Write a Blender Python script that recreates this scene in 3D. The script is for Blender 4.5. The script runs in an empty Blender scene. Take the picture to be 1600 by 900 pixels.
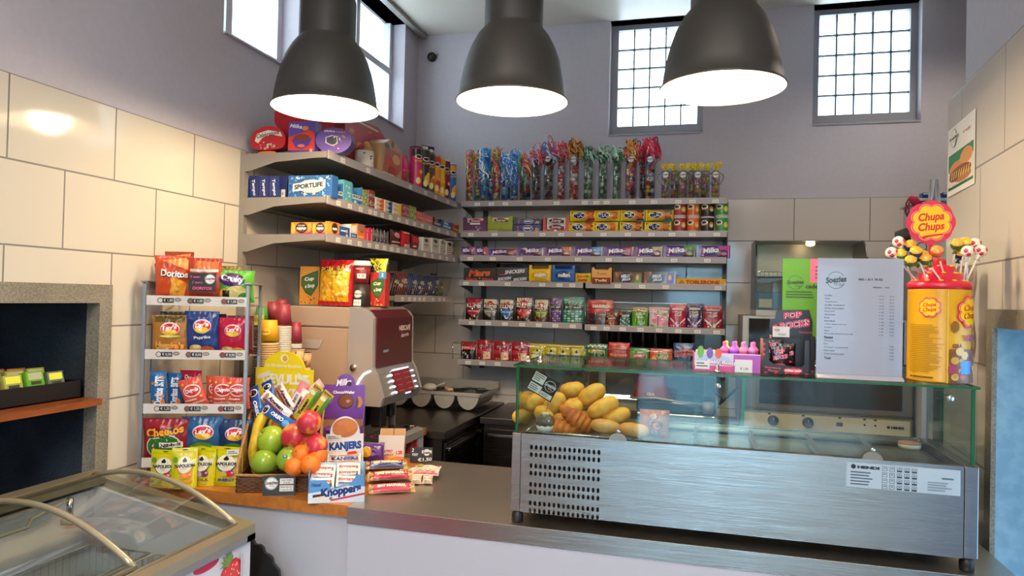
# A small to-go snack shop seen over its counter: shelves of sweets, pendant lamps, bread display.
import bpy, bmesh, math, random
from mathutils import Vector, Matrix, noise
from mathutils.geometry import tessellate_polygon
S = bpy.context.scene
COL = S.collection
PI = math.pi
R_ = math.radians

# ------------------------------------------------------------------ camera, light, exposure
H0 = 1.54                        # eye height
FPX = 1096.4
_y, _p, _r = R_(-15.1513), R_(0.7967), R_(1.3542)
_f = Vector((math.sin(_y)*math.cos(_p), math.cos(_y)*math.cos(_p), math.sin(_p)))
_rt = Vector((math.cos(_y), -math.sin(_y), 0))
_up = _rt.cross(_f)
_c, _s = math.cos(_r), math.sin(_r)
CR, CU = _c*_rt + _s*_up, -_s*_rt + _c*_up
cam = bpy.data.objects.new('camera', bpy.data.cameras.new('camera'))
cam.data.sensor_width = 36
cam.data.lens = FPX/1600*36
cam.data.clip_start = .02
cam.matrix_world = Matrix.Translation((0, 0, H0)) @ Matrix((CR, CU, -_f)).transposed().to_4x4()
COL.objects.link(cam)
S.camera = cam

W = bpy.data.worlds.new('sky'); S.world = W; W.use_nodes = True
W.node_tree.nodes['Background'].inputs[0].default_value = (.86, .93, 1.0, 1)
W.node_tree.nodes['Background'].inputs[1].default_value = 7.0
S.view_settings.view_transform = 'Standard'; S.view_settings.look = 'None'
S.view_settings.exposure = 0.12; S.view_settings.gamma = 1; S.view_settings.use_curve_mapping = False
S.cycles.use_denoising = True
S.cycles.max_bounces = 8; S.cycles.transparent_max_bounces = 24
S.cycles.sample_clamp_indirect = 4; S.cycles.caustics_reflective = False; S.cycles.caustics_refractive = False

def light(name, kind, loc, power, col, rot=(0, 0, 0), size=.1, sy=None, **kw):
    l = bpy.data.lights.new(name, kind); l.energy = power; l.color = col
    if kind == 'AREA':
        l.size = size
        if sy: l.shape = 'RECTANGLE'; l.size_y = sy
    elif kind == 'SPOT':
        l.shadow_soft_size = size; l.spot_size = kw.get('ang', 2.4); l.spot_blend = .6
    else: l.shadow_soft_size = size
    o = bpy.data.objects.new(name, l); o.location = loc; o.rotation_euler = rot; COL.objects.link(o)
    return o
# daylight lamps: one added to brighten the street facade, one in the right opening
light('street_daylight_fill', 'AREA', (.2, -3.3, 4.6), 9000, (.70, .85, 1), (R_(-42), 0, 0), 6, 1.5)
light('daylight_side_door', 'AREA', (1.75, 1.6, .9), 22, (.35, .68, 1), (0, R_(90), 0), 1.5, 1.2)

# ------------------------------------------------------------------ sight lines: a point of a real plane seen at photo pixel x, y
def ray(x, y): return CR*(x-800) + CU*(450-y) + _f*FPX
def _at(x, y, ax, v):
    d = ray(x, y); p = d*(v/d[ax]); return Vector((p.x, p.y, p.z+H0))
def onX(x, y, v): return _at(x, y, 0, v)
def onY(x, y, v): return _at(x, y, 1, v)
def onZ(x, y, v): return _at(x, y, 2, v-H0)

# ------------------------------------------------------------------ materials
MATS = {}
def srgb(h):
    c = [int(h[i:i+2], 16)/255 for i in (0, 2, 4)]
    return tuple((x/12.92 if x < .04045 else ((x+.055)/1.055)**2.4) for x in c)+(1,)
def newmat(name):
    m = bpy.data.materials.new(name); m.use_nodes = True
    return m, m.node_tree.nodes, m.node_tree.links, m.node_tree.nodes['Principled BSDF']
def M(h, r=.35, metal=0, em=0, bump=0, bs=60, var=0, coat=0):
    """plain coloured material: hex colour, roughness, metalness, emission, optional noise bump / tone variation"""
    k = (h, r, metal, em, bump, bs, var, coat)
    if k in MATS: return MATS[k]
    m, N, L, b = newmat('mat_'+h)
    b.inputs['Base Color'].default_value = srgb(h); b.inputs['Roughness'].default_value = r
    b.inputs['Metallic'].default_value = metal
    if coat: b.inputs['Coat Weight'].default_value = coat; b.inputs['Coat Roughness'].default_value = .08
    if em: b.inputs['Emission Color'].default_value = srgb(h); b.inputs['Emission Strength'].default_value = em
    if bump or var:
        tc = N.new('ShaderNodeTexCoord'); n = N.new('ShaderNodeTexNoise'); n.inputs['Scale'].default_value = bs; n.inputs['Detail'].default_value = 4
        L.new(tc.outputs['Object'], n.inputs['Vector'])
        if bump:
            bp = N.new('ShaderNodeBump'); bp.inputs['Strength'].default_value = bump; bp.inputs['Distance'].default_value = .01
            L.new(n.outputs['Fac'], bp.inputs['Height']); L.new(bp.outputs['Normal'], b.inputs['Normal'])
        if var:
            cr = N.new('ShaderNodeValToRGB'); c = srgb(h)
            cr.color_ramp.elements[0].position = .3; cr.color_ramp.elements[1].position = .72
            cr.color_ramp.elements[0].color = tuple(max(0, x*(1-var)) for x in c[:3])+(1,)
            cr.color_ramp.elements[1].color = tuple(min(1, x*(1+var)) for x in c[:3])+(1,)
            L.new(n.outputs['Fac'], cr.inputs['Fac']); L.new(cr.outputs['Color'], b.inputs['Base Color'])
    MATS[k] = m
    return m
def F(h, r=.2): return M(h, r, 0, 0, .35, 28)          # crinkled foil of snack bags
def glass(name, col='f4fbf8', op=.96, r=.03, bump=0, bs=90, refl=.03, fk=.45):
    """thin clear sheet: lets most light through and mirrors a little"""
    k = ('g', name)
    if k in MATS: return MATS[k]
    m, N, L, b = newmat(name)
    N.remove(b); out = N['Material Output']
    t = N.new('ShaderNodeBsdfTransparent'); g = N.new('ShaderNodeBsdfGlossy'); mx = N.new('ShaderNodeMixShader'); fr = N.new('ShaderNodeLayerWeight')
    c = srgb(col); t.inputs[0].default_value = tuple(x*op for x in c[:3])+(1,); g.inputs['Roughness'].default_value = r
    fr.inputs['Blend'].default_value = .25
    ma = N.new('ShaderNodeMath'); ma.operation = 'MULTIPLY_ADD'; ma.inputs[1].default_value = fk; ma.inputs[2].default_value = refl
    L.new(fr.outputs['Fresnel'], ma.inputs[0]); L.new(ma.outputs[0], mx.inputs[0]); L.new(t.outputs[0], mx.inputs[1]); L.new(g.outputs[0], mx.inputs[2])
    L.new(mx.outputs[0], out.inputs[0])
    if bump:
        tc = N.new('ShaderNodeTexCoord'); n = N.new('ShaderNodeTexNoise'); n.inputs['Scale'].default_value = bs
        bp = N.new('ShaderNodeBump'); bp.inputs['Strength'].default_value = bump; L.new(tc.outputs['Object'], n.inputs[0]); L.new(n.outputs[0], bp.inputs['Height']); L.new(bp.outputs[0], g.inputs['Normal'])
    MATS[k] = m; return m
def tiles(name, ax, x0, ztop, w, h, col1='cbc3b8', col2='c2bab0'):
    m, N, L, b = newmat(name)
    tc = N.new('ShaderNodeTexCoord'); sp = N.new('ShaderNodeSeparateXYZ'); cb = N.new('ShaderNodeCombineXYZ')
    L.new(tc.outputs['Object'], sp.inputs[0])
    for o, off, i in ((sp.outputs[ax], -x0+w*20, 0), (sp.outputs[2], -ztop+h*22, 1)):
        a = N.new('ShaderNodeMath'); a.operation = 'ADD'; a.inputs[1].default_value = off; L.new(o, a.inputs[0]); L.new(a.outputs[0], cb.inputs[i])
    br = N.new('ShaderNodeTexBrick'); L.new(cb.outputs[0], br.inputs['Vector'])
    for k, v in (('Scale', 1), ('Mortar Size', .0028), ('Mortar Smooth', .2), ('Bias', 0), ('Brick Width', w), ('Row Height', h)): br.inputs[k].default_value = v
    br.offset = .5; br.inputs['Color1'].default_value = srgb(col1); br.inputs['Color2'].default_value = srgb(col2); br.inputs['Mortar'].default_value = srgb('77716c')
    L.new(br.outputs['Color'], b.inputs['Base Color'])
    n = N.new('ShaderNodeTexNoise'); n.inputs['Scale'].default_value = 3.5; L.new(tc.outputs['Object'], n.inputs[0])
    rr = N.new('ShaderNodeMapRange'); rr.inputs[3].default_value = .06; rr.inputs[4].default_value = .12; L.new(n.outputs[0], rr.inputs[0])
    ad = N.new('ShaderNodeMath'); ad.operation = 'ADD'; L.new(rr.outputs[0], ad.inputs[0])
    mf = N.new('ShaderNodeMath'); mf.operation = 'MULTIPLY'; mf.inputs[1].default_value = .6; L.new(br.outputs['Fac'], mf.inputs[0]); L.new(mf.outputs[0], ad.inputs[1])
    L.new(ad.outputs[0], b.inputs['Roughness'])
    mh = N.new('ShaderNodeMath'); mh.operation = 'MULTIPLY_ADD'; mh.inputs[1].default_value = -1; L.new(br.outputs['Fac'], mh.inputs[0])
    mn = N.new('ShaderNodeMath'); mn.operation = 'MULTIPLY'; mn.inputs[1].default_value = .6; L.new(n.outputs[0], mn.inputs[0]); L.new(mn.outputs[0], mh.inputs[2])
    bp = N.new('ShaderNodeBump'); bp.inputs['Strength'].default_value = .5; bp.inputs['Distance'].default_value = .004; L.new(mh.outputs[0], bp.inputs['Height']); L.new(bp.outputs[0], b.inputs['Normal'])
    return m
def steel(name, col='9a9894', r=.22, an=0, scale=(3, 3, 400), bs=.06, bd=.002):
    """brushed stainless steel: fine streaks in the roughness"""
    m, N, L, b = newmat(name)
    b.inputs['Base Color'].default_value = srgb(col); b.inputs['Metallic'].default_value = 1
    tc = N.new('ShaderNodeTexCoord'); mp = N.new('ShaderNodeMapping'); mp.inputs['Scale'].default_value = scale; n = N.new('ShaderNodeTexNoise'); n.inputs['Scale'].default_value = 1; n.inputs['Detail'].default_value = 3
    L.new(tc.outputs['Object'], mp.inputs[0]); L.new(mp.outputs[0], n.inputs[0])
    mr = N.new('ShaderNodeMapRange'); mr.inputs[3].default_value = r*.7; mr.inputs[4].default_value = r*1.35; L.new(n.outputs[0], mr.inputs[0]); L.new(mr.outputs[0], b.inputs['Roughness'])
    bp = N.new('ShaderNodeBump'); bp.inputs['Strength'].default_value = bs; bp.inputs['Distance'].default_value = bd; L.new(n.outputs[0], bp.inputs['Height']); L.new(bp.outputs[0], b.inputs['Normal'])
    if an: b.inputs['Anisotropic'].default_value = an
    return m
def wood(name, c1='c07a3a', c2='a86228', scale=(14, 2.2, 14), r=.35):
    m, N, L, b = newmat(name)
    tc = N.new('ShaderNodeTexCoord'); mp = N.new('ShaderNodeMapping'); mp.inputs['Scale'].default_value = scale; n = N.new('ShaderNodeTexNoise'); n.inputs['Scale'].default_value = 3; n.inputs['Detail'].default_value = 6; n.inputs['Distortion'].default_value = .6
    cr = N.new('ShaderNodeValToRGB'); cr.color_ramp.elements[0].color = srgb(c2); cr.color_ramp.elements[1].color = srgb(c1); cr.color_ramp.elements[0].position = .35; cr.color_ramp.elements[1].position = .65
    L.new(tc.outputs['Object'], mp.inputs[0]); L.new(mp.outputs[0], n.inputs[0]); L.new(n.outputs[0], cr.inputs[0]); L.new(cr.outputs[0], b.inputs['Base Color'])
    b.inputs['Roughness'].default_value = r
    return m
def granite(name, c1='8b8577', c2='4a4740', s=220):
    m, N, L, b = newmat(name)
    tc = N.new('ShaderNodeTexCoord'); n = N.new('ShaderNodeTexNoise'); n.inputs['Scale'].default_value = s; n.inputs['Detail'].default_value = 3
    n2 = N.new('ShaderNodeTexNoise'); n2.inputs['Scale'].default_value = 9
    mx = N.new('ShaderNodeMath'); mx.operation = 'MULTIPLY_ADD'; mx.inputs[1].default_value = .4
    cr = N.new('ShaderNodeValToRGB'); cr.color_ramp.elements[0].color = srgb(c2); cr.color_ramp.elements[1].color = srgb(c1); cr.color_ramp.elements[0].position = .58; cr.color_ramp.elements[1].position = .86
    L.new(tc.outputs['Object'], n.inputs[0]); L.new(tc.outputs['Object'], n2.inputs[0]); L.new(n2.outputs[0], mx.inputs[0]); L.new(n.outputs[0], mx.inputs[2]); L.new(mx.outputs[0], cr.inputs[0]); L.new(cr.outputs[0], b.inputs['Base Color'])
    b.inputs['Roughness'].default_value = .28
    bp = N.new('ShaderNodeBump'); bp.inputs['Strength'].default_value = .15; bp.inputs['Distance'].default_value = .002; L.new(n.outputs[0], bp.inputs['Height']); L.new(bp.outputs[0], b.inputs['Normal'])
    return m
PAINT = M('bab3ba', .62, 0, 0, .08, 40, .03)
WHITE = M('e9e6e0', .4)
STEEL = steel('brushed_steel')
STEELV = steel('brushed_steel_front', 'a2a09e', .2, 0, (2.5, 2.5, 900), 1, .00045)
SHELFM = M('8d8781', .4, .25)
DARK = M('1b1a1c', .45)
BLACK = M('0b0b0c', .5)
CHROME = M('c9c9cc', .16, 1)
GLASS = glass('clear_glass')

# ------------------------------------------------------------------ text outlines (built-in font), cached
_T = {}
def textgeo(s, bold):
    k = (s, bold)
    if k in _T: return _T[k]
    cu = bpy.data.curves.new('t', 'FONT'); cu.body = s; cu.size = 1; cu.offset = bold; cu.resolution_u = 3; cu.align_x = 'LEFT'
    o = bpy.data.objects.new('t', cu); COL.objects.link(o)
    dg = bpy.context.evaluated_depsgraph_get(); dg.update()
    me = o.evaluated_get(dg).to_mesh()
    vs = [(v.co.x, v.co.y) for v in me.vertices]; fs = [tuple(p.vertices) for p in me.polygons]
    fs = [f for f, p in zip(fs, me.polygons)]
    o.evaluated_get(dg).to_mesh_clear()
    bpy.data.objects.remove(o); bpy.data.curves.remove(cu)
    if not vs: vs = [(0, 0), (1, 0), (0, 1)]; fs = []
    x0, x1 = min(v[0] for v in vs), max(v[0] for v in vs); y0, y1 = min(v[1] for v in vs), max(v[1] for v in vs)
    vs = [((x-x0)/(x1-x0)-.5, (y-y0)/(y1-y0)-.5) for x, y in vs]
    _T[k] = (vs, fs); return _T[k]

# ------------------------------------------------------------------ mesh builder
class B:
    def __init__(s): s.v = []; s.f = []; s.fm = []; s.sm = []; s.mats = []; s.X = None; s.l = 0; s.map = None; s.W = s.H = 1; s.curved = 0
    def add(s, vs, fs, m, smooth=False):
        n = len(s.v)
        s.v += [tuple(s.X @ Vector(v)) if s.X else tuple(v) for v in vs]
        if m not in s.mats: s.mats.append(m)
        i = s.mats.index(m)
        for f in fs: s.f.append(tuple(a+n for a in f)); s.fm.append(i); s.sm.append(smooth)
        return s
    def box(s, x0, y0, z0, x1, y1, z1, m, e=0):
        if e:   # chamfered box
            e = min(e, abs(x1-x0)*.45, abs(y1-y0)*.45, abs(z1-z0)*.45)
            bm = bmesh.new(); bmesh.ops.create_cube(bm, size=1)
            for v in bm.verts: v.co = ((x0+x1)/2+v.co.x*(x1-x0), (y0+y1)/2+v.co.y*(y1-y0), (z0+z1)/2+v.co.z*(z1-z0))
            bmesh.ops.bevel(bm, geom=bm.edges[:], offset=e, segments=2, affect='EDGES', profile=.5)
            bm.verts.index_update()
            s.add([v.co[:] for v in bm.verts], [[v.index for v in f.verts] for f in bm.faces], m, False); bm.free(); return s
        return s.add([(x, y, z) for x in (x0, x1) for y in (y0, y1) for z in (z0, z1)], [(0, 1, 3, 2), (4, 6, 7, 5), (0, 4, 5, 1), (2, 3, 7, 6), (0, 2, 6, 4), (1, 5, 7, 3)], m)
    def grid(s, fn, nu, nv, m, smooth=True, closed=False):
        vs = [fn(i/nu, j/nv) for j in range(nv+1) for i in range(nu+1)]
        fs = [(j*(nu+1)+i, j*(nu+1)+i+1, (j+1)*(nu+1)+i+1, (j+1)*(nu+1)+i) for j in range(nv) for i in range(nu)]
        return s.add(vs, fs, m, smooth)
    def lathe(s, pts, m, n=24, c=(0, 0, 0), ax='z', smooth=True, sx=1, sy=1):
        vs = []
        for r, z in pts:
            for i in range(n):
                a = 2*PI*i/n; p = (r*math.cos(a)*sx, r*math.sin(a)*sy, z)
                if ax == 'y': p = (p[0], p[2], p[1])
                if ax == 'x': p = (p[2], p[0], p[1])
                vs.append((p[0]+c[0], p[1]+c[1], p[2]+c[2]))
        fs = [(k*n+i, k*n+(i+1) % n, (k+1)*n+(i+1) % n, (k+1)*n+i) for k in range(len(pts)-1) for i in range(n)]
        if pts[0][0] > 1e-5: fs.append(tuple(range(n))[::-1])
        if pts[-1][0] > 1e-5: fs.append(tuple(len(vs)-n+i for i in range(n)))
        return s.add(vs, fs, m, smooth)
    def shell(s, pts, m, n=24, c=(0, 0, 0), smooth=True):
        vs = [(r*math.cos(2*PI*i/n)+c[0], r*math.sin(2*PI*i/n)+c[1], z+c[2]) for r, z in pts for i in range(n)]
        return s.add(vs, [(k*n+i, k*n+(i+1) % n, (k+1)*n+(i+1) % n, (k+1)*n+i) for k in range(len(pts)-1) for i in range(n)], m, smooth)
    def ball(s, c, r, m, n=10, sc=(1, 1, 1), k=None):
        k = k or max(4, n//2)
        return s.lathe([(r*math.sin(PI*i/k), -r*math.cos(PI*i/k)) for i in range(k+1)] if sc == (1, 1, 1) else [(r*math.sin(PI*i/k)*sc[0], -r*math.cos(PI*i/k)*sc[2]) for i in range(k+1)], m, n, c)
    def tube(s, pts, r, m, n=8, closed=False):
        pts = [Vector(p) for p in pts]; vs = []; N = len(pts); rs = r if isinstance(r, (list, tuple)) else [r]*N
        prev = None
        for i, p in enumerate(pts):
            t = (pts[(i+1) % N]-pts[i-1]) if closed or 0 < i < N-1 else (pts[1]-pts[0] if i == 0 else pts[-1]-pts[-2])
            t.normalize()
            a = prev if prev is not None else (Vector((0, 0, 1)) if abs(t.z) < .9 else Vector((1, 0, 0)))
            u = (a - t*a.dot(t)).normalized(); w = t.cross(u); prev = u
            vs += [p+(u*math.cos(2*PI*k/n)+w*math.sin(2*PI*k/n))*rs[i] for k in range(n)]
        fs = [(i*n+k, i*n+(k+1) % n, (i+1) % N*n+(k+1) % n, (i+1) % N*n+k) for i in range(N if closed else N-1) for k in range(n)]
        if not closed: fs += [tuple(range(n))[::-1], tuple((N-1)*n+k for k in range(n))]
        return s.add(vs, fs, m, n > 4)
    def prism(s, poly, y0, y1, m, plane='xz'):
        """extruded outline: 2-D points, closed"""
        n = len(poly); q = {'xz': lambda a, b, y: (a, y, b), 'yz': lambda a, b, y: (y, a, b), 'xy': lambda a, b, y: (a, b, y)}[plane]
        vs = [q(a, b, y0) for a, b in poly]+[q(a, b, y1) for a, b in poly]
        tri = tessellate_polygon([[Vector((a, b, 0)) for a, b in poly]])
        return s.add(vs, [tuple(t) for t in tri]+[tuple(i+n for i in t) for t in tri]+[(i, (i+1) % n, (i+1) % n+n, i+n) for i in range(n)], m)
    # ---- printing on the current face map(u, v, lift): u -0.5..0.5, v 0..1
    def pt(s, u, v, l=None):
        l = s.l if l is None else l
        return s.map(u, v, l if l < 10 else 10+(l-10)*.08)
    def R(s, u0, v0, u1, v1, m):
        s.l += 1; n = (1, 9, 18)[s.curved]
        return s.grid(lambda a, b: s.pt(u0+(u1-u0)*a, v0+(v1-v0)*b), n, n, s.mm(m))
    def mm(s, m): return (M(m, s.rough) if not s.foil else F(m, s.rough)) if isinstance(m, str) else m
    rough = .38; foil = 0
    def E(s, u, v, ru, rv, m, n=20):
        s.l += 1; k = (1, 3, 5)[s.curved]
        return s.grid(lambda a, b: s.pt(u+ru*(b+.001)*math.cos(2*PI*a), v+rv*(b+.001)*math.sin(2*PI*a)), n, k, s.mm(m))
    def C(s, u, v, r, m, n=20): return s.E(u, v, r/s.W, r/s.H, m, n)     # true circle, r in metres
    def P(s, pts, m):
        s.l += 1; tri = [tuple(Vector(pts[i]) for i in t) for t in tessellate_polygon([[Vector((a, b, 0)) for a, b in pts]])]
        for _ in range((0, 2, 4)[s.curved]):
            nt = []
            for a, b, c in tri:
                d, e, f = (a+b)/2, (b+c)/2, (c+a)/2; nt += [(a, d, f), (d, b, e), (f, e, c), (d, e, f)]
            tri = nt
        vs = [s.pt(p[0], p[1]) for t in tri for p in t]
        return s.add(vs, [(3*i, 3*i+1, 3*i+2) for i in range(len(tri))], s.mm(m), bool(s.curved))
    def T(s, t, u, v, w, h, m, sh=0, rot=0, bd=.015, o=None, od=.035):
        """lettering centred on u, v; w, h are shares of the face; sh slants, rot turns (degrees), o adds an outline colour"""
        if o: s.T(t, u, v, w*1.04, h*1.1, o, sh, rot, bd+od)
        s.l += 1; vs, fs = textgeo(t, bd); ww, hh = w*s.W, h*s.H; c, q = math.cos(R_(rot)), math.sin(R_(rot))
        out = []
        for x, y in vs:
            X, Y = x*ww+sh*y*hh, y*hh
            out.append(s.pt(u+(X*c-Y*q)/s.W, v+(X*q+Y*c)/s.H))
        return s.add(out, fs, s.mm(m))
    def L(s, u0, v0, u1, v1, n, m, seed=1):
        """lines of print too small to read"""
        rd = random.Random(seed); s.l += 1; k = s.l
        for i in range(n):
            v = v1-(v1-v0)*(i+.5)/n; t = (v1-v0)/n*.22; u2 = u0+(u1-u0)*rd.uniform(.6, 1)
            s.l = k-1; s.R(u0, v-t, u2, v+t, m)
        return s
    def name(s, n, parent=None, loc=None, rz=0, rx=0, ry=0, sc=None):
        me = bpy.data.meshes.new(n); me.from_pydata(s.v, [], s.f)
        for m in s.mats: me.materials.append(m)
        me.polygons.foreach_set('material_index', s.fm); me.polygons.foreach_set('use_smooth', s.sm); me.update()
        o = bpy.data.objects.new(n, me); COL.objects.link(o)
        if loc is not None: o.location = loc
        o.rotation_euler = (rx, ry, rz)
        if parent: o.parent = parent
        return o
def tag(o, label, cat, group=None):
    o['label'] = label; o['category'] = cat
    if group: o['group'] = group
    return o
def struct(o): o['kind'] = 'structure'; return o
def thing(n, label, cat, loc=(0, 0, 0), rz=0, group=None, rx=0, ry=0):
    o = bpy.data.objects.new(n, None); o.empty_display_size = .05; COL.objects.link(o); o.location = loc; o.rotation_euler = (rx, ry, rz)
    return tag(o, label, cat, group)
def dup(o, loc, rz=0, label=None, group=None, parent=None):
    c = o.copy(); COL.objects.link(c); c.location = loc; c.rotation_euler = (o.rotation_euler[0], o.rotation_euler[1], rz)
    if parent: c.parent = parent
    if label: c['label'] = label
    if group: c['group'] = group
    for ch in list(o.children):
        d = ch.copy(); COL.objects.link(d); d.parent = c
        for g in list(ch.children):
            e = g.copy(); COL.objects.link(e); e.parent = d
    return c

# ------------------------------------------------------------------ package bodies (origin at base centre, front faces -Y)
def carton(w, d, h, col, r=.4, side=None, e=.0012):
    b = B(); b.rough = r; b.box(-w/2, -d/2, 0, w/2, d/2, h, M(col, r), e); b.W, b.H = w, h
    b.map = lambda u, v, l: (u*w, -d/2-l*.00022, v*h)
    if side: b.box(w/2-.0005, -d/2+.002, .002, w/2+.0004, d/2-.002, h-.002, M(side, r))
    b.d = d
    return b
def bag(w, h, t, col, seed=0, seal=.06, horiz=0, pouch=0, r=.22, wr=1., n=18, top=None):
    """puffed foil bag; horiz: crimped at left and right; pouch: stands on a full bottom"""
    b = B(); b.rough = r; b.foil = 1; b.W, b.H = w, h; b.curved = 2 if n >= 18 else 1
    def f(u, v, side, l):
        p, q = (v, u) if not horiz else (u+.5, v-.5)
        if pouch: vv = min(1, max(0, (p-.0)/(1-seal))); pr = (1-vv**1.6)**.8
        else: vv = min(1, max(0, (p-seal)/(1-2*seal))); pr = (4*vv*(1-vv))**.5
        a = min(1, abs(2*q)); ux = (1-a**2.4)**.75
        th = t/2*pr*ux
        nz = noise.noise(Vector((u*5+seed*3.7, v*6, seed+side)))*.9+noise.noise(Vector((u*13+seed, v*12, seed*2+side)))*.45
        th += t*.13*wr*nz*ux*min(1, pr*3)
        ed = min(vv, 1-vv) if not pouch else 1-vv
        th += t*.07*wr*math.sin(q*44+seed)*math.exp(-ed*9)*ux
        nar = 1-.07*pr*(0 if pouch else 1)
        x, z = u*w, v*h
        if horiz: z = (.5+(v-.5)*nar)*h
        else: x *= nar
        return (x, side*(max(th, 0)+.0006)+side*l*.0004, z)
    g = F(col, r)
    b.grid(lambda a, c: f(a-.5, c, -1, 0), n, n, g); b.grid(lambda a, c: f(.5-a, c, 1, 0), n, n, g)
    b.l = 1
    b.map = lambda u, v, l: f(u, v, -1, l+4)
    return b
def can(r, h, col, n=24, rg=.3):
    b = B(); b.rough = rg; b.lathe([(r*.96, 0), (r, .003), (r, h-.003), (r*.97, h)], M(col, rg), n); b.W, b.H = 2*r, h; b.curved = 1
    b.map = lambda u, v, l: ((r+l*.0003)*math.sin(max(-1.5, min(1.5, u*2))), -(r+l*.0003)*math.cos(max(-1.5, min(1.5, u*2))), v*h)
    return b
def flat(w, h, col='ffffff', t=.0012, r=.5):
    b = B(); b.rough = r; b.box(-w/2, -t/2, 0, w/2, t/2, h, M(col, r)); b.W, b.H = w, h
    b.map = lambda u, v, l: (u*w, -t/2-l*.00022, v*h)
    return b
def shoplogo(b, u, v, r, fg='1a1a1a', bg='f2f2f0'):
    """the shop's round badge: ring, slanted word, small second line"""
    b.C(u, v, r, bg); b.C(u, v, r*.93, fg); b.C(u, v, r*.86, bg)
    b.R(u-r*1.02/b.W, v-.1*r/b.H, u+r*1.02/b.W, v+.42*r/b.H, bg)
    b.T('Soezies', u, v+.14*r/b.H, 2.05*r/b.W, .62*r/b.H, fg, .1, 3, .03)
    b.T('TO GO', u+.12*r/b.W, v-.42*r/b.H, .75*r/b.W, .24*r/b.H, fg)
ORD = ['first', 'second', 'third', 'fourth', 'fifth', 'sixth', 'seventh', 'eighth', 'ninth', 'tenth', 'eleventh', 'twelfth', 'thirteenth', 'fourteenth']
# ------------------------------------------------------------------ room shell
AX, BY, CEIL = -1.8335, 4.30, H0+1.718
YF, XR = -2.6, 2.7
b = B(); b.box(AX-.6, YF-.3, -.05, XR+.3, BY+.3, 0, M('8a857e', .25, 0, 0, .05, 8, .08)); struct(b.name('floor'))
b = B(); cm = M('e2dacb', .35, 0, 0, .05, 3, .02)
for i, y in enumerate((YF-.3, -1.4, -.2, 1.0, 2.2, 3.4)):
    y1 = (YF-.3, -1.4, -.2, 1.0, 2.2, 3.4, BY+.3)[i+1]
    b.box(AX-.6, y+.002, CEIL, XR+.3, y1-.002, CEIL+.05, cm)
b.box(AX-.6, YF-.3, CEIL+.05, XR+.3, BY+.3, CEIL+.08, DARK)
struct(b.name('ceiling'))
b = B(); b.box(AX+.006, YF, CEIL-.014, AX+.016, BY, CEIL, BLACK); b.box(AX+.016, YF, CEIL-.022, AX+.05, BY, CEIL-.001, M('8e8981', .4)); struct(b.name('trim_1'))

def holed(b, ax, p0, p1, u0, u1, z0, z1, holes, m):
    """wall slab between p0 and p1 on axis ax, with openings (ua, ub, za, zb) cut through"""
    us = sorted({u0, u1, *[h[0] for h in holes], *[h[1] for h in holes]}); zs = sorted({z0, z1, *[h[2] for h in holes], *[h[3] for h in holes]})
    us = [u for u in us if u0 <= u <= u1]; zs = [z for z in zs if z0 <= z <= z1]
    for i in range(len(us)-1):
        for j in range(len(zs)-1):
            cu, cz = (us[i]+us[i+1])/2, (zs[j]+zs[j+1])/2
            if any(h[0] < cu < h[1] and h[2] < cz < h[3] for h in holes): continue
            if ax == 0: b.box(p0, us[i], zs[j], p1, us[i+1], zs[j+1], m)
            else: b.box(us[i], p0, zs[j], us[i+1], p1, zs[j+1], m)
WA, WB_ = (2.36, 2.885, H0+1.02, CEIL), (3.36, 4.085, H0+1.04, CEIL)
NI = (.35, 1.84, .25, H0+.011)
TLZ = H0+.582
b = B(); holed(b, 0, AX-.14, AX-.012, YF, BY, 0, CEIL+.05, [WA, WB_, NI], PAINT); wl = struct(b.name('wall_left'))
tl = tiles('wall_tiles_left', 1, 1.84, TLZ, .362, .2345, 'cfc6b6', 'cac1b2')
b = B(); holed(b, 0, AX-.012, AX, YF, BY, 0, TLZ, [NI], tl); b.name('wall_tiling', wl)
W1, W2 = (-.575, -.015, H0+1.012, CEIL), (.59, 1.145, H0+1.03, CEIL)
NB = (-.655, .02, H0-.62, H0-.012)
TBZ = H0+.607
b = B(); holed(b, 1, BY, BY+.16, AX-.05, XR, 0, CEIL+.05, [W1, W2, NB], PAINT); wb = struct(b.name('wall_back'))
b = B(); holed(b, 1, BY-.012, BY, AX, XR, 0, TBZ, [NB], tiles('wall_tiles_back', 0, .501, TBZ, .395, .2445, 'cbc0b7', 'c6bbb2')); b.name('wall_tiling', wb)
# right wall: painted above, proud tiling below, opening with granite reveal
TH = R_(3.5)
def rw(x, y): return (.75+(y-1.9)*math.tan(TH)+x, y)
YE = 2.685
b = B(); b.X = Matrix.Translation((.75, 1.9, 0)) @ Matrix.Rotation(-TH, 4, 'Z')
holed(b, 0, .05, .6, YF-1.9-.4, YE-1.9, 0, CEIL+.05, [(-.85, .318, 0, H0+.0)], PAINT); wr = struct(b.name('wall_right'))
b = B(); b.X = Matrix.Translation((.75, 1.9, 0)) @ Matrix.Rotation(-TH, 4, 'Z')
m_tr = tiles('wall_tiles_right', 1, 2.52, H0+.705, .4, .288, 'cdc5bb', 'c9c1b6')
holed(b, 0, 0, .05, YF-1.9-.4, YE-1.9, 0, H0+.705, [(-.85, .318, 0, H0+.0)], m_tr); b.name('wall_tiling', wr)
# wall behind the camera with the shop front glazing
GF = [(-.62, 1.05, .15, 2.55)]
b = B(); holed(b, 1, YF-.25, YF, AX-.1, XR+.1, 0, CEIL+.05, GF, M('6e5f55', .6)); struct(b.name('wall_front'))
b = B(); b.box(XR, YF, 0, XR+.1, BY, CEIL+.05, PAINT); struct(b.name('wall_far_right'))

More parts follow.
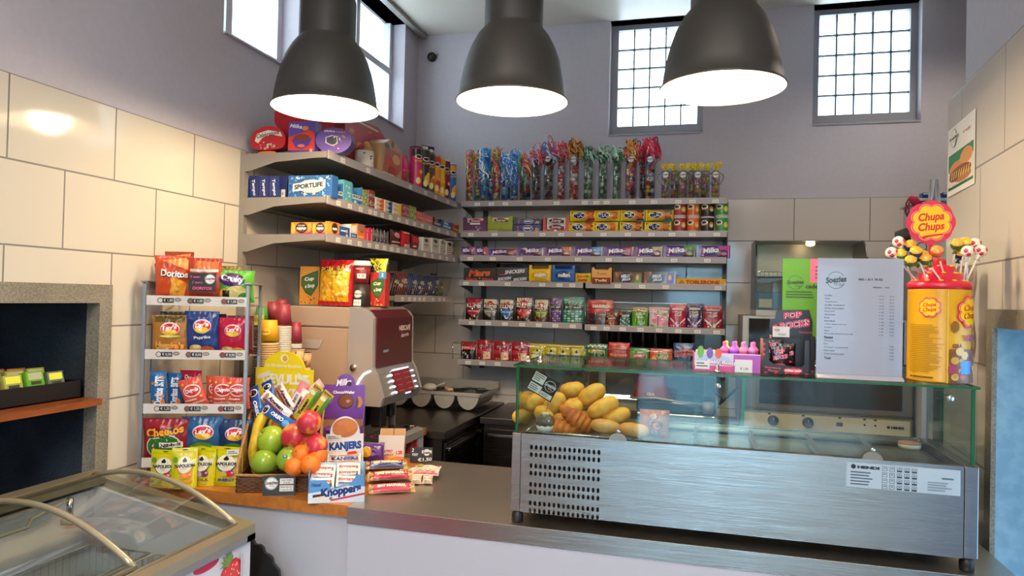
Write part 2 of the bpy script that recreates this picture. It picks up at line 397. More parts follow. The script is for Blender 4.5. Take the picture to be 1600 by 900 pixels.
def window(n, parts, **k):
    t = bpy.data.objects.new(n, None); COL.objects.link(t); t['kind'] = 'structure'
    for nm, bb in parts: bb.name(nm, t)
    return t
fw = M('c9c6cc', .4)
frost = glass('frosted_glass', 'f2fbff', .97, .25, .4, 120, .02, .12)
def side_window(n, y0, y1, z0, mull, trans):
    x = AX-.1; f = B(); g = B()
    for a, c in ((y0, y0+.035), (y1-.035, y1)): f.box(x-.05, a, z0, x, c, CEIL, fw)
    f.box(x-.049, y0+.035, z0, x-.001, y1-.035, z0+.04, fw); f.box(AX-.11, y0, z0-.001, AX+.004, y1, z0+.006, fw)
    for mu in mull: f.box(x-.05, mu-.02, z0, x+.005, mu+.02, CEIL, fw)
    for tr in trans: f.box(x-.05, y0, tr-.02, x+.003, y1, tr+.02, fw)
    g.box(x-.03, y0+.01, z0+.01, x-.026, y1-.01, CEIL, frost)
    window(n, (('window_frame', f), ('pane', g)))
side_window('window_1', WA[0], WA[1], WA[2], [2.5], [])
side_window('window_2', WB_[0], WB_[1], WB_[2], [3.62], [H0+1.41])
lead = M('3b4447', .5)
def leaded(n, hole):
    x0, x1, z0, z1 = hole; y = BY+.085; f = B(); g = B(); ld = B()
    fm = M('96939b', .5)
    f.box(x0, y, z0, x0+.042, y+.05, z1, fm); f.box(x1-.035, y, z0, x1, y+.05, z1, fm); f.box(x0+.042, y+.001, z0, x1-.035, y+.049, z0+.072, fm); f.box(x0+.042, y+.001, z1-.03, x1-.035, y+.049, z1, fm)
    f.prism([(BY-.006, z0), (BY+.085, z0+.03), (BY+.085, z0-.001), (BY-.006, z0-.008)], x0, x1, fm, 'yz')
    gx0, gx1, gz0, gz1 = x0+.042, x1-.035, z0+.072, z1-.03
    g.box(gx0, y+.022, gz0, gx1, y+.026, gz1, frost)
    for i in range(1, 5):
        xx = gx0+(gx1-gx0)*i/5; zz = gz0+(gz1-gz0)*i/5
        ld.box(xx-.004, y+.012, gz0, xx+.004, y+.036, gz1, lead); ld.box(gx0, y+.013, zz-.004, gx1, y+.035, zz+.004, lead)
    window(n, (('window_frame', f), ('pane', g), ('lead_bars', ld)))
leaded('window_3', W1); leaded('window_4', W2)
dkf = M('4b3527', .45)
for i, (a, c, z0, z1) in enumerate(GF):
    f = B(); g = B(); y = YF-.12
    for q in (a, c-.07): f.box(q, y-.04, z0, q+.07, y+.04, z1, dkf)
    for q in (z0, z1-.08, 1.9): f.box(a, y-.04, q, c, y+.04, q+.08, dkf)
    f.box(.17, y-.04, z0, .25, y+.04, z1, dkf)
    g.box(a, y-.003, z0, c, y+.003, z1, GLASS)
    window('window_%d' % (5+i), (('window_frame', f), ('pane', g)))
# outside: street facade and pavement in daylight, eaves over the high windows
m, N, L, bb = newmat('painted_brick'); br = N.new('ShaderNodeTexBrick'); tc = N.new('ShaderNodeTexCoord'); sp = N.new('ShaderNodeSeparateXYZ'); cb = N.new('ShaderNodeCombineXYZ')
L.new(tc.outputs['Object'], sp.inputs[0]); L.new(sp.outputs[0], cb.inputs[0]); L.new(sp.outputs[2], cb.inputs[1]); L.new(cb.outputs[0], br.inputs[0])
br.inputs['Scale'].default_value = 1; br.inputs['Brick Width'].default_value = .25; br.inputs['Row Height'].default_value = .08; br.inputs['Mortar Size'].default_value = .006
for k, c in (('Color1', 'a9c0cf'), ('Color2', '9db6c8'), ('Mortar', '6f8796')): br.inputs[k].default_value = srgb(c)
L.new(br.outputs[0], bb.inputs[0])
b = B(); b.box(-5, -6.3, -.2, 7, -6, 4.5, m); b.box(-5, -6, -.2, 7, -5.93, .9, M('4a5f6e', .6)); tag(b.name('street_facade'), 'pale blue painted brick facade across the street behind the camera', 'building'); bpy.data.objects['street_facade']['kind'] = 'structure'
b = B(); b.box(-6, -6, -.06, 7, YF-.3, -.02, M('8b959c', .8)); o = b.name('floor_outside'); struct(o)
b = B(); b.box(-2.6, BY+.75, H0+1.98, 2.6, BY+1.0, H0+2.6, M('31444a', .8)); struct(b.name('trim_2'))

# ---- granite surrounds and niches
gr, grd = granite('granite', '8e8778', '706a5e', 160), granite('granite_dark', '3b444d', '20272e')
b = B(); x0, x1 = AX-.5, AX+.008; y0, y1, z1 = NI[0], NI[1], NI[3]
b.box(x1-.05, y0, z1-.058, x1, y1, z1+.0, gr); b.box(x1-.05, y1-.048, NI[2], x1, y1, z1-.058, gr); b.box(x1-.05, y0, NI[2], x1, y0+.05, z1-.058, gr)
b.box(AX-.56, y0, NI[2], x1-.05, y0+.03, z1, grd); b.box(AX-.56, y1-.03, NI[2], x1-.05, y1, z1, grd); b.box(AX-.56, y0, z1-.03, x1-.05, y1, z1, grd)
struct(b.name('trim_3'))
b = B(); dk = M('151b22', .35); b.box(AX-.58, y0, NI[2], AX-.5, y1, z1, dk); b.box(AX-.5, 1.0, H0-.30, AX-.47, 1.42, z1-.09, M('05070a', .12))
b.box(AX-.5, .4, H0-.34, AX-.46, .46, z1-.04, dk); b.box(AX-.5, 1.50, NI[2], AX-.44, 1.54, z1-.04, M('20303c', .4)); b.box(AX-.5, .4, NI[2], AX-.45, 1.42, H0-.42, M('66707c', .5)); struct(b.name('trim_4'))
b = B(); x0, x1, z0, z1 = NB
for a in ((x0, BY-.02, z0, x0+.055, BY+.4, z1), (x1-.055, BY-.02, z0, x1, BY+.4, z1), (x0+.055, BY-.019, z1-.06, x1-.055, BY+.4, z1-.001)): b.box(*a, gr)
b.box(x0, BY+.34, z0, x1, BY+.44, z1, M('2a2523', .5)); struct(b.name('trim_5'))
b = B(); b.X = Matrix.Translation((.75, 1.9, 0)) @ Matrix.Rotation(-TH, 4, 'Z')
gb = granite('granite_daylit', '8fb0c0', '7c9fb2', 30)  # reveal granite tinted blue for the daylight falling on it
b.box(-.008, .268, 0, .004, .32, H0+.0, gr); b.box(-.008, -.85, H0-.05, .004, .268, H0+.0, gr); b.box(.004, .268, 0, .62, .32, H0, gb)
struct(b.name('trim_6'))
# ------------------------------------------------------------------ pendant lamps
LZ = H0+.622
shade_out = M('34322f', .5, .0, 0, .03, 300); shade_in = M('f4efe6', .5)
def pendant(x, y, label):
    t = thing('pendant_lamp', label, 'lamp', (x, y, LZ), group='dome pendant lamps over the counter')
    pr = [(.1775, 0), (.1795, .003), (.1775, .008), (.172, .012), (.167, .05), (.160, .09), (.150, .13), (.136, .17), (.116, .208), (.094, .236), (.0935, .24), (.0935, .365), (.090, .378), (.06, .388), (.012, .392)]
    o = B(); o.shell(pr, shade_out, 64); o.name('lamp_shade', t)
    i = B(); i.shell([(.1765, .001)]+[(r-.004, z) for r, z in pr[3:9]]+[(.085, .232), (.02, .237), (.001, .237)], shade_in, 64); i.name('shade_lining', t)
    c = B(); c.tube([(0, 0, .388), (0, 0, CEIL-LZ-.03)], .004, BLACK, 8); c.name('cord', t)
    c = B(); c.lathe([(.055, CEIL-LZ-.035), (.06, CEIL-LZ-.01), (.06, CEIL-LZ)], shade_out, 24); c.name('ceiling_rose', t)
    u = B(); u.ball((0, 0, .10), .042, M('ffd9a0', .5, 0, 14), 20); u.lathe([(.018, .14), (.018, .22)], WHITE, 16); u.name('bulb', t)
    l = light('lamp_light', 'POINT', (x, y, LZ+.03), 19, (1, .79, .50), size=.06)
    return t
pendant(-1.243, 2.118, 'leftmost of the three dark dome pendant lamps, hanging before the side windows')
pendant(-.597, 2.151, 'middle one of the three dark dome pendant lamps over the counter')
pendant(.045, 2.126, 'rightmost of the three dark dome pendant lamps, nearest the pair of leaded windows')
# recessed ceiling spots of the shop, towards and behind the viewer
for k, (x, y) in enumerate(((-.6, .6), (.5, .6), (-.6, -.9), (.6, -.9), (1.2, 3.5))):
    t = thing('ceiling_spot', 'small recessed round spotlight in the ceiling '+['ahead of the viewer on the left', 'ahead of the viewer on the right', 'behind the viewer on the left', 'behind the viewer on the right', 'over the far right corner'][k], 'ceiling light', (x, y, CEIL))
    u = B(); u.shell([(.05, -.001), (.05, -.006), (.038, -.006), (.036, -.001)], CHROME, 24); u.name('trim_ring', t)
    u = B(); u.lathe([(.036, -.003), (.036, -.001)], M('fff0d8', .5, 0, 8), 20); u.name('lens', t)
    light('spot_light', 'SPOT', (x, y, CEIL-.02), 30, (1, .86, .68), size=.04, ang=2.5)
for k, (x, y) in enumerate(((-.3, -.9), (.8, -.9), (.2, -2.0))):  # added panels behind the viewer, unseen, for frontal fill light
    t = thing('fill_panel', 'flat square fill panel added to the ceiling '+['just behind the viewer on the left', 'just behind the viewer on the right', 'far behind the viewer'][k], 'ceiling light', (x, y, CEIL-.03))
    u = B(); u.box(-.3, -.3, .002, .3, .3, .029, WHITE, .004); u.name('panel_frame', t)
    u = B(); u.box(-.28, -.28, .0, .28, .28, .0019, M('fff4e6', .5, 0, 5)); u.name('diffuser', t)
    light('panel_fill', 'AREA', (x, y, CEIL-.036), 50, (1, .92, .84), (0, 0, 0), .55)
u = B(); u.lathe([(.03, 0), (.03, .02), (.022, .035), (.008, .038)], M('201d1d', .4), 20, ax='y'); u.ball((-.035, .004, .02), .008, CHROME, 8)
p = onY(676, 90, BY)
tag(u.name('wall_speaker', None, p, rz=PI), 'small round black wall speaker high in the corner left of the middle lamp', 'speaker')

# ------------------------------------------------------------------ counter, worktops, benches
CT = H0-.64
WD = wood('counter_wood', 'b9722f', 'a05d22')
X_J = -1.018
b = B(); b.prism([(AX+.002, 1.93), (X_J, 1.93), (X_J, 2.57), (-1.28, 2.57), (-1.28, 3.2), (AX+.002, 3.2)], CT-.035, CT, WD, 'xy')
tag(b.name('wooden_countertop'), 'orange brown wooden countertop carrying the crisps rack, fruit and coffee machine', 'countertop')
t = thing('counter_cabinet', 'pale grey panelled counter front under the wooden countertop', 'counter', (AX, 1.95, 0)); gp = M('b9bbc6', .45, 0, 0, 0, 60, 0)
b = B(); b.box(.01, .02, .08, X_J-AX-.003, .6, CT-.036, gp); b.box(.01, .6, .08, .55, 1.22, CT-.036, gp); b.name('body', t)
b = B(); b.box(.01, .0, .08, X_J-AX-.003, .018, CT-.036, gp, .001); b.name('front_panel', t)
b = B(); b.box(.03, .06, 0, X_J-AX-.01, .55, .079, DARK); b.name('plinth', t)
CR_ = .742
t = thing('steel_counter', 'long stainless steel counter with pale grey front panel running to the right wall', 'counter', (X_J, 1.92, 0))
b = B(); b.box(.001, 0, CT-.0015, CR_-X_J, .645, CT, steel('counter_steel', 'd0c6b6', .36, 0, (3, 300, 3))); b.box(.001, 0, CT-.05, CR_-X_J, .0015, CT-.0016, STEELV); b.box(.001, .643, CT-.05, CR_-X_J, .645, CT-.0016, STEELV); b.box(.001, 0.002, CT-.05, .0025, .642, CT-.0016, STEELV); b.name('worktop', t)
b = B(); b.box(.003, .022, .08, CR_-X_J-.004, .60, CT-.0505, gp); b.name('body', t)
b = B(); b.box(.003, .004, .08, CR_-X_J-.004, .02, CT-.0505, gp, .001); b.name('front_panel', t)
b = B(); b.box(.02, .06, 0, CR_-X_J-.01, .5, .079, DARK); b.name('plinth', t)
# benches along the walls
BT = H0-.66
def bench(n, label, x0, x1, y0, y1, face, doors):
    t = thing(n, label, 'work bench', (x0, y0, 0)); X, Y = x1-x0, y1-y0
    b = B(); b.box(0, 0, BT-.035, X, Y, BT, steel('bench_steel', '6f6862', .3, 0, (4, 4, 4)), .003); b.name('worktop', t)
    b = B(); b.box(.02, .02, .12, X-.02, Y-.02, BT-.036, steel('bench_body', '5b5450', .3)); b.name('body', t)
    for k in range(doors):
        b = B(); sd = STEELV
        if face == 'x':
            a0, a1 = .03+(Y-.06)*k/doors, .03+(Y-.06)*(k+1)/doors-.012
            b.box(X-.018, a0, .16, X-.003, a1, BT-.06, steel('bench_door', '544d49', .26), .003); d = b.name('door', t)
            h = B(); h.box(X-.002, a0+.02, BT-.10, X+.012, a1-.02, BT-.085, CHROME, .002); h.name('handle', d)
        else:
            a0, a1 = .03+(X-.06)*k/doors, .03+(X-.06)*(k+1)/doors-.012
            b.box(a0, .003, .16, a1, .018, BT-.06, steel('bench_door', '544d49', .26), .003); d = b.name('door', t)
            h = B(); h.box(a0+.02, -.012, BT-.10, a1-.02, .002, BT-.085, CHROME, .002); h.name('handle', d)
    for a, c in ((.04, .04), (X-.04, .04), (.04, Y-.04), (X-.04, Y-.04)):
        b = B(); b.lathe([(.02, 0), (.02, .12)], CHROME, 12, (a, c, 0)); b.name('leg', t)
bench('steel_bench', 'dark stainless steel cooled bench along the left wall behind the coffee machine', AX+.004, -1.19, 3.21, BY-.02, 'x', 2)
bench('steel_bench', 'stainless steel bench along the back wall that carries the oven', -1.165, .984, 3.69, BY-.02, 'y', 4)

# ------------------------------------------------------------------ shelf units
PR = [B() for _ in range(4)]
def price_tag(t, x, y, z, rz, k, w=.034, h=.019):
    b = flat(w, h, 'e9e2da', .0006); b.T(['€ 1.50', '€ 1.00', '€ 1.75', '€ 2.50', '€ 4.50'][k % 5], 0, .5, .62, .42, '55504c')
    if k not in price_tag.c: price_tag.c[k] = b.name('price_tag', t, (x, y, z), rz); return
    o = price_tag.c[k].copy(); COL.objects.link(o); o.parent = t; o.location = (x, y, z); o.rotation_euler = (0, 0, rz)
price_tag.c = {}
edge_m = M('a39a99', .35)
LSX, LS0, LS1 = AX+.4, 2.47, 4.055
LSZ = [H0+.562, H0+.383, H0+.234]; LSW = H0-.003
BSY, BS0, BS1 = 4.0, -1.412, .125
BSZ = [H0+.572, H0+.389, H0+.245, H0+.096, H0-.140, H0-.378]
def board(t, along, a0, a1, depth0, front, z, tags, k0=0, dark=SHELFM, fh=.034):
    """one shelf: plate, front rail with price tags, end brackets"""
    b = B(); ud = M('77716a', .45, .2)
    if along == 'y':
        b.box(depth0, a0, z-.026, front, a1, z-.002, ud); bd = b.name('shelf_board', t)
        r = B(); r.box(front-.001, a0, z-fh+.004, front+.004, a1, z+.004, edge_m); r.name('shelf_edge', bd)
        for y in (a0, (a0+a1)/2, a1):
            r = B(); r.prism([(depth0, z-.001), (front-.005, z-.001), (front-.005, z-.022), (depth0+.14, z-.038), (depth0+.02, z-.072), (depth0, z-.072)], y-.0015, y+.0015, SHELFM); r.name('bracket', bd)
        for i, y in enumerate(tags): price_tag(bd, front+.0045, y, z-fh+.0085, PI/2, (k0+i) % 5)
    else:
        b.box(a0, front, z-.026, a1, depth0, z-.002, dark if dark else ud); bd = b.name('shelf_board', t)
        r = B(); r.box(a0, front-.004, z-fh+.004, a1, front+.001, z+.004, edge_m); r.name('shelf_edge', bd)
        for x in (a0, a1):
            r = B(); r.prism([(depth0, z-.001), (front+.005, z-.001), (front+.005, z-.03), (depth0-.07, z-.06), (depth0, z-.08)], x-.0015, x+.0015, M('4c4744', .4, .3), 'yz'); r.name('bracket', bd)
        for i, x in enumerate(tags): price_tag(bd, x, front-.0045, z-fh+.0085, 0, (k0+i) % 5)
    return bd
t = thing('wall_shelf_unit', 'grey metal shelf unit on the left wall, seen from its end', 'shelf', (0, 0, 0))
for y in (LS0+.012, (LS0+LS1)/2, LS1-.012):
    b = B(); b.box(AX+.001, y-.012, H0-.35, AX+.024, y+.012, LSZ[0]+.012, SHELFM); b.name('upright', t)
def ty(pxs, z): return [onX(x, 300, LSX).y for x in pxs]
board(t, 'y', LS0, LS1, AX+.025, LSX, LSZ[0], ty((533, 573, 640, 664, 680, 699, 712), 0))
board(t, 'y', LS0, LS1, AX+.025, LSX, LSZ[1], ty((528, 546, 563, 578, 586, 597, 610, 623, 636, 648, 660, 672, 686, 700, 712), 0), 1)
board(t, 'y', LS0, LS1, AX+.025, LSX, LSZ[2], ty((529, 547, 563, 578, 590, 602, 613, 623, 635, 650, 665, 677, 689, 700, 711), 0), 2)
wy0, wy1 = 3.13, 3.93
board(t, 'y', wy0, wy1, AX+.025, LSX, LSW, ty((632, 643, 651, 659, 666, 680, 690, 697), 0), 0)
def wires(t, pts, n='wire_rail', r=.0022):
    b = B()
    for p in pts: b.tube(p, r, CHROME if n == 'wire_rail' else M('6d6762', .35, .6), 5)
    return b.name(n, t)
zt = LSW+.115
wires(t, [[(AX+.05, wy0, zt), (LSX-.004, wy0, zt), (LSX-.004, wy1, zt), (AX+.05, wy1, zt)]]+[[(LSX-.004, y, zt), (LSX-.03, y, LSW+.01), (LSX-.03, y, LSW+.004)] for y in [wy0+(wy1-wy0)*i/30 for i in range(31)]]+[[(x, wy1, zt), (x, wy1-.01, LSW+.004)] for x in [AX+.06+.04*i for i in range(8)]], 'wire_basket', .0016)
t = thing('wall_shelf_unit', 'wide grey metal shelf unit on the back wall with six levels of sweets', 'shelf', (0, 0, 0))
dkm = M('47413f', .45, .2)
for x in (BS0+.07, (BS0+BS1)/2, BS1):
    b = B(); b.box(x-.013, BY-.045, H0-.45, x+.013, BY-.013, BSZ[0], dkm); b.name('upright', t)
XM = -.657
for i, z in enumerate(BSZ):
    pxs = [(746, 768, 790, 827, 870, 914, 932, 948, 988, 1022, 1060, 1082, 1118), (736, 773, 814, 848, 877, 905, 943, 981, 1018, 1050, 1082, 1120), (735, 770, 812, 856, 903, 951, 999, 1053, 1105), (728, 752, 793, 847, 874, 894, 965, 1003, 1040, 1122), (737, 763, 789, 816, 842, 868, 895, 928, 948, 973, 1001, 1030, 1060, 1090, 1120), (732, 754, 778, 915, 950, 990)][i]
    xs = [onY(x, 320+i*48, BSY).x for x in pxs]
    if i < 3: board(t, 'x', BS0, BS1, BY-.045, BSY, z, xs, i)
    else:
        dm = dkm
        board(t, 'x', BS0, XM-.004, BY-.045, BSY, z+(.0), [x for x in xs if x < XM-.03], i)
        board(t, 'x', XM+.012, BS1, BY-.045, BSY, z-(.006 if i == 4 else 0), [x for x in xs if x > XM+.03], i+1)
for x0, x1, z in ((BS0-.03, XM-.01, BSZ[4]), (XM+.015, BS1-.01, BSZ[4]-.006), (BS0-.03, XM-.01, BSZ[5]), (XM+.015, BS1-.01, BSZ[5])):
    zr = z+.098; y = BSY-.012
    wires(t, [[(x0, BY-.08, zr), (x0, y, zr), (x1, y, zr), (x1, BY-.08, zr)]]+[[(x, y, zr), (x, y+.012, z+.003)] for x in [x0+(x1-x0)*i/13 for i in range(14)]], 'wire_rail', .0021)
# ------------------------------------------------------------------ goods on the back shelves
# every item: photo x-range and top give width and height on the real shelf plane
def spanX(x0, x1, top, z, Y):
    a, c = onY(x0, 400, Y), onY(x1, 400, Y); h = onY((x0+x1)/2, top, Y).z-z
    k = (a.x+c.x)/2; r = (onY(0, 0, 1), 0)
    # correct for camera roll: x of a column shifts with height
    zc = onY((x0+x1)/2, top, Y); m = onZmid((x0+x1)/2, z+h/2, Y)
    return m, c.x-a.x, h
def onZmid(x, z, Y):
    lo, hi = 0, 900
    for _ in range(30):
        mid = (lo+hi)/2
        if onY(x, mid, Y).z > z: lo = mid
        else: hi = mid
    return onY(x, lo, Y).x
ribC = {'m': ['d23a3a', 'e8c22e', '3d9a55', 'd84a8a'], 'b': ['2f7fd0', 'eef2f8', '4fb7d8', '2f6ac0'], 'r': ['d8343e', 'e0565a', 'c8d0e6'], 'rb': ['4a72b8', 'd8323c', 'c9d4ea'], 'o': ['e0a02e', '8a2c28', 'f0b93a', '5a3a22'], 'g': ['d8e6d8', '2e8a5c', '9fd0b4', '1f4a36'], 'k': ['e88a2e', '1c1c1e', 'e23a60', 'f0c02c'], 'p': ['e22850', 'd8203c', '1c3030', 'f03a64'], 'y': ['f0d01e', 'f8e040', 'e0c01a']}
tube_clear = glass('tube_plastic', 'f6f8fa', .93, .08, 0, 60, .10)
def sweet_tube(w, h, cols, rib, n, curl, lbl, seed, big=0):
    """clear tube of sweets with a tied top and curling ribbons; returns list of (name, builder)"""
    rd = random.Random(seed); r = w/2; s = B(); hb = h
    s.lathe([(r*.86, .004), (r*.86, hb*.96)], M('8d8078' if not big else 'a04a40', .6), 10, smooth=False) if False else None
    dz = r*.82; k = int(hb/dz)
    for i in range(k):
        for j in range(3):
            a = rd.uniform(0, 6.28)+j*2.1; q = r*.48
            s.ball((q*math.cos(a), q*math.sin(a), min(hb-r*.5, r*.5+dz*i+rd.uniform(0, .004))), r*rd.uniform(.4, .5), M(rd.choice(cols), .3), 7, k=5)
    t = B(); t.lathe([(r, 0), (r, hb), (r*.5, hb+.004)], tube_clear, 16)
    rb = B()
    for i in range(n):
        c = M(rd.choice(ribC[rib]), .18); a = rd.uniform(0, 6.28); z0 = hb+.012; R = curl*rd.uniform(.55, 1.1)
        if rib == 'y':
            pts = [(R*(1.0*math.cos(a)*math.sin(q*PI)+.5*math.sin(q*2*PI)), R*math.sin(a)*math.sin(q*PI), z0-.01+R*1.7*math.sin(q*PI)) for q in [j/11 for j in range(12)]]
        elif big:
            el, wb, ph, dr = rd.uniform(-.2, 1.3), rd.uniform(.1, .5), rd.uniform(0, 6), rd.uniform(.2, 1.1)
            pts = [(R*(math.sin(q*PI*.6)*math.cos(a+q*1.5)*math.cos(el*.8)+wb*.3*math.sin(q*8+ph)), R*(math.sin(q*PI*.6)*math.sin(a+q*1.5)+wb*.2*math.cos(q*7+ph)), z0+R*(.25+.9*el)*math.sin(q*PI*.8)-q*q*curl*dr+R*.2*wb*math.sin(q*9+ph)) for q in [j/11 for j in range(12)]]
        else:
            L_ = rd.uniform(.05, .75)*h
            pts = [(r*1.12*math.cos(a+q*rd.choice((2, 3)))+(R*.3*math.sin(q*14) if q < .4 else 0), r*1.15*math.sin(a+q*2.2), z0+curl*.9*math.sin(min(1, q*3)*PI)-q*L_) for q in [j/9 for j in range(10)]]
        flatribbon(rb, pts, (.0022 if not big else .0026), c)
    out = [('sweets', s), ('tube', t), ('ribbon', rb)]
    kn = B(); kn.lathe([(r*.5, hb), (.006, hb+.012), (r*.42, hb+.03), (.004, hb+.036)], tube_clear, 10); out.append(('tied_top', kn))
    if lbl:
        g = B(); g.W = g.H = 1; g.map = lambda u, v, l: (u, -r-.003-l*.0003, v); g.rough = .4
        shoplogo(g, 0, h*lbl, .018); out.append(('round_label', g))
    return out
def flatribbon(b, pts, w, m):
    pts = [Vector(p) for p in pts]; vs = []
    for i, p in enumerate(pts):
        t = (pts[min(i+1, len(pts)-1)]-pts[max(i-1, 0)]).normalized(); s_ = t.cross(Vector((p.x*.6+.01, p.y*.6-.8, .15)))
        if s_.length < 1e-4: s_ = Vector((1, 0, 0))
        s_.normalize(); vs += [p+s_*w*.9, p-s_*w*.9]
    b.add(vs, [(2*i, 2*i+1, 2*i+3, 2*i+2) for i in range(len(pts)-1)], m, True)
MIX = ['c8302c', 'e8b02a', '3f9a4a', 'd86a2a', 'b8284a', 'e8d8a0']; BLU = ['2454a0', '2f7ac0', '1d3f80', '9fb8cf', '3a8fa8']; DKM = ['3c3f45', '55504e', '2c2a2c', '7a2c2c']
REDM = ['c42a2a', 'd8544a', 'a81e22', 'f0dcc8']; GRN = ['3c7a4a', '7fa888', '2a5a38', 'c9d8c8', '5a9468']; ASS = ['e8e0d0', 'd83a6a', 'e8b82a', '3a6ab8', 'b82030', '2a2a2a']; GLD = ['c8b02c', 'b8843a', '8a9a3a', 'c05a6a', '7a5a8a']
# px centre, width, top of tube, y-depth, contents, ribbon, count, curl, label, big, words
TUB = [(734, 11, 243, .05, MIX, 'm', 16, .022, 0, 0, 'narrow tube of mixed sweets with red and yellow ribbons at the far left end'),
(746, 10, 243, .11, MIX, 'm', 12, .02, 0, 0, 'narrow tube of mixed sweets with yellow and pink ribbons, second from the left end'),
(757, 14, 240, .05, BLU, 'b', 34, .02, 0, 0, 'tube of blue wrapped sweets with blue and white ribbons, leftmost of the blue tubes'),
(776, 12, 238, .06, MIX, 'm', 20, .022, 0, 0, 'tube of mixed sweets with red and yellow ribbons standing between the blue tubes'),
(767, 13, 250, .13, BLU, 'b', 24, .016, 0, 0, 'tube of blue wrapped sweets set back behind the leftmost blue tube'),
(791, 14, 246, .06, BLU, 'b', 34, .02, 0, 0, 'tube of blue wrapped sweets with white and blue ribbons, third of the blue tubes'),
(804, 11, 242, .05, BLU, 'b', 26, .02, 0, 0, 'slim tube of blue wrapped sweets with white ribbons, rightmost of the blue tubes'),
(821, 17, 248, .06, MIX[:1]+DKM, 'm', 22, .024, 0, 0, 'tube of dark red sweets with pink and yellow ribbons right of the blue tubes'),
(838, 14, 252, .06, DKM, 'r', 60, .036, 0, 1, 'tube of dark sweets under a loose red and white ribbon pompom'),
(857, 15, 245, .06, DKM, 'rb', 70, .040, .93, 1, 'tube of dark sweets under a blue and red ribbon pompom with round label'),
(877, 12, 243, .06, REDM, 'r', 60, .034, 0, 1, 'slim tube of red sweets under a red ribbon pompom'),
(897, 15, 240, .06, REDM, 'o', 60, .034, .86, 1, 'tube of red heart sweets under an orange and brown ribbon pompom'),
(919, 14, 246, .06, GRN, 'g', 46, .026, 0, 1, 'green wrapped sweet tube with green and silver ribbons, leftmost of three'),
(942, 14, 246, .06, GRN, 'g', 46, .026, 0, 1, 'green wrapped sweet tube with green and silver ribbons, middle of three'),
(964, 13, 246, .06, GRN, 'g', 46, .026, 0, 1, 'green wrapped sweet tube with green and silver ribbons, rightmost of three'),
(986, 18, 240, .06, ASS, 'k', 64, .032, .86, 1, 'wide tube of assorted sweets under an orange and black ribbon pompom'),
(1005, 12, 250, .15, DKM+['b82030'], 'p', 40, .03, 0, 1, 'dark sweet tube half hidden behind the pink pompom tube'),
(1016, 15, 240, .06, ASS, 'p', 90, .036, .86, 1, 'tube of assorted sweets under a large pink red ribbon pompom')]
for i, (cx, w, top, dy, cols, rb, n, curl, lb, big, words) in enumerate(TUB):
    Y = BSY+dy; z = BSZ[0]-.002
    m, ww, h = spanX(cx-w/2, cx+w/2, top, z, Y)
    t = thing('sweet_tube', words, 'sweet tube', (m, Y, z), group='tall ribboned sweet tubes on the top shelf')
    for nm, g in sweet_tube(ww, h, cols, rb, int(n*1.5), curl*(1.85 if big else 1.25), lb, i+3, big): g.name(nm, t)
for i, (cx, dy, lb) in enumerate(((1040, .05, 1), (1054, .12, 0), (1067, .05, 1), (1081, .12, 0), (1090, .05, 1), (1102, .12, 0), (1118, .05, 1))):
    Y = BSY+dy; z = BSZ[0]-.002; m, ww, h = spanX(cx-6.7, cx+6.7, 268, z, Y)
    t = thing('sweet_jar_tube', 'short tube of chocolate balls with yellow loops, '+ORD[i]+' from the left of seven', 'sweet tube', (m, Y, z), group='short ball tubes with yellow loops on the top shelf')
    for nm, g in sweet_tube(ww, h, GLD, 'y', 12, .026, .86 if lb else 0, 50+i): g.name(nm, t)
    k = B(); rd = random.Random(i)
    for q in range(6):
        a = rd.uniform(-.5, .5)+(PI if q % 2 else 0); flatribbon(k, [(ww*.5*math.cos(a)*(1+.9*math.sin(s*PI)), -ww*.35+ww*.2*math.sin(a), h*.93-s*h*.42+.012*math.sin(s*PI)) for s in [j/7 for j in range(8)]], .0011, M('2c332c', .3))
    k.name('cord_bow', t)

def put(b, n, label, cat, m, Y, z, d, rz=0, group=None, rx=0, sink=0):
    o = b.name(n, None, (m, Y+d/2+.004, z-.0015-sink), rz, rx); return tag(o, label, cat, group)
# ---- second level: boxed bars, cracker packs, small crisp cans
Z2 = BSZ[1]
def tray(w, d, h, col, side, low, art, inner='c9b89a', flaps=.22):
    """open display carton: low front lip, high side flaps"""
    b = B(); b.rough = .4; t = .0018; c = M(col, .4); s = M(side, .4); iw = M(inner, .6)
    b.box(-w/2, -d/2, 0, w/2, d/2, t, iw); b.box(-w/2, d/2-t, t, w/2, d/2, h, iw)
    b.prism([(-w/2, 0), (w/2, 0), (w/2, h*.96), (w/2-w*flaps*.55, h), (w/2-w*flaps, h*low), (-w/2+w*flaps, h*low), (-w/2+w*flaps*.55, h), (-w/2, h*.96)], -d/2, -d/2+t, c)
    b.box(-w/2, -d/2+t, t, -w/2+t, d/2-t, h*.97, s); b.box(w/2-t, -d/2+t, t, w/2, d/2-t, h*.97, s)
    b.W, b.H = w, h; b.map = lambda u, v, l: (u*w, -d/2-l*.00022, v*h); b.l = 1
    if art: art(b)
    return b
def art_blob(b, seed, cols, n=5, u0=-.4, u1=.4, v0=.1, v1=.5, r=.06):
    rd = random.Random(seed)
    for i in range(n):
        b.C(rd.uniform(u0, u1), rd.uniform(v0, v1), rd.uniform(.5, 1)*r*b.H, rd.choice(cols), 9)
def bar(w, h, t, col, art, seed=0, wr=.5, n=8, r=.22):
    b = bag(w, h, t, col, seed, .07, 1, r=r, wr=wr, n=n); b.R(-.497, .02, -.45, .98, col); b.l = 1
    art(b); return b
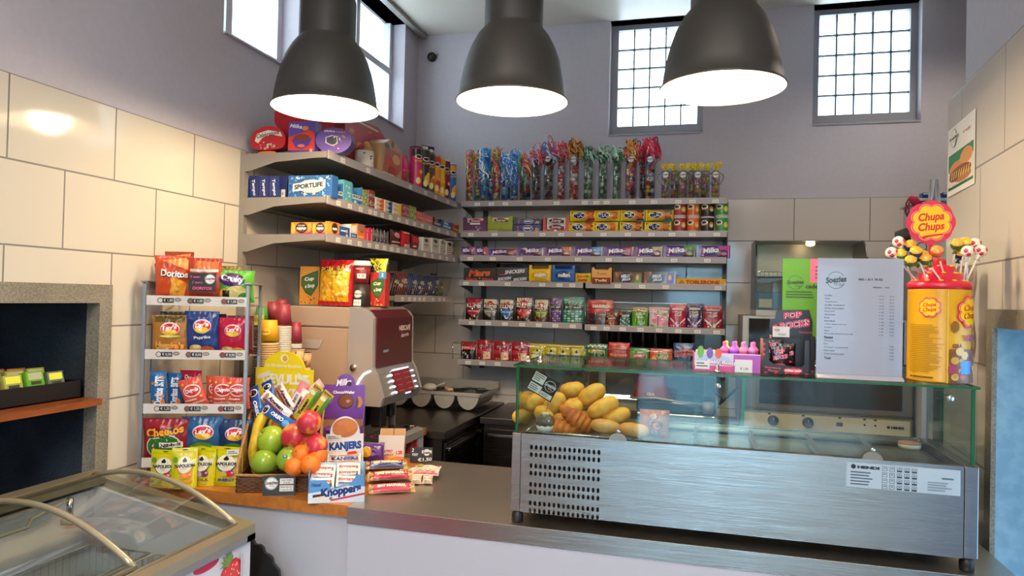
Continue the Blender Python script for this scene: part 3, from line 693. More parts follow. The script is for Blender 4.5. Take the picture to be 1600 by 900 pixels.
for i, (x0, x1, top, cols, flap, inn, words) in enumerate(((723, 760.5, 338, ('5a2a50', '6e3a66'), .2, ('e8c8c8', 'Bueno', '8a2030'), 'aubergine purple display carton of chocolate bars at the left end of the second shelf'), (761.5, 800.5, 336.5, ('8e9a1e', 'a8b03a'), .2, ('e8d8b0', 'Bueno', '5a3a20'), 'olive green and yellow display carton of hazelnut bars, second on the second shelf'), (848, 888, 335.5, ('c8282a', 'e8e0d8'), .14, ('ece2dc', 'Bueno', '3a1a18'), 'red and white display carton of milk chocolate bars beside the yellow cracker packs'))):
    m, w, h = spanX(x0, x1, top, Z2, BSY)
    d = .16
    def art(b, i=i):
        if i == 0: b.R(-.48, .1, .2, .12, 'd8c8d8'); b.R(-.2, .5, .22, .6, 'ece4ea'); art_blob(b, 3, ['8a4a70', 'c08aa8', 'a03a50'], 7, .05, .4, .12, .4, .07)
        elif i == 1: b.R(-.49, .02, .49, .2, '6e7a14'); art_blob(b, 4, ['c08a4a', 'a86a30'], 2, .05, .12, .22, .3, .12); b.R(-.46, .08, -.1, .11, 'd8d8a0')
        else: b.R(-.36, .0, .36, .14, 'c8282a'); b.C(0, .06, .1*b.H, 'f0e8e0')
    t = thing('bar_display_carton', words, 'display carton', (m, BSY+d/2+.004, Z2-.002))
    tray(w, d, h, cols[0], cols[1], .62 if i < 2 else .16, art, flaps=.2 if i < 2 else .13).name('carton', t)
    for k in range(2 if i == 2 else 1):
        bb = bar(w*.72, h*.36, .02, inn[0], lambda b: (b.R(-.44, .1, .44, .9, inn[0]), b.E(-.02, .5, .36, .4, inn[2] if i < 2 else '5a1c1c'), b.T(inn[1], 0, .5, .5, .5, 'f4ece4', .2), b.R(.25, .1, .42, .6, inn[2])), i*3+k)
        bb.name('chocolate_bar', t, (0, -d/2+.02, h*(.56 if i < 2 else .14+.37*k)))
for k, (x0, x1, ty_) in enumerate(((801.5, 845.5, 350), (803, 846, 341))):
    m, w, h = spanX(x0, x1, ty_, Z2, BSY); zb = Z2+(0 if k == 0 else onY(823, 350, BSY).z-Z2+.0005); hh = (onY(823, 350, BSY).z-Z2) if k == 0 else h-(zb-Z2)
    b = carton(w, .12, hh-.001, '1f2d66'); rd = random.Random(k)
    for _ in range(22): b.C(rd.uniform(-.48, .48), rd.uniform(.05, .95), .0012, 'c9d4ea', 6)
    b.E(.02, .5, .18, .4, 'e8ecf4'); b.E(.02, .5, .165, .35, '1f2d66'); b.T('Milky', .02, .5, .26, .36, 'eef2f8', .3, 4, .03); b.P([(.26, .15), (.4, .1), (.42, .5), (.3, .6)], 'b88a5a'); b.R(-.36, .5, -.3, .8, 'a85a80'); b.R(-.36, .1, -.3, .4, 'c83a50')
    put(b, 'chocolate_box', ('lower', 'upper')[k]+' of two stacked midnight blue boxes with star pattern on the second shelf', 'box', m, BSY, zb, .12)
tuc = [(889, 930, 'a82a30', 'red'), (927.5, 968, 'e8c81e', 'plain yellow'), (969, 1006.5, '3a3468', 'dark blue'), (1008, 1051.5, '1f8a98', 'teal')]
for k, (x0, x1, c2, nm) in enumerate(tuc):
    for j in range(2):
        z0 = Z2-.001+j*.0665; m, w, h = spanX(x0-(0 if j else 1.5), x1-(0 if j else 3), 346, Z2, BSY)
        b = bar(w, .062, .05, 'ecc814', lambda b: (b.R(.12 if k != 1 else .3, .03, .46, .97, c2), b.R(-.1, .1, .2, .9, 'd89430'), b.R(.2, .18, .4, .86, 'b8502c'), b.C(.3, .52, .015, 'd87838'), b.E(-.13, .5, .235, .36, 'f4f0e4'), b.E(-.13, .5, .215, .31, '1c2450'), b.T('TUC', -.13, .5, .34, .4, 'ffffff', .15, 6, .0), b.C(-.42, .8, .005, 'c83030')), k*2+j)
        put(b, 'cracker_pack', '%s pack of salted crackers with a %s end, %s column of four' % (('lower', 'upper')[j], nm, ORD[k]), 'cracker pack', m, BSY, z0, .05, group='yellow cracker packs on the second shelf')
for k, (x0, x1, c, c2, nm) in enumerate(((1051.8, 1072, 'a82a2e', 'e0b83a', 'red'), (1073, 1093, 'd8642a', 'f0a850', 'orange'), (1094.5, 1116, '231f20', 'c88a3a', 'black'), (1118, 1138, '3f9440', 'e8c84a', 'green'))):
    for j in range(2):
        m, w, h = spanX(x0, x1, 339, Z2, BSY); b = can(w/2, .079, c, 20)
        b.R(-.7, .02, .7, .1, 'd8d4cc' if c != '231f20' else '3a3636'); b.E(-.25, .66, .28, .17, 'f4f0e8'); b.E(-.25, .68, .2, .1, '241c1a'); b.T('Pringles', -.22, .52, .5, .14, 'f0c020', .1, 14, .03); b.E(.32, .5, .2, .2, c2); b.E(.32, .46, .12, .1, 'e8d8a0')
        b.lathe([(w/2*.98, .079), (w/2*1.0, .08), (w/2*1.0, .086), (w/2*.9, .087)], M('d9d6d0', .3), 20)
        put(b, 'small_crisps_can', '%s %s short crisps can, %s column at the right end of the second shelf' % (('lower', 'upper')[j], nm, ORD[k]), 'crisps can', m, BSY, Z2+j*.0875, w, group='short crisps cans')
# ---- third level: purple chocolate tablets
Z3 = BSZ[2]
CH = [(719.5, 741.5, 384.5, ('c05070', 'a03050'), 'with pink fruit picture, leftmost and overlapped'), (742, 761, 384.5, ('c83a48', 'e07a80'), 'with cherry red picture, second from the left'), (762.5, 807, 388, ('8a2a30', 'a84a30'), 'lying low with dark red top corner, third from the left'), (809.5, 849.5, 384.5, ('e8d8c8', 'f0e8e0'), 'with pale cream swoosh and large lettering, fourth from the left'), (850.5, 893.5, 384.5, ('d87a28', 'e89a3a'), 'with orange corner and caramel picture, fifth from the left'), (895, 942, 384.5, ('5a9ac0', '8ac0d8'), 'with sky blue corner, sixth from the left'), (944, 990, 384.5, ('a82a50', 'c03a5a'), 'with crimson diagonal band, seventh from the left'), (992, 1035.5, 384, ('c8b88a', 'd8c8a0'), 'with beige wavy corner and biscuit picture, eighth from the left'), (1037, 1087.5, 382.5, ('5a9a3a', '7ab04a'), 'with green leaf corner, second from the right end'), (1091.5, 1141, 382.5, ('c84a90', 'e07ab0'), 'with magenta corner at the right end')]
for k, (x0, x1, top, cc, words) in enumerate(CH):
    m, w, h = spanX(x0, x1, top, Z3, BSY)
    b = bar(w, h, .016, '5c3a84', lambda b: (b.R(-.46, .04, -.43, .96, '7a58a0'), (b.P([(.1, .97), (.2, .62), (.32, .7), (.46, .45), (.46, .97)], cc[0]) if k not in (3,) else b.P([(-.42, .8), (-.2, .9), (-.05, .5), (-.15, .45), (-.25, .7)], cc[0])), b.R(.43, .05, .46, .9, cc[1]), b.E(.26, .3, .16, .2, '6a3420'), b.E(.3, .34, .1, .12, cc[1] if k != 3 else '8a5a40'), b.T('Milka', -.1 if k != 3 else .06, .62, .5, .42, 'f4f0f6', .2, 7, .02), b.E(-.36, .2, .04, .09, 'd8a8b8'), b.R(-.3, .1, .1, .15, 'b8a0c8'), b.C(.04, .35, .006, '2a2030')), k, .3, 10)
    put(b, 'chocolate_tablet', 'purple chocolate tablet '+words, 'chocolate bar', m, BSY+.0, Z3, .016, group='purple chocolate tablets on the third shelf')
# ---- fourth level
Z4 = BSZ[3]
def mk4():
    m, w, h = spanX(724, 774.5, 418, Z4, BSY); b = carton(w, .14, h*.98, '1c1512'); b.l = 1
    b.T('Mars', 0, .62, .62, .42, 'd8281e', .35, 3, .03, 'e8b84a', .02); b.R(-.48, .02, .48, .33, '120d0b'); b.T('Mars', -.25, .17, .34, .2, 'c8281e', .35, 0, .03); b.T('Mars', .25, .17, .34, .2, 'c8281e', .35, 0, .03); b.C(0, .22, .004, 'c8a030')
    put(b, 'chocolate_bar_box', 'near black box of caramel bars with red slanting letters at the left end', 'box', m, BSY, Z4, .14)
    m, w, h = spanX(775.5, 825, 417, Z4, BSY); b = carton(w, .14, h*.98, '2a1a14')
    b.T('SNICKERS', .08, .72, .62, .26, 'e8ecf4', .25, 5, .03, '2a4a8a', .03); b.R(-.49, .0, .49, .42, '1a100c'); b.T('SNICKERS', -.24, .22, .42, .2, 'dfe6f2', .3, 6, .03); b.T('SNICKERS', .25, .2, .42, .2, 'dfe6f2', .3, 6, .03); b.R(-.4, .46, -.2, .52, 'c8281e')
    put(b, 'chocolate_bar_box', 'dark brown box of peanut bars with white lettering in front of the darker one', 'box', m, BSY, Z4, .14)
    m, w, h = spanX(778, 826, 411, Z4, BSY+.1); b = carton(w, .08, h, '241612'); b.T('SNICKERS', .12, .84, .66, .2, '3a4a7a', .25, 3, .03)
    put(b, 'chocolate_bar_box', 'tall dark box set back behind the peanut bar box, blue lettering on its top rim', 'box', m, BSY+.145, Z4, .08)
    m, w, h = spanX(733, 772, 410, Z4, BSY+.1); b = carton(w, .08, h*.98, '1c1210'); b.T('Mars', 0, .86, .5, .16, '3a1a14', .25, 3, .03)
    put(b, 'chocolate_bar_box', 'tall dark box set back behind the caramel bar box', 'box', m, BSY+.145, Z4, .08)
    for k, (x0, x1, c, c2, txt, nm) in enumerate(((826.5, 861, 'e0a818', 'f0c41c', 'm&m', 'yellow'), (862.5, 898, '2458a8', '2f6cc0', 'm&m', 'blue'))):
        m, w, h = spanX(x0, x1, 413, Z4, BSY); t = thing('sweet_bag_carton', nm+' display carton with high side flaps holding '+nm+' bags of chocolate sweets', 'display carton', (m, BSY+.07+.004, Z4-.002))
        tray(w, .14, h, c, c, .2, None, c, .2).name('carton', t)
        g = bag(w*.94, h*.72, .03, c2, k+5, .06, 1, wr=.6, n=10); g.E(.05, .5, .38, .4, c if k == 0 else '1a3a7a'); g.T('m&m', .08, .52, .56, .34, 'f4f0ea', .05, 0, .05, '2a1a14', .05); g.R(.1, .12, .4, .2, c)
        g.name('sweet_bag', t, (0, -.07+.016-.035, .004))
    m, w, h = spanX(898.5, 922.5, 426, Z4, BSY)
    b = bar(w, h, .03, 'e8c020', lambda b: (b.T('Nuts', .0, .68, .7, .3, 'c03a20', .1, 4, .04), b.C(.25, .7, .008, '3a7a3a'), b.T('nuts', 0, .3, .6, .24, 'b8281e', .1, 2, .04)), 9)
    put(b, 'nut_sweet_bag', 'small yellow sweet bag with red letters between the blue carton and gold carton', 'sweet bag', m, BSY, Z4, .03)
    m, w, h = spanX(924.5, 955.5, 417, Z4-.003, BSY); t = thing('wafer_bar_carton', 'golden display carton of twin caramel bars with dark red wrappers', 'display carton', (m, BSY+.074, Z4-.004))
    tray(w, .14, h, 'd89a30', 'c08020', .84, lambda b: (b.T('Twix', 0, .6, .5, .12, '8a3a20', 0, 0, .02), b.R(-.4, .5, .4, .52, 'b86a20')), 'b86a24', .18).name('carton', t)
    b = bar(w*.92, h*.38, .03, '8a3a28', lambda b: (b.T('Twix', 0, .5, .7, .5, 'e8c8a0', .15, 4, .04), b.R(-.4, .05, .4, .12, 'd8b060')), 4); b.name('caramel_bar', t, (0, -.07-.02, 0))
    for k, (x0, x1, nm) in enumerate(((958, 1003.5, 'left'), (1005.5, 1055, 'right'))):
        m, w, h = spanX(x0, x1, 425, Z4-.004, BSY); b = B(); b.rough = .2; b.box(-w/2, -.04, 0, w/2, .04, h, M('8a5a34', .5), .004); b.W, b.H = w, h; b.map = lambda u, v, l: (u*w, -.04-l*.0003, v*h)
        rd = random.Random(k)
        for _ in range(16): b.E(rd.uniform(-.46, .46), rd.uniform(.15, .85), .035, .2, rd.choice(['b87a3c', 'a86a34', 'c88a48', '6a3c20']))
        b.E(-.08, .5, .24, .44, '17171a'); b.T('MELO' if k == 0 else 'SMELOK', -.08, .66, .3, .26, 'e8e8ec', .2, 6, .05); b.T('JELLE', -.06, .36, .3, .24, 'e8e8ec', .2, 6, .05)
        b.P([(.2, .05), (.45, .05), (.45, .8), (.3, .85)] if k == 0 else [(.22, .05), (.45, .05), (.45, .95), (.26, .95)], '6a8a30' if k == 0 else '6a4a90'); b.E(.33, .55, .05, .22, 'e8b860')
        b.box(-w/2-.003, -.042, -.0, w/2+.003, .042, h+.002, tube_clear)
        put(b, 'jelly_biscuit_pack', 'clear pack of jelly filled biscuits with round black label, %s one of two' % nm, 'biscuit pack', m, BSY, Z4-.0015, .084)
    m, w, h = spanX(1056.5, 1134.5, 434.5, Z4-.004, BSY); h = .036; b = B(); b.rough = .35; yl = M('e0a828', .35)
    b.X = None; b.prism([(-.02, 0), (.02, 0), (0, h)], -w/2, w/2, yl, 'yz'); b.W, b.H = w, h
    b.map = lambda u, v, l: (u*w, -.02*(1-v)-l*.0003, v*h); b.T('TOBLERONE', .03, .44, .68, .58, 'a82418', 0, 0, .05); b.P([(-.46, .2), (-.4, .8), (-.36, .6), (-.33, .2)], 'b87a18'); b.R(.46, .05, .485, .5, 'd8d0c8')
    put(b, 'triangular_chocolate_bar', 'long yellow triangular chocolate box with red capitals at the right end', 'chocolate bar', m, BSY-.004, Z4-.0005, .04)
mk4()
# ---- fifth level: stand-up bags behind the wire rail
Z5 = BSZ[4]
def kl(c, c2, burst=0):
    def a(b):
        b.R(-.42, .80, .42, .97, 'cfc2a8' if c != 'a8203c' else 'b82040')
        if burst:
            for q in range(-5, 6): b.P([(q*.02, .62), (q*.085-.018, .98), (q*.085+.018, .98)], 'e8e0d8' if q % 2 else 'b8281e')
        b.P([(-.42, .62), (-.2, .82), (0, .9), (.2, .82), (.42, .62)], 'b01e22'); b.T('KLENE', 0, .68, .84, .2, 'f2eee4', 0, 0, .05)
        b.P([(-.44, .5), (0, .56), (.44, .5), (.3, .3), (0, .16), (-.3, .3)], c); b.R(-.3, .4, .3, .44, 'd8d0c8'); art_blob(b, len(c)+int(c, 16) % 9, c2, 9, -.38, .38, .05, .26, .05)
    return a
def dots(c, c2, c3):
    def a(b):
        rd = random.Random(int(c, 16) % 99); b.R(-.44, .8, .44, .92, c2[0])
        for i in range(5):
            for j in range(5): b.E(-.36+.18*j, .1+.09*i, .075, .035, c2[(i+j) % len(c2)])
        b.R(-.44, .56, .44, .7, '16181a'); b.T(c3, 0, .63, .7, .12, 'f2f0ea', .1, 3, .04)
        for j in range(5): b.E(-.34+.17*j, .78, .06, .03, c2[1])
    return a
B5 = [(726, 752, 465.5, '2a1a18', kl('a8203c', ['c8a878', '3a2a24', 'e8c8a8']), 'black liquorice bag with crimson band, first from the left'), (753, 777, 466, '221e1c', kl('8a8880', ['b8b0a0', '1c1a18']), 'black liquorice bag with grey band, second from the left'), (778, 803, 467, '232426', kl('2f6fb0', ['d8e0e8', '2a2a2a']), 'black liquorice bag with blue band, third from the left'), (804, 832, 464, '261a18', kl('c02a2c', ['c88a5a', '2a1a14'], 1), 'liquorice bag with red and white sunburst top, fourth from the left'), (833, 857, 467, '4a2c1e', kl('8a9a3c', ['7a4a2a', 'a86a3a']), 'brown liquorice bag with green band, fifth from the left'), (858, 877, 465, '3c2c60', dots('3c2c60', ['5a3a80', '9a6ab0', 'b890c8'], 'Drops'), 'violet sweets bag with rows of dots beside the teal bag'), (878, 912, 463.5, '1c6a5c', dots('1c6a5c', ['2f8a78', '8ac8b8', 'c8e0d8'], 'Mentos'), 'teal green sweets bag with rows of dots, rightmost of the left bay')]
for k, (x0, x1, top, c, a, words) in enumerate(B5):
    m, w, h = spanX(x0, x1, top, Z5, BSY+.02); b = bag(w, h, .035, c, k+20, .05, pouch=1, n=12, wr=.7); a(b)
    put(b, 'sweets_bag', words, 'sweets bag', m, BSY+.02, Z5, .035, group='liquorice and sweets bags in the left fifth shelf bay')
def gem(c, c2, bot):
    def a(b):
        b.R(-.44, .86, .44, .98, c2); b.R(-.34, .76, .34, .83, 'ece4e4'); b.T('FAVORINI', 0, .795, .6, .05, c2); b.T('Tutti', 0, .66, .4, .1, 'f0e0e8', .3, 5); b.T('Gusti', .02, .56, .4, .1, 'f0e0e8', .3, 5)
        b.P([(-.44, .44), (0, .14), (.44, .44), (.44, .36), (0, .06), (-.44, .36)], 'ece6e4'); art_blob(b, 5, bot, 12, -.4, .4, .06, .25, .05)
    return a
B5R = [(917, 956, 468, 'c0202c', lambda b: (b.T('HARIBO', 0, .74, .66, .15, 'f6f2ee', 0, 0, .05), b.R(-.46, .02, .46, .46, '3a2c34'), art_blob(b, 3, ['5a4650', '2a2028', '6a5660'], 12, -.4, .4, .06, .4, .06)), 'bright red sweets bag with white capitals, left end of right bay', .0), (945, 966, 486, '6a2a1c', lambda b: (b.R(-.44, .45, .44, .6, '17171a'), b.T('mentos', .04, .53, .6, .1, 'f0f0ea', .1, 3, .04), [b.E(-.33+.165*j, .08+.09*i, .07, .038, ['d86a3a', '3a1c14', 'c84a30'][(i+j) % 3]) for i in range(9) for j in range(5) if not 4 <= i <= 5]), 'dark orange and black dotted sweets bag, second in the right bay', -.012), (966.5, 986, 485, '143c38', lambda b: (b.R(-.44, .6, .44, .76, '12211f'), b.C(-.34, .8, .009, 'd8442c'), b.T('mentos', .04, .68, .6, .1, 'f0f0ea', .1, 3, .04), [b.E(-.33+.165*j, .08+.09*i, .07, .038, ['5ab0a0', 'cfe6de', '2a7a6c'][(i+j) % 3]) for i in range(6) for j in range(5)]), 'black and mint dotted sweets bag, third in the right bay', .0), (987, 1012, 480, '5a9a24', lambda b: (b.R(-.46, .8, .46, .98, 'c88a6a'), b.E(0, .42, .44, .34, '4c8a1c'), b.E(-.1, .38, .2, .2, '6ab02c'), b.E(.15, .46, .16, .2, '3c7414'), b.T('Salmiak', 0, .5, .5, .09, 'e8f0d8', .1)), 'green candy box bag with salmon pink top, fourth in the right bay', .0), (1014, 1045, 480, 'd8cfc4', lambda b: (b.R(-.46, .84, .46, .97, 'e08aa0'), b.T('Perzik', 0, .66, .5, .1, '8a2a4a', .1, 3, .04), b.E(-.02, .38, .34, .26, 'd87a9a'), b.E(.3, .24, .16, .16, 'e090a8'), b.C(.3, .66, .009, '6aa83a'), b.R(-.44, .04, -.2, .14, '6a9a3a')), 'white bag with pink fruit sweets picture, fifth in the right bay', .0), (1046, 1072, 475, 'b01a40', gem('b01a40', 'c82048', ['d8a8b0', 'e8c0c8', 'a03050']), 'magenta stand-up sweets pouch, sixth in the right bay', .0), (1073, 1098, 474, '40285e', gem('40285e', '2a1c44', ['b88aa8', 'd8b0a0', '5a3a7a']), 'dark violet stand-up sweets pouch between two red ones', .0), (1099, 1129, 477, '9a1c34', gem('9a1c34', 'b0203c', ['d8c0a8', 'b85a6a', 'e8d8b8']), 'crimson stand-up sweets pouch at the right end of the right bay', .0)]
for k, (x0, x1, top, c, a, words, dy) in enumerate(B5R):
    z = Z5-.0065; m, w, h = spanX(x0, x1, top, z, BSY+.02); b = bag(w, h, .035 if k != 0 else .04, c, k+40, .05, pouch=1, n=12, wr=.7); a(b)
    put(b, 'sweets_bag', words+', fifth shelf', 'sweets bag', m, BSY+.02+(.04 if k == 0 else 0), z, .035, group='sweets bags in the right fifth shelf bay')
# ---- sixth level
Z6 = BSZ[5]
def vkm(b): b.R(-.44, .35, .44, .56, 'b83040'); b.T('FRUIT', -.05, .7, .5, .14, 'e8a0a8', .1, 0); b.P([(-.1, .45), (.35, .45), (.4, .1), (-.05, .05)], 'e0b890'); art_blob(b, 2, ['e8c8a0', 'c86a50', '7a1c20'], 8, -.4, .3, .06, .4, .06); b.P([(.0, .98), (.12, .98), (.2, .7), (.12, .7)], 'e8c8c8')
def nap(b):
    b.R(-.46, .9, .46, .97, 'c8b41c'); b.E(0, .34, .34, .26, 'e8e2c8'); b.lgo = 1; b.P([(-.05, .58), (.05, .58), (.08, .66), (0, .76), (-.08, .66)], '23211c'); b.T('NAPOLEON', 0, .48, .8, .07, '23211c'); b.E(.1, .26, .12, .1, 'b8a84a')
B6 = [(718.5, 742, 534, '17100f', lambda b: (b.R(-.46, .55, .46, .97, 'b81c24'), b.T('VENCO', 0, .68, .8, .13, 'f0e8e4', 0, 0, .03), art_blob(b, 8, ['8a8a8c', '4a4a4c', 'b8b8b8'], 14, -.4, .4, .06, .44, .06)), 'black liquorice bag with red top at the left end'), (743.5, 769, 531, '9a1824', vkm, 'red wine gum bag, first of three alike'), (770, 797, 533, '9a1824', vkm, 'red wine gum bag, second of three alike'), (798, 826, 534, '9a1824', vkm, 'red wine gum bag, third of three alike'), (827, 850, 537, 'd0bc18', nap, 'yellow lemon sweets pouch, first of four'), (847, 872, 538, 'd0bc18', nap, 'yellow lemon sweets pouch, second of four'), (868, 890, 539, 'd0bc18', nap, 'yellow lemon sweets pouch, third of four'), (887, 911, 540, 'd0bc18', nap, 'yellow lemon sweets pouch, fourth of four'), (915, 948.5, 537, '3c6a2c', lambda b: (b.R(-.46, .02, .46, .34, 'c0282a'), b.T('HARIBO', 0, .2, .7, .12, 'f0ece4', 0, 0, .05), [b.C(-.4+.1*q, .88+.04*(q % 2), .006, 'dfe8d0') for q in range(9)], b.T('Kikkers', 0, .66, .8, .13, 'd8c850', .1, 0, .04), b.T('Smurfen', 0, .5, .7, .1, '3a2a14', .1, 0, .04)), 'green sweets bag with red lower band, first in the right bay'), (950, 983, 535, 'b8202a', lambda b: (b.T('Alkmaars', 0, .78, .7, .1, 'e0a850', .1), b.T('Kersen', 0, .5, .8, .12, 'e8b060', .1, 0, .03), b.T('fresh', 0, .26, .6, .1, 'e8b060', .1), b.R(-.44, .88, .44, .96, 'd83a40')), 'rounded red sweets bag with gold lettering, second in the right bay'), (983, 1013, 544, '4a9a2c', lambda b: (b.R(-.3, .5, .3, .75, 'b02a2a'), b.T('HARIBO', 0, .62, .5, .14, 'e8e0d0'), b.E(0, .3, .2, .18, 'c85a3a')), 'green sweets bag with red panel, third in the right bay'), (1015, 1050, 545, 'd85a24', lambda b: (b.R(-.2, .3, .36, .8, '6a7a2c'), b.T('Pinda', .08, .55, .4, .14, 'e8c8a0'), b.E(-.3, .4, .1, .3, 'e88a4a')), 'orange sweets bag with olive panel, fourth in the right bay'), (1052, 1085, 536, '1c3a6c', lambda b: (b.T('HARIBO', 0, .62, .84, .22, 'c82a2c', .1, 5, .06, 'f0f0f0', .05), art_blob(b, 6, ['c8a82a', 'c03a2c', '17171a'], 9, -.4, .4, .06, .34, .08)), 'navy blue sweets bag with red capitals at the right end')]
for k, (x0, x1, top, c, a, words) in enumerate(B6):
    dz = 0; m, w, h = spanX(x0, x1, top, Z6, BSY+.02)
    if k >= 8: h *= 1.0
    b = bag(w, h, .034, c, k+60, .05, pouch=1, n=12, wr=.7); a(b)
    put(b, 'sweets_bag', words+', bottom shelf', 'sweets bag', m, BSY+.02+(.018 if k in (5, 7) else 0), Z6, .034, rz=(.0), group='sweets bags on the sixth shelf')
# things inside the back wall niche: dark cups on a wooden ledge
b = B(); b.box(NB[0]+.057, BY+.05, H0-.31, NB[1]-.057, BY+.33, H0-.285, wood('niche_wood', '7a5030', '5a3a20')); tag(b.name('niche_ledge'), 'brown wooden ledge inside the granite framed niche behind the shelves', 'shelf')
for k in range(7):
    b = B(); b.lathe([(.026, 0), (.033, .085), (.035, .088), (.030, .088), (.024, .006)], M('1d1a1a', .3), 16)
    o = b.name('black_cup', None, (NB[0]+.12+.075*k, BY+.12, H0-.285)); tag(o, 'small black cup on the wooden ledge in the niche, '+ORD[k]+' from the left', 'cup', 'black cups on the niche ledge')
b = B(); b.box(0, 0, 0, .155, .012, .09, M('c4bcb4', .4), .004)
for k in (.045, .11): b.lathe([(.02, -.004), (.02, -.002), (.0, -.0025)], M('b0a8a0', .4), 16, (k, 0, .045), 'y'); b.box(k-.010, -.006, .042, k-.006, -.0045, .048, DARK); b.box(k+.006, -.006, .042, k+.010, -.0045, .048, DARK)
p = onY(878, 588, BY-.026); tag(b.name('wall_socket', None, (p.x, BY-.026, p.z-.03)), 'double white power socket on the tiles above the bread rolls', 'socket')
# ------------------------------------------------------------------ goods on the left wall shelves (facing the aisle, +X, or the near end, -Y)
def onXmid(x, z, X):
    lo, hi = 0, 900
    for _ in range(30):
        mid = (lo+hi)/2
        if onX(x, mid, X).z > z: lo = mid
        else: hi = mid
    return onX(x, lo, X).y
def spanY(x0, x1, h, z, X=None):
    X = LSX if X is None else X
    a, c = onXmid(x0, z+h/2, X), onXmid(x1, z+h/2, X); return (a+c)/2, c-a
def hY(x, top, z, X=None): return onX(x, top, LSX if X is None else X).z-z
def putY(b, n, label, cat, m, z, d, X=None, group=None, rz=PI/2):
    o = b.name(n, None, ((LSX if X is None else X)-d/2-.004, m, z-.0015), rz); return tag(o, label, cat, group)
def end(x0, x1, top, z, Y): return spanX(x0, x1, top, z, Y)
Z1 = LSZ[0]
YE_ = LS0+.03
# near end, facing the viewer
def outline_box(pts, d, col, side, w, h):
    b = B(); b.rough = .35; P = [(u*w, v*h) for u, v in pts]; b.prism(P, -d/2, d/2, M(side, .35)); b.W, b.H = w, h
    b.map = lambda u, v, l: (u*w, -d/2-l*.0003, v*h); b.P(pts, col); return b
def heart(n=26, k=.0):
    pts = []
    for i in range(n):
        a = 2*PI*i/n; x = 16*math.sin(a)**3; y = 13*math.cos(a)-5*math.cos(2*a)-2*math.cos(3*a)-math.cos(4*a); pts.append((x/33, (y+17)/29.5))
    return pts
m, w, h = end(389, 446, 196, Z1, YE_)
b = outline_box([(.5*math.cos(a)*(1 if abs(math.cos(a)) < .8 else .98)-.0, .5+.5*math.sin(a)+(.0 if math.sin(a) > -.5 else (-.5-math.sin(a))*.35)) for a in [2*PI*i/22 for i in range(22)]], .05, 'b8242c', '8a1a22', w, h)
b.P([(-.36, .5), (-.3, .75), (0, .86), (.34, .78), (.4, .62), (.1, .7), (-.15, .6), (-.26, .42)], 'e8dcc8'); b.T('Celebrations', -.0, .72, .62, .15, '2a1c30', .2, 8, .02)
art_blob(b, 11, ['c8b0a0', '2a3a6a', 'b8863a', 'e8d0b0', '5a2a2a'], 16, -.2, .26, .2, .46, .05); b.E(0, .08, .25, .06, 'e8682a')
put(b, 'chocolates_box', 'rounded red box of assorted chocolates standing at the near end of the top left shelf', 'chocolates box', m, YE_, Z1, .05)
m, w, h = end(424, 530, 152, Z1, YE_+.10)
b = outline_box(heart(), .06, 'b41c24', '8a141c', w, h)
for q in range(3):
    cx, cy = (-.15, .3, .1)[q], (.32, .45, .75)[q]
    for k in range(5): a = k*PI/5; b.P([(cx-.06*math.cos(a), cy-.06*math.sin(a)), (cx-.06*math.cos(a)+.01, cy-.06*math.sin(a)-.01), (cx+.06*math.cos(a), cy+.06*math.sin(a))], 'd8844a')
put(b, 'heart_box', 'big red heart shaped gift box behind the chocolates at the near end of the shelf', 'gift box', m, YE_+.10, Z1, .06)
m, w, h = end(449.5, 491, 189, Z1, YE_-.01)
b = carton(w, .05, h, '5a4496'); b.P([(-.5, 0), (.5, 0), (.5, .12), (-.5, .12)], '4a3a86'); b.P([(-.5, .12), (.5, .08), (.5, .62), (.3, .72), (-.1, .62), (-.5, .52)], 'c83a28'); b.T('Milka', -.2, .86, .46, .12, 'f4f0f6', .3, -8, .02); b.T('Leo', .1, .8, .3, .06, 'f4f0f6', .3, -8, .02)
b.P([(-.38, .45), (.4, .48), (.28, .24), (0, .12), (-.22, .2)], '4c3a90'); b.E(0, .5, .3, .1, '7a3420'); b.E(.15, .78, .12, .07, 'd87a40'); b.E(0, .24, .14, .05, 'd8683a'); b.R(.33, .02, .43, .14, 'c8b0b0')
put(b, 'praline_box', 'upright violet and red praline box with a bowl picture beside the rounded red box', 'chocolates box', m, YE_-.01, Z1, .05)
m, w, h = end(495, 546, 199, Z1, YE_+.02); b = outline_box([(.5*math.cos(a), .5+.5*math.sin(a)) for a in [2*PI*i/24 for i in range(24)]], .07, '6a50a0', '57428c', w, h)
b.P([(-.22, .62), (-.05, .7), (.1, .66), (.12, .36), (-.05, .3), (-.22, .4)], 'ece8f0'); b.P([(-.2, .6), (-.04, .67), (.08, .64), (.1, .38), (-.05, .33), (-.19, .42)], '4a4450'); art_blob(b, 8, ['c83a3a', 'e8b84a', '3a8ac8', 'e8e0d8'], 18, -.02, .38, .18, .7, .035); b.T('Milka', -.1, .85, .3, .08, 'f4f0f6', .2, 0, .02); b.T('Naps', .2, .82, .25, .07, 'e8a83a', .2, 0, .02)
o = put(b, 'round_sweets_box', 'round violet box of mini chocolates at the corner of the top left shelf', 'chocolates box', m-.004, YE_+.02, Z1, .05, rz=R_(14))
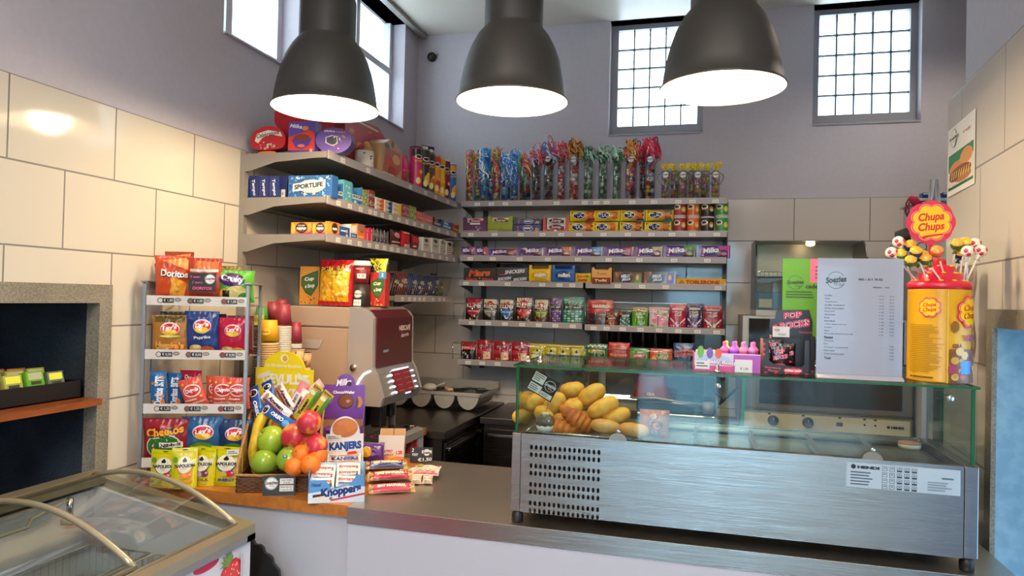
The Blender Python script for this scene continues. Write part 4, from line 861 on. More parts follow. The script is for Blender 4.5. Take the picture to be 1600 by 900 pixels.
# along the aisle edge, top shelf
def card(pts, w, h, t, col, art):
    b = outline_box(pts, t, col, col, w, h); art(b); return b
m, w = spanY(546, 608, .3, Z1, LSX-.10); h = hY(578, 188, Z1, LSX-.10)
b = card([(-.5, 0), (.5, 0), (.5, .86), (.3, 1), (-.2, .96), (-.5, 1)], w, h, .012, 'b83028', lambda b: (b.P([(-.4, .5), (-.1, .62), (.05, .5), (-.15, .2)], 'c8402c'), [b.T('*', (-.35, .1, .38)[q], (.7, .8, .6)[q], .12, .12, 'd89050') for q in range(3)], b.E(.2, .7, .2, .14, 'b8202c'), b.E(.22, .3, .2, .12, '8a5a34'), b.R(-.48, .9, .3, .94, 'd8c8b8')))
putY(b, 'gift_display_card', 'tall red display card with star pattern behind the patterned mugs', 'display card', m, Z1, .05, LSX-.10)
for k, (x0, x1, top, nm) in enumerate(((559, 580, 226, 'taller'), (583, 603, 251, 'shorter'))):
    m, w = spanY(x0, x1, .09, Z1, LSX-.05); t = thing('patterned_mug', nm+' white and red patterned mug with sweets on the top left shelf edge', 'mug', (LSX-.052, m, Z1-.002)); r = min(w/2, .043); hh = .085
    b = B(); b.lathe([(r*.86, 0), (r, .012), (r, hh), (r*.93, hh), (r*.9, .01)], M('d9d2cf', .25), 24); b.W, b.H = r*2, hh; b.curved = 1; b.rough = .3
    b.map = lambda u, v, l: ((r+l*.0003)*math.cos(u*2), (r+l*.0003)*math.sin(u*2), v*hh); rd = random.Random(k)
    for q in range(9): b.C(rd.uniform(-.6, .6), rd.uniform(.2, .85), .004, rd.choice(['b8282a', '2a2422', '6a6462']), 6)
    b.R(-.7, .05, .7, .14, 'b02a30'); b.name('cup', t)
    b = B(); b.tube([(.0, r-.003, hh*.8), (.0, r+.02, hh*.75), (.0, r+.024, hh*.45), (.0, r-.003, hh*.25)], .005, M('d9d2cf', .25), 8); b.name('handle', t)
    b = B(); rd = random.Random(k+4)
    for q in range(10): b.ball((rd.uniform(-r, r)*.6, rd.uniform(-r, r)*.6, hh+rd.uniform(0, .04)), .016, M(rd.choice(['c8382a', 'a8302a', 'b88a5a', 'd8b08a']), .3), 8)
    b.name('wrapped_sweets', t)
m, w = spanY(600, 631, .22, Z1); h = hY(615, 216, Z1)
b = B(); t = thing('window_gift_box', 'tan cardboard gift box with heart handle and a picture of strawberries', 'gift box', (LSX-.06, m, Z1-.002), PI/2)
b = card([(-.5, 0), (.5, 0), (.5, .78), (.28, .86), (.12, .97), (-.12, .97), (-.28, .86), (-.5, .78)], w, h, .10, 'b89468', lambda b: (b.C(0, .86, .018, '6a4a30'), b.P([(-.46, .1), (.2, .04), (.46, .3), (.4, .7), (-.3, .74)], 'a85a3a'), b.E(-.18, .42, .2, .12, 'c8402c'), b.E(.2, .5, .2, .13, 'd8a06a'), b.E(0, .2, .2, .09, 'b83028'), b.R(-.44, .0, .1, .08, 'd8d0c8'), b.E(-.28, .76, .12, .07, '4a6a2c')))
b.name('box', t)
m, w = spanY(632, 645, .2, Z1); h = hY(638, 240, Z1); b = bag(w, h, .05, 'c01f58', 3, .04, wr=.6, n=10); b.R(-.3, .2, .3, .36, '8a5a3a'); b.R(-.4, .4, .4, .44, 'e85a8a')
putY(b, 'pink_sweets_bag', 'bright pink sweets bag between the tan gift box and the tall crisps cans', 'sweets bag', m, Z1, .05)
PC = [(644, 658, 229, 'c8326a', '3a2e34', 'pink and black tall crisps can with wide dark lid, first of the row', .034), (658, 667, 233, '2a2a24', '8a8a84', 'black and green tall crisps can, second of the row', .033), (667, 675.5, 239, '6a3a24', '8a7a74', 'brown tall crisps can, third of the row', .033), (675.5, 684, 241.5, 'e0902a', 'c8b8b0', 'orange tall crisps can with red top, fourth of the row', .033), (684, 691, 246, 'e8b020', 'c8b8b0', 'golden yellow tall crisps can, fifth of the row', .033), (691, 699, 250, '8a1e4a', 'd8ccc4', 'wine red tall crisps can, sixth of the row', .033), (700.5, 710, 255, '1f6ab8', 'd8dce0', 'bright blue tall crisps can at the far end of the row', .034)]
for k, (x0, x1, top, c, lid, words, r) in enumerate(PC):
    m, w = spanY(x0, x1, .23, Z1, LSX-.035); h = hY((x0+x1)/2, top, Z1, LSX-.035); r = min(r, w/2*1.15); b = can(r, h-.008, c, 20); b.l = 1
    q = [e for e in ('c83a2a', 'd8b030', 'c86a2a', 'c8342a', 'd89020', '5a1a3a', 'e8a020')][k]
    b.R(-.7, .8, .7, .97, '2a2422' if k < 3 else q); b.E(-.1, .78, .3, .055, 'ece4d8'); b.E(-.1, .782, .22, .035, '2a1e1a'); b.T('Pringles', -.06, .68, .7, .06, 'e8b820', .1, 8, .03); b.E(.1, .3, .34, .12, q); b.E(-.12, .2, .2, .08, 'e8d090'); b.E(.16, .42, .2, .05, 'f0b848'); b.R(-.7, .0, .7, .04, q)
    b.lathe([(r*1.0, h-.008), (r*1.03, h-.007), (r*1.03, h-.001), (r*.9, h)], M(lid, .3), 20)
    putY(b, 'tall_crisps_can', words, 'crisps can', m, Z1, 2*r+.004, group='tall crisps cans on the top left shelf', rz=PI/2-.5)
p = onX(665, 244, LSX-.02); b = flat(.085, .085, '141414'); b.R(-.46, .5, .0, .94, 'e8e4dc'); b.R(-.46, .2, .0, .44, 'e8e4dc'); b.L(-.42, .55, -.04, .9, 4, '8a8680'); shoplogo(b, .26, .6, .02)
t = tag(b.name('shop_price_card', None, (LSX-.09, 3.72, Z1+.206), PI/2-.6), 'black price card with white stickers standing behind the tall crisps cans', 'price card')
b = B(); b.tube([(0, .004, -.206), (0, .004, .03)], .002, CHROME, 6); b.name('stand_rod', t)
# second level
Z = LSZ[1]
for k, (x0, x1) in enumerate(((387.5, 402.5), (403, 418.5), (419, 434.5))):
    m, w, h = end(x0, x1, 274, Z, YE_); b = carton(w, .11, h, '1c2a66'); b.T('Tempo', .02, .5, 1.5, .19, 'e8ecf6', .2, -82, .03); b.R(-.3, .16, -.26, .8, '4a5aa0'); b.R(.44, .0, .5, 1, '2c3a7a')
    put(b, 'tissue_box', 'dark blue box of paper tissues on the middle shelf end, '+ORD[k]+' from left', 'tissue box', m, YE_, Z, .11, group='dark blue tissue boxes')
m, w, h = end(435, 447.5, 274, Z, YE_+.02); b = carton(w, .11, h, '16225a'); b.R(-.3, .05, .3, .42, 'd8d4cc'); b.T('€', 0, .24, .25, .12, '4a4a4a')
put(b, 'tissue_box', 'narrow dark blue box with a white sticker left of the large gum box', 'tissue box', m, YE_+.02, Z, .11)
m, w, h = end(449, 517.5, 273, Z, YE_-.015)
b = carton(w, .05, h, '2a5a9a'); rd = random.Random(5)
for c, n in (('5aa8c8', 16), ('cfe0d0', 10), ('8ac4cc', 14), ('1f3f86', 12), ('e8e8d8', 12)):
    for _ in range(n):
        x, y = rd.uniform(-.45, .45), rd.uniform(.06, .94); a = rd.uniform(0, 6); s = rd.uniform(.02, .075)
        b.P([(max(-.49, min(.49, x+s*math.cos(a)*.6)), max(.01, min(.99, y+s*math.sin(a)*1.5))), (max(-.49, min(.49, x+s*math.cos(a+1.9)*.6)), max(.01, min(.99, y+s*math.sin(a+1.9)*1.5))), (max(-.49, min(.49, x+s*math.cos(a+3.6)*.8)), max(.01, min(.99, y+s*math.sin(a+3.6)*2)))], c)
b.E(.05, .5, .3, .3, 'd8dcb8'); b.P([(-.38, .28), (.36, .42), (.36, .8), (-.38, .62)], 'f2f2ea'); b.T('SPORTLIFE', -.02, .53, .66, .22, '16161a', .05, 5, .05); b.L(-.34, .22, -.1, .3, 2, '2a4a7a')
put(b, 'chewing_gum_box', 'large ice blue chewing gum box with black capitals at the near end', 'chewing gum box', m, YE_-.015, Z, .05)
SM = [(520, 537, 283, '2f63a4', 'tray', 'SPORTLIFE', 'dfe8ec', 'blue open gum tray right beside the large ice blue box'), (538, 551.5, 282, '5aa8b8', 'carton', '', 'bfe0e0', 'tall teal gum carton with orange foot'), (551.5, 567.5, 289, '3a7ab0', 'tray', 'SPORTLIFE', 'dfe8ec', 'blue open gum tray behind the teal carton'), (568, 577, 296, '8a9a3a', 'carton', 'LIFE', 'dfe8c8', 'olive green gum carton'), (577.5, 587, 297, '8a3030', 'carton', 'LIFE', 'b8c88a', 'dark red and green gum carton'), (588, 601, 309, 'e8e0d0', 'zig', 'd8642a', '', 'white mint roll carton with orange zigzags'), (602, 614, 313, 'e4dccf', 'zig', '1f4a8a', '', 'white mint roll carton with dark blue zigzags'), (614.5, 628, 317, 'e4dccf', 'zig', 'd8c01e', '', 'white mint roll carton with yellow zigzags'), (629, 640, 319, '9a3440', 'carton', 'Smint', 'd8a8a8', 'dusky red mint carton with two name plates'), (641, 651.5, 322, '7a8a34', 'carton', 'Smint', 'c8d0a0', 'moss green mint carton with two name plates'), (653, 664, 331, 'c8584a', 'carton', '', 'e8a060', 'salmon fruit gum carton, left of a pair'), (665, 677.5, 336, 'c86070', 'carton', '', 'e8a0a8', 'pink fruit gum carton, right of a pair'), (678.5, 691, 340, '26262a', 'disp', '', 'b8b8c0', 'black open mint display tray'), (692, 706.5, 345, '1f5aa0', 'disp', '', 'b8d0e8', 'blue open mint display tray'), (707.5, 717.5, 349, 'a8302c', 'disp', '', 'd8b03a', 'red and yellow open sweets tray at the far end')]
for k, (x0, x1, top, c, kd, a1, a2, words) in enumerate(SM):
    h = hY((x0+x1)/2, top, Z); m, w = spanY(x0, x1, h, Z); w *= .985; d = .09
    if kd == 'tray':
        b = tray(w, d, h, c, c, .5, lambda b: (b.R(-.48, .28, .48, .5, 'e8ecea'), b.T(a1, 0, .4, .88, .14, '17171a', 0, 0, .05), b.E(-.2, .14, .12, .08, 'bfe0f0'), b.E(.2, .12, .1, .08, '16305a')), 'd8c8a0', .12)
        for q in range(3): b.box(-w*.4+q*w*.28, -.03, .003, -w*.4+q*w*.28+w*.22, .03, h*.52, M('c8d8e4', .3))
    elif kd == 'disp':
        b = tray(w, d, h, c, c, .62, lambda b: (b.R(-.4, .28, .4, .5, a2), b.R(-.48, .0, .48, .12, 'a8a8b8'), art_blob(b, k, [a2, 'e8e0d8', c], 5, -.4, .4, .2, .6, .08)), c, .2)
        for q in range(3): b.ball((-w*.3+q*w*.3, -.02, h*.55), w*.14, M(a2, .3), 8)
    else:
        b = carton(w, d, h, c)
        if kd == 'zig':
            for q in range(3):
                v = .02+q*.32
                b.P([(-.0, v), (.49, v), (.49, v+.3), (.2, v+.3), (-.1, v+.14)], a1); b.P([(-.42, v+.06), (-.1, v+.02), (.02, v+.22), (-.3, v+.26)], 'd8a890')
        elif 'gum carton, ' in words:
            art_blob(b, k, [a2, 'e8c8b0', 'b03a4a', 'e8d060'], 9, -.4, .4, .1, .9, .1); b.R(-.48, .46, .48, .5, 'd8d0c8')
        else:
            rd = random.Random(k)
            for _ in range(6):
                x, y = rd.uniform(-.35, .2), rd.uniform(.08, .8); b.P([(x, y), (x+.25, y+.04), (x+.1, y+.12)], a2)
            if a1:
                for v in (.3, .72): b.R(-.42, v-.07, .42, v+.07, 'e0dcd0' if a1 == 'LIFE' else a2); b.T(a1, 0, v, .62, .1, '1a1a1e' if a1 == 'LIFE' else '6a2a30', 0, 0, .05)
            if 'teal' in words: b.R(-.5, 0, .5, .08, 'e06a20')
    putY(b, 'gum_and_mint_carton', words+' on the middle left shelf', 'sweets carton', m, Z, d, group='gum and mint cartons on the middle left shelf')
# third level
Z = LSZ[2]
for k, (x0, x1) in enumerate(((453.5, 486), (487, 511))):
    m, w, h = end(x0, x1, 346.5, Z, YE_); b = carton(w, .06, h, 'f08a2c')
    b.P([(-.5, 0), (.5, 0), (.5, .22), (-.5, .1)], 'd01e78'); b.P([(.25, .0), (.5, .0), (.5, .5)], 'd82a80'); b.E(-.38, .5, .1, .4, 'f8b848'); b.E(.4, .6, .09, .34, 'f8a83c'); b.E(.02, .56, .29, .42, '33241f'); b.T('COOL MINT', .02, .74, .34, .12, 'f0ece8'); b.T('senses', .02, .5, .46, .22, 'f4f0ec', 0, 0, .06); b.R(-.1, .3, .14, .33, 'a8864a')
    put(b, 'gum_tub_pack', 'orange and magenta gum pack with dark oval, %s of the front pair' % ('left', 'right')[k], 'chewing gum', m, YE_, Z, .06, group='orange and magenta gum packs')
h = hY(521, 346, Z); m, w = spanY(514, 530, h, Z); b = carton(w, .02, h, 'f08a2c'); b.P([(-.5, 0), (.5, 0), (.5, .22), (-.5, .1)], 'd01e78'); b.E(.02, .56, .29, .4, '33241f'); b.T('senses', .02, .5, .46, .2, 'f4f0ec', 0, 0, .06); b.E(-.4, .5, .08, .4, 'f8b848')
putY(b, 'gum_tub_pack', 'orange and magenta gum pack turned round the shelf corner', 'chewing gum', m+.010, Z, .02)
T3 = [(532, 548, 354, '1f4f9c', 'c', 'dark blue small box with yellow badge near the shelf corner'), (549, 559, 350, '2a5aa0', 't', 'open white and blue tray behind the dark blue box'), (560, 571, 350, 'd8782a', 'c', 'orange upright box on the lower left shelf'), (571.5, 577, 356, 'd83a50', 'c', 'slim coral red roll pack, left of a pair'), (577.5, 583.5, 356, 'c81e3a', 'c', 'slim crimson roll pack, right of a pair')]
for k, (x0, x1, top, c, kd, words) in enumerate(T3):
    h = hY((x0+x1)/2, top, Z); m, w = spanY(x0, x1, h, Z); w *= .97
    b = tray(w, .07, h, 'dcd4c8', 'dcd4c8', .5, lambda b: (b.R(-.48, .02, .48, .4, c), b.T('Wick', 0, .24, .7, .12, 'e8ecf4')), 'dcd4c8', .2) if kd == 't' else carton(w, .07, h, c)
    if k == 0: b.R(-.4, .55, .1, .68, 'dfe8f2'); b.C(.2, .62, .008, 'd8b83a'); b.R(.1, .15, .3, .34, 'b8c8e0')
    if k == 2: b.E(.1, .6, .26, .12, '8a5a24'); b.R(-.4, .2, .3, .26, 'f0e0c8'); b.R(-.5, .6, .5, 1, 'a86a5a')
    if k >= 3: b.R(.1, .1, .34, .9, 'f0a0a8'); b.C(.2, .7, .004, 'c82a3a')
    putY(b, 'small_sweets_box', words, 'sweets box', m, Z, .07)
for k in range(5):
    x0 = 584.5+k*5.6; h = hY(x0+3, 357+k*1.4, Z); m, w = spanY(x0, x0+5, h, Z); r = min(w/2, .013); b = B(); b.lathe([(r*.9, 0), (r, .002), (r, h-.002), (r*.9, h)], M('2c2a30', .3), 14); b.W, b.H = 2*r, h; b.curved = 1; b.rough = .3
    b.map = lambda u, v, l: ((r+l*.0003)*math.sin(u*2), -(r+l*.0003)*math.cos(u*2), v*h); b.T('Mentos', 0, .5, 3.0, .3, 'c8c4c8' if k < 4 else '8a90c8', 0, 90, .04)
    putY(b, 'mint_roll', 'upright dark mint roll, '+ORD[k]+' of five in a row on the lower left shelf', 'mint roll', m, Z, .04, group='dark mint rolls')
for k, (x0, x1, top, c, a, words) in enumerate(((614, 630, 359, '4a1e22', lambda b: (b.R(-.44, .08, .44, .14, 'd8c8b8'), b.R(-.44, .26, .44, .32, 'd8c8b8'), b.E(0, .7, .3, .16, 'b8888a'), b.R(.28, .02, .46, .98, 'b81c28')), 'dark red patterned sweets bag leaning on the red one'), (631, 645.5, 361, 'b81c2c', lambda b: (b.R(-.3, .1, .3, .26, 'e8d8c8'), b.T('KING', 0, .18, .4, .09, 'b81c2c'), art_blob(b, 3, ['3a1c20', '8a4a50'], 8, -.3, .3, .35, .75, .06), b.R(-.4, .86, .3, .94, 'd8b8a8')), 'bright red sweets bag with white label'), (646.5, 659, 366, '6a1e22', lambda b: (b.P([(-.44, .9), (.4, .7), (.2, .45), (-.44, .5)], 'b8202a'), b.R(-.4, .2, -.1, .3, 'd8b090')), 'dark bag with red diagonal top beside the white boxes'))):
    h = hY((x0+x1)/2, top, Z); m, w = spanY(x0, x1, h, Z); b = bag(w*.97, h, .03, c, k, .05, n=10, wr=.5); a(b); putY(b, 'sweets_bag', words+' on the lower left shelf', 'sweets bag', m, Z, .03)
for k, (x0, x1, top, c2, words) in enumerate(((662, 672, 371, '2a2c2c', 'first white peppermint box'), (676, 687, 372, '1f4a34', 'second white peppermint box, green edged'), (688.5, 696.5, 374, '5a7a78', 'third white peppermint box with stripes'), (698.5, 709, 377, '1a1a1a', 'fourth white peppermint box with black flashes'))):
    h = hY((x0+x1)/2, top, Z); m, w = spanY(x0, x1, h, Z); b = carton(w*.97, .07, h, 'cfc8bc'); b.E(0, .84, .3, .09, c2); b.P([(-.3, .78), (.3, .78), (0, .66)], c2)
    if k < 2: b.T('KING', 0, .5, .66, .12, '5a5450', 0, 0, .04); b.L(-.3, .3, .3, .4, 3, '9a9288'); b.P([(.1, .02), (.35, .02), (.22, .12)], c2)
    else:
        for q in range(4): b.R(-.44, .1+.14*q, .3, .15+.14*q, ['b85a50', '6a8a84'][q % 2])
        b.P([(.3, .1), (.48, .3), (.48, .44), (.3, .24)], '161616'); b.P([(.3, .6), (.48, .8), (.48, .94), (.3, .74)], '161616')
    putY(b, 'peppermint_box', words+' on the lower left shelf', 'peppermint box', m, Z, .07, group='white peppermint boxes')
# bags in the wire basket
Z = LSW
for k, (x0, x1, top, c, c2, words) in enumerate(((612, 624, 426, '2c1e20', 'b8303a', 'dark red sweets bag at the near end of the wire basket'), (621, 640, 424, '8a2a28', '4a6a34', 'red and green sweets bag, second in the wire basket'), (641, 652, 427, '25346a', 'b86a3a', 'navy sweets bag with orange corner, third in the wire basket'), (652.5, 664, 429, '25346a', 'b86a3a', 'navy sweets bag with orange corner, fourth in the wire basket'), (664.5, 676, 431, '20305e', 'a87040', 'navy sweets bag with crumpled top, fifth in the wire basket'), (676.5, 688, 427, '2a3560', '8a8a94', 'dark blue sweets bag with pointed top, sixth in the wire basket'), (684, 695, 440, '5a6a30', '8a9a5a', 'olive green sweets bag at the far end of the wire basket'))):
    X = LSX-.045; h = hY((x0+x1)/2, top, Z, X); m, w = spanY(x0, x1, h, Z, X); b = bag(w*.96, h, .05, c, k+9, .06, n=12, wr=1.2); art_blob(b, k, [c2, 'c8b8a8', c2], 7, -.36, .36, .1, .5, .08); b.E(0, .62, .3, .1, 'b8b4b0')
    putY(b, 'sweets_bag', words, 'sweets bag', m, Z, .05, X+.01, group='sweets bags in the left wire basket')
# ------------------------------------------------------------------ crisps rack
RA = R_(23); RX, RY = -1.783, 1.945; RWD = .318; RD = .20; CTI = CT
def rp(a, d, z): return (RX+a*math.cos(RA)-d*math.sin(RA), RY+a*math.sin(RA)+d*math.cos(RA), z)   # along, depth, height
RZ = [H0-.052, H0-.232, H0-.413, H0-.592]
rk = thing('crisps_rack', 'four level metal counter rack for crisps with white price rails', 'display rack', (RX, RY, CT), RA)
rm = M('8f9299', .35, .5)
for a in (0, RWD+.012):
    for d in (0, RD):
        b = B(); b.box(a-.018, d-.006, 0, a-.006, d+.006, H0+.022-CT, rm, .002); b.name('post', rk)
    b = B(); b.box(a-.022, -.012, H0+.022-CT, a-.002, RD+.008, H0+.029-CT, rm, .002); b.name('cap_rail', rk)
for k, z in enumerate(RZ):
    zz = z-CT; b = B()
    for i in range(13): a = RWD*i/12; b.tube([(a, .0, zz+.012), (a, RD, zz-.002)], .0016, rm, 5)
    b.tube([(0, RD, zz), (RWD, RD, zz)], .002, rm, 5); b.tube([(0, RD, zz+.03), (RWD, RD, zz+.03)], .002, rm, 5); b.box(0, .0, zz, RWD, .004, zz+.012, rm); g = b.name('wire_shelf', rk)
    r = B(); r.rough = .3; r.box(-.004, -.007, zz, RWD-.002, -.004, zz+.032, M('e4ded8', .3)); r.W, r.H = RWD, .032; r.map = lambda u, v, l, zz=zz: (RWD/2+u*RWD, -.007-l*.0002, zz+v*.032)
    for q in range(3):
        u = (-.3, .0, .34)[q]; r.E(u-.075, .5, .03, .3, '5a4a44'); r.E(u-.075, .5, .022, .22, ['e0d8d0', '8a5a54', 'a03a34'][q]); r.R(u-.05, .25, u+.06, .75, '26241f'); r.T(['€ 1,00', '€ 0,50', '€ 1,25', '€ 0,60'][k], u+.005, .5, .09, .34, 'e8e4dc'); r.E(u+.1, .6, .035, .2, '8a8078'); r.T('Lays', u+.1, .6, .04, .2, 'e8e0d8', .1)
    r.name('price_rail', g)
    r = B(); r.box(-.004, -.010, zz+.0, RWD-.002, -.0085, zz+.045, glass('rail_plastic', 'ffffff', .98, .05, 0, 60, .01, .1)); r.name('clear_lip', g)
def rackitem(b, n, label, cat, a, lvl, d, group=None, lean=.12, rot=0, tw=0, dz=0):
    p = rp(a*.93, d, RZ[lvl]+.0125+dz); o = b.name(n, None, p, RA+tw, lean, 0)
    if rot: o.rotation_mode = 'XYZ'; o.rotation_euler = (lean, rot, RA+tw)
    return tag(o, label, cat, group)
def lays(col2, sub, chips, subc='f0ece0'):
    return lambda b: (b.E(.04, .68, .27, .16, 'f0d8e0'), b.E(.04, .67, .25, .14, 'c8202c'), b.E(.04, .6, .2, .07, 'e8b82a'), b.T("Lay's", .04, .7, .4, .14, 'f8f4f0', .15, 8, .05), (b.T(sub, .05, .42, .5 if len(sub) > 4 else .3, .09, subc, 0, 4, .02) if sub else None), b.E(-.15, .17, .2, .09, 'e0b060'), b.E(.18, .15, .2, .08, chips), b.E(-.1, .2, .12, .05, 'f0d090'))
C1 = lambda b: (b.P([(-.3, .9), (.4, .97), (.44, .7), (.1, .8)], 'e88a4a'), b.P([(.0, .58), (.4, .42), (.3, .1), (-.1, .12)], 'e8962a'), b.P([(-.05, .55), (.2, .3), (.0, .2)], 'f0b040'), b.T('Doritos', .05, .62, .78, .17, '1a1418', .0, -4, .07), b.T('Doritos', .05, .625, .76, .15, 'f4f0ec', .0, -4, .03))
for (c, top, w, h, a, d, words, art, lv, sd, tw) in (
 ('c8481e', 0, .125, .155, .075, .03, 'bright orange tortilla crisps bag at the front left of the top rack level', C1, 0, 1, .15),
 ('b83c1c', 0, .125, .150, .185, .03, 'orange tortilla crisps bag carrying the handwritten black price card', lambda b: (b.P([(-.3, .75), (.44, .7), (.44, .92), (-.2, .95)], 'd86a3a'), b.R(-.4, .7, .44, .76, 'e8d8c8')), 0, 2, -.05),
 ('5aa032', 0, .13, .112, .292, .035, 'lime green crisps bag at the right end of the top rack level', lambda b: (b.E(-.1, .72, .36, .2, '4a2a60'), b.T('Croky', -.08, .74, .66, .26, 'f4f0f4', .1, -6, .06), b.E(-.3, .3, .14, .16, 'e8a83a'), b.E(.05, .35, .3, .2, 'e0d080'), b.E(.25, .2, .16, .14, '3c8a2c'), b.R(-.36, .2, -.16, .4, '1c1a1a')), 0, 3, .1),
 ('a8401c', 0, .11, .172, .085, .08, 'orange crisps bag with raised corner standing behind the front orange bag', C1, 0, 4, -.2),
 ('8a3020', 0, .10, .13, .035, .10, 'dark red orange crisps bag peeping out at the left rear of the top level', C1, 0, 41, .2),
 ('7a6424', 0, .11, .128, .245, .10, 'olive brown crisps bag hidden behind the lime green bag', None, 0, 42, .0),
 ('a8702a', 0, .125, .135, .070, .03, 'golden brown crisps bag with orange lettering at the left of the second level', lambda b: (b.R(-.4, .84, .42, .98, '5a4a1c'), lays('', '', 'c8602a')(b), b.E(.04, .5, .3, .03, 'd8d070'), b.T("Hamka's", .02, .27, .8, .17, 'f0a04a', 0, -3, .05)), 1, 5, .05),
 ('1f3a7a', 0, .120, .150, .180, .035, 'royal blue paprika crisps bag in the middle of the second rack level', lays('', 'Paprika', 'c85a2a'), 1, 6, 0),
 ('b8183c', 0, .115, .130, .290, .035, 'raspberry red crisps bag at the right end of the second rack level', lays('', '', 'e0a840'), 1, 7, -.1),
 ('4a3c20', 0, .12, .145, .075, .09, 'dark olive crisps bag behind the golden brown one on the second level', None, 1, 8, 0),
 ('26365e', 0, .11, .14, .19, .10, 'navy crisps bag behind the royal blue one on the second level', None, 1, 81, 0),
 ('6a1a2a', 0, .12, .135, .285, .09, 'dark red crisps bag behind the raspberry one on the second level', None, 1, 9, 0),
 ('1c62a0', 0, .055, .125, .035, .03, 'slim blue bag with sideways lettering at the left of the third level', lambda b: (b.T('Doritos BITS', .05, .5, 1.9, .24, 'f0f0f4', 0, 86, .05), [b.C((-.3, .3, -.32, .3)[q], (.2, .35, .7, .85)[q], .005, 'd87a2a') for q in range(4)], b.E(.3, .16, .12, .12, 'e8782a')), 2, 10, .1),
 ('1a568e', 0, .055, .118, .085, .05, 'second slim blue bag with sideways lettering on the third rack level', lambda b: (b.T('Doritos BITS', .05, .5, 1.8, .22, 'e0e4ec', 0, 86, .05), b.E(.3, .16, .12, .12, 'e8782a')), 2, 11, -.1),
 ('a8143a', 0, .08, .125, .135, .08, 'deep pink bag leaning behind the coral nut bags', lambda b: b.T('Duyvis', .1, .8, .7, .14, 'f0e8e8', .1, -8, .04), 2, 12, -.2)):
    b = bag(w*.94, h, w*.34, c, sd, .05, n=20)
    if art: art(b)
    rackitem(b, 'crisps_bag', words, 'crisps bag', a, lv, d, 'crisps bags on the rack', tw=tw)
duy = lambda b: (b.E(.02, .62, .38, .2, 'f0e4dc'), b.E(.02, .62, .34, .16, 'c8342e'), b.T('Duyvis', .02, .62, .56, .16, 'f8f4f0', .1, 2, .04), b.L(-.4, .3, .4, .38, 1, 'f0d8c8'), b.T('borrelnootjes', .02, .22, .8, .09, 'f0d8c8', .1, 3, .02), [b.C((-.3, .3, -.1, .36)[q], (.86, .84, .1, .4)[q], .004, 'e8a84a') for q in range(4)])
for k, (a, d, rot, words) in enumerate(((.175, .022, -.28, 'front coral nut bag tilted to the left'), (.232, .06, 0, 'coral nut bag standing behind between the two front ones'), (.262, .025, .0, 'middle coral nut bag slightly behind'), (.315, .02, 0, 'rightmost coral nut bag on the third rack level'))):
    b = bag(.078, .108, .026, 'd4503c', 20+k, .05, n=18); duy(b); rackitem(b, 'nut_bag', words, 'nut bag', a, 2, d+.0, 'coral nut bags on the third rack level', rot=rot)
for (c, w, h, a, d, words, art, sd) in (('8a1c26', .15, .15, .07, .02, 'dark red corn snack bag with green centre on the bottom rack level', lambda b: (b.E(0, .4, .4, .3, 'e8dcc8'), b.E(0, .4, .38, .27, '2c6a2c'), b.T('Cheetos', .02, .74, .84, .22, '1a1414', .0, 8, .08), b.T('Cheetos', .02, .745, .82, .19, 'f0a028', .0, 8, .04), b.R(-.1, .38, .42, .5, 'f0ece4'), b.T('Nibb-it', .16, .44, .46, .09, '1a1a1a', .1, 5, .04), art_blob(b, 4, ['5a8a3a', 'a83a2a', '3a7a2a'], 10, -.3, .3, .16, .34, .04)), 30), ('2a5a8a', .135, .155, .195, .03, 'steel blue crisps bag with green wreath in the middle of the bottom level', lambda b: (lays('', '', 'c87a2a')(b), b.E(0, .26, .36, .22, '5a8a2c'), b.E(0, .24, .28, .15, 'd8b84a')), 31), ('1c3460', .125, .145, .305, .03, 'dark blue crisps sticks bag at the right of the bottom rack level', lambda b: (lays('', '', 'c87a2a')(b), b.E(0, .26, .36, .22, '4a7a2c'), b.T('Sticks', 0, .3, .6, .14, 'e8c84a', .1, 6, .05)), 32)):
    b = bag(w, h, w*.3, c, sd, .05, n=20); art(b); rackitem(b, 'crisps_bag', words, 'crisps bag', a, 3, d, 'crisps bags on the rack')
b = flat(.088, .062, '1d1b1e', .002); b.rough = .5; shoplogo(b, .28, .68, .0165, '1a1a1a', 'f2f0ec')
b.T('2 voor', -.26, .8, .36, .14, 'e84a8a', .1, 0, .01); b.T('1 euro', -.16, .5, .36, .13, 'e84a8a', .1, 0, .01); b.T('DORITOS', .02, .18, .7, .15, 'e84a8a', .05, 0, .02)
p = rp(.175, -.022, RZ[0]+.048); tag(b.name('handwritten_price_card', None, p, RA-.05, -.08), 'small black card with pink handwriting clipped before the second orange bag', 'price card')
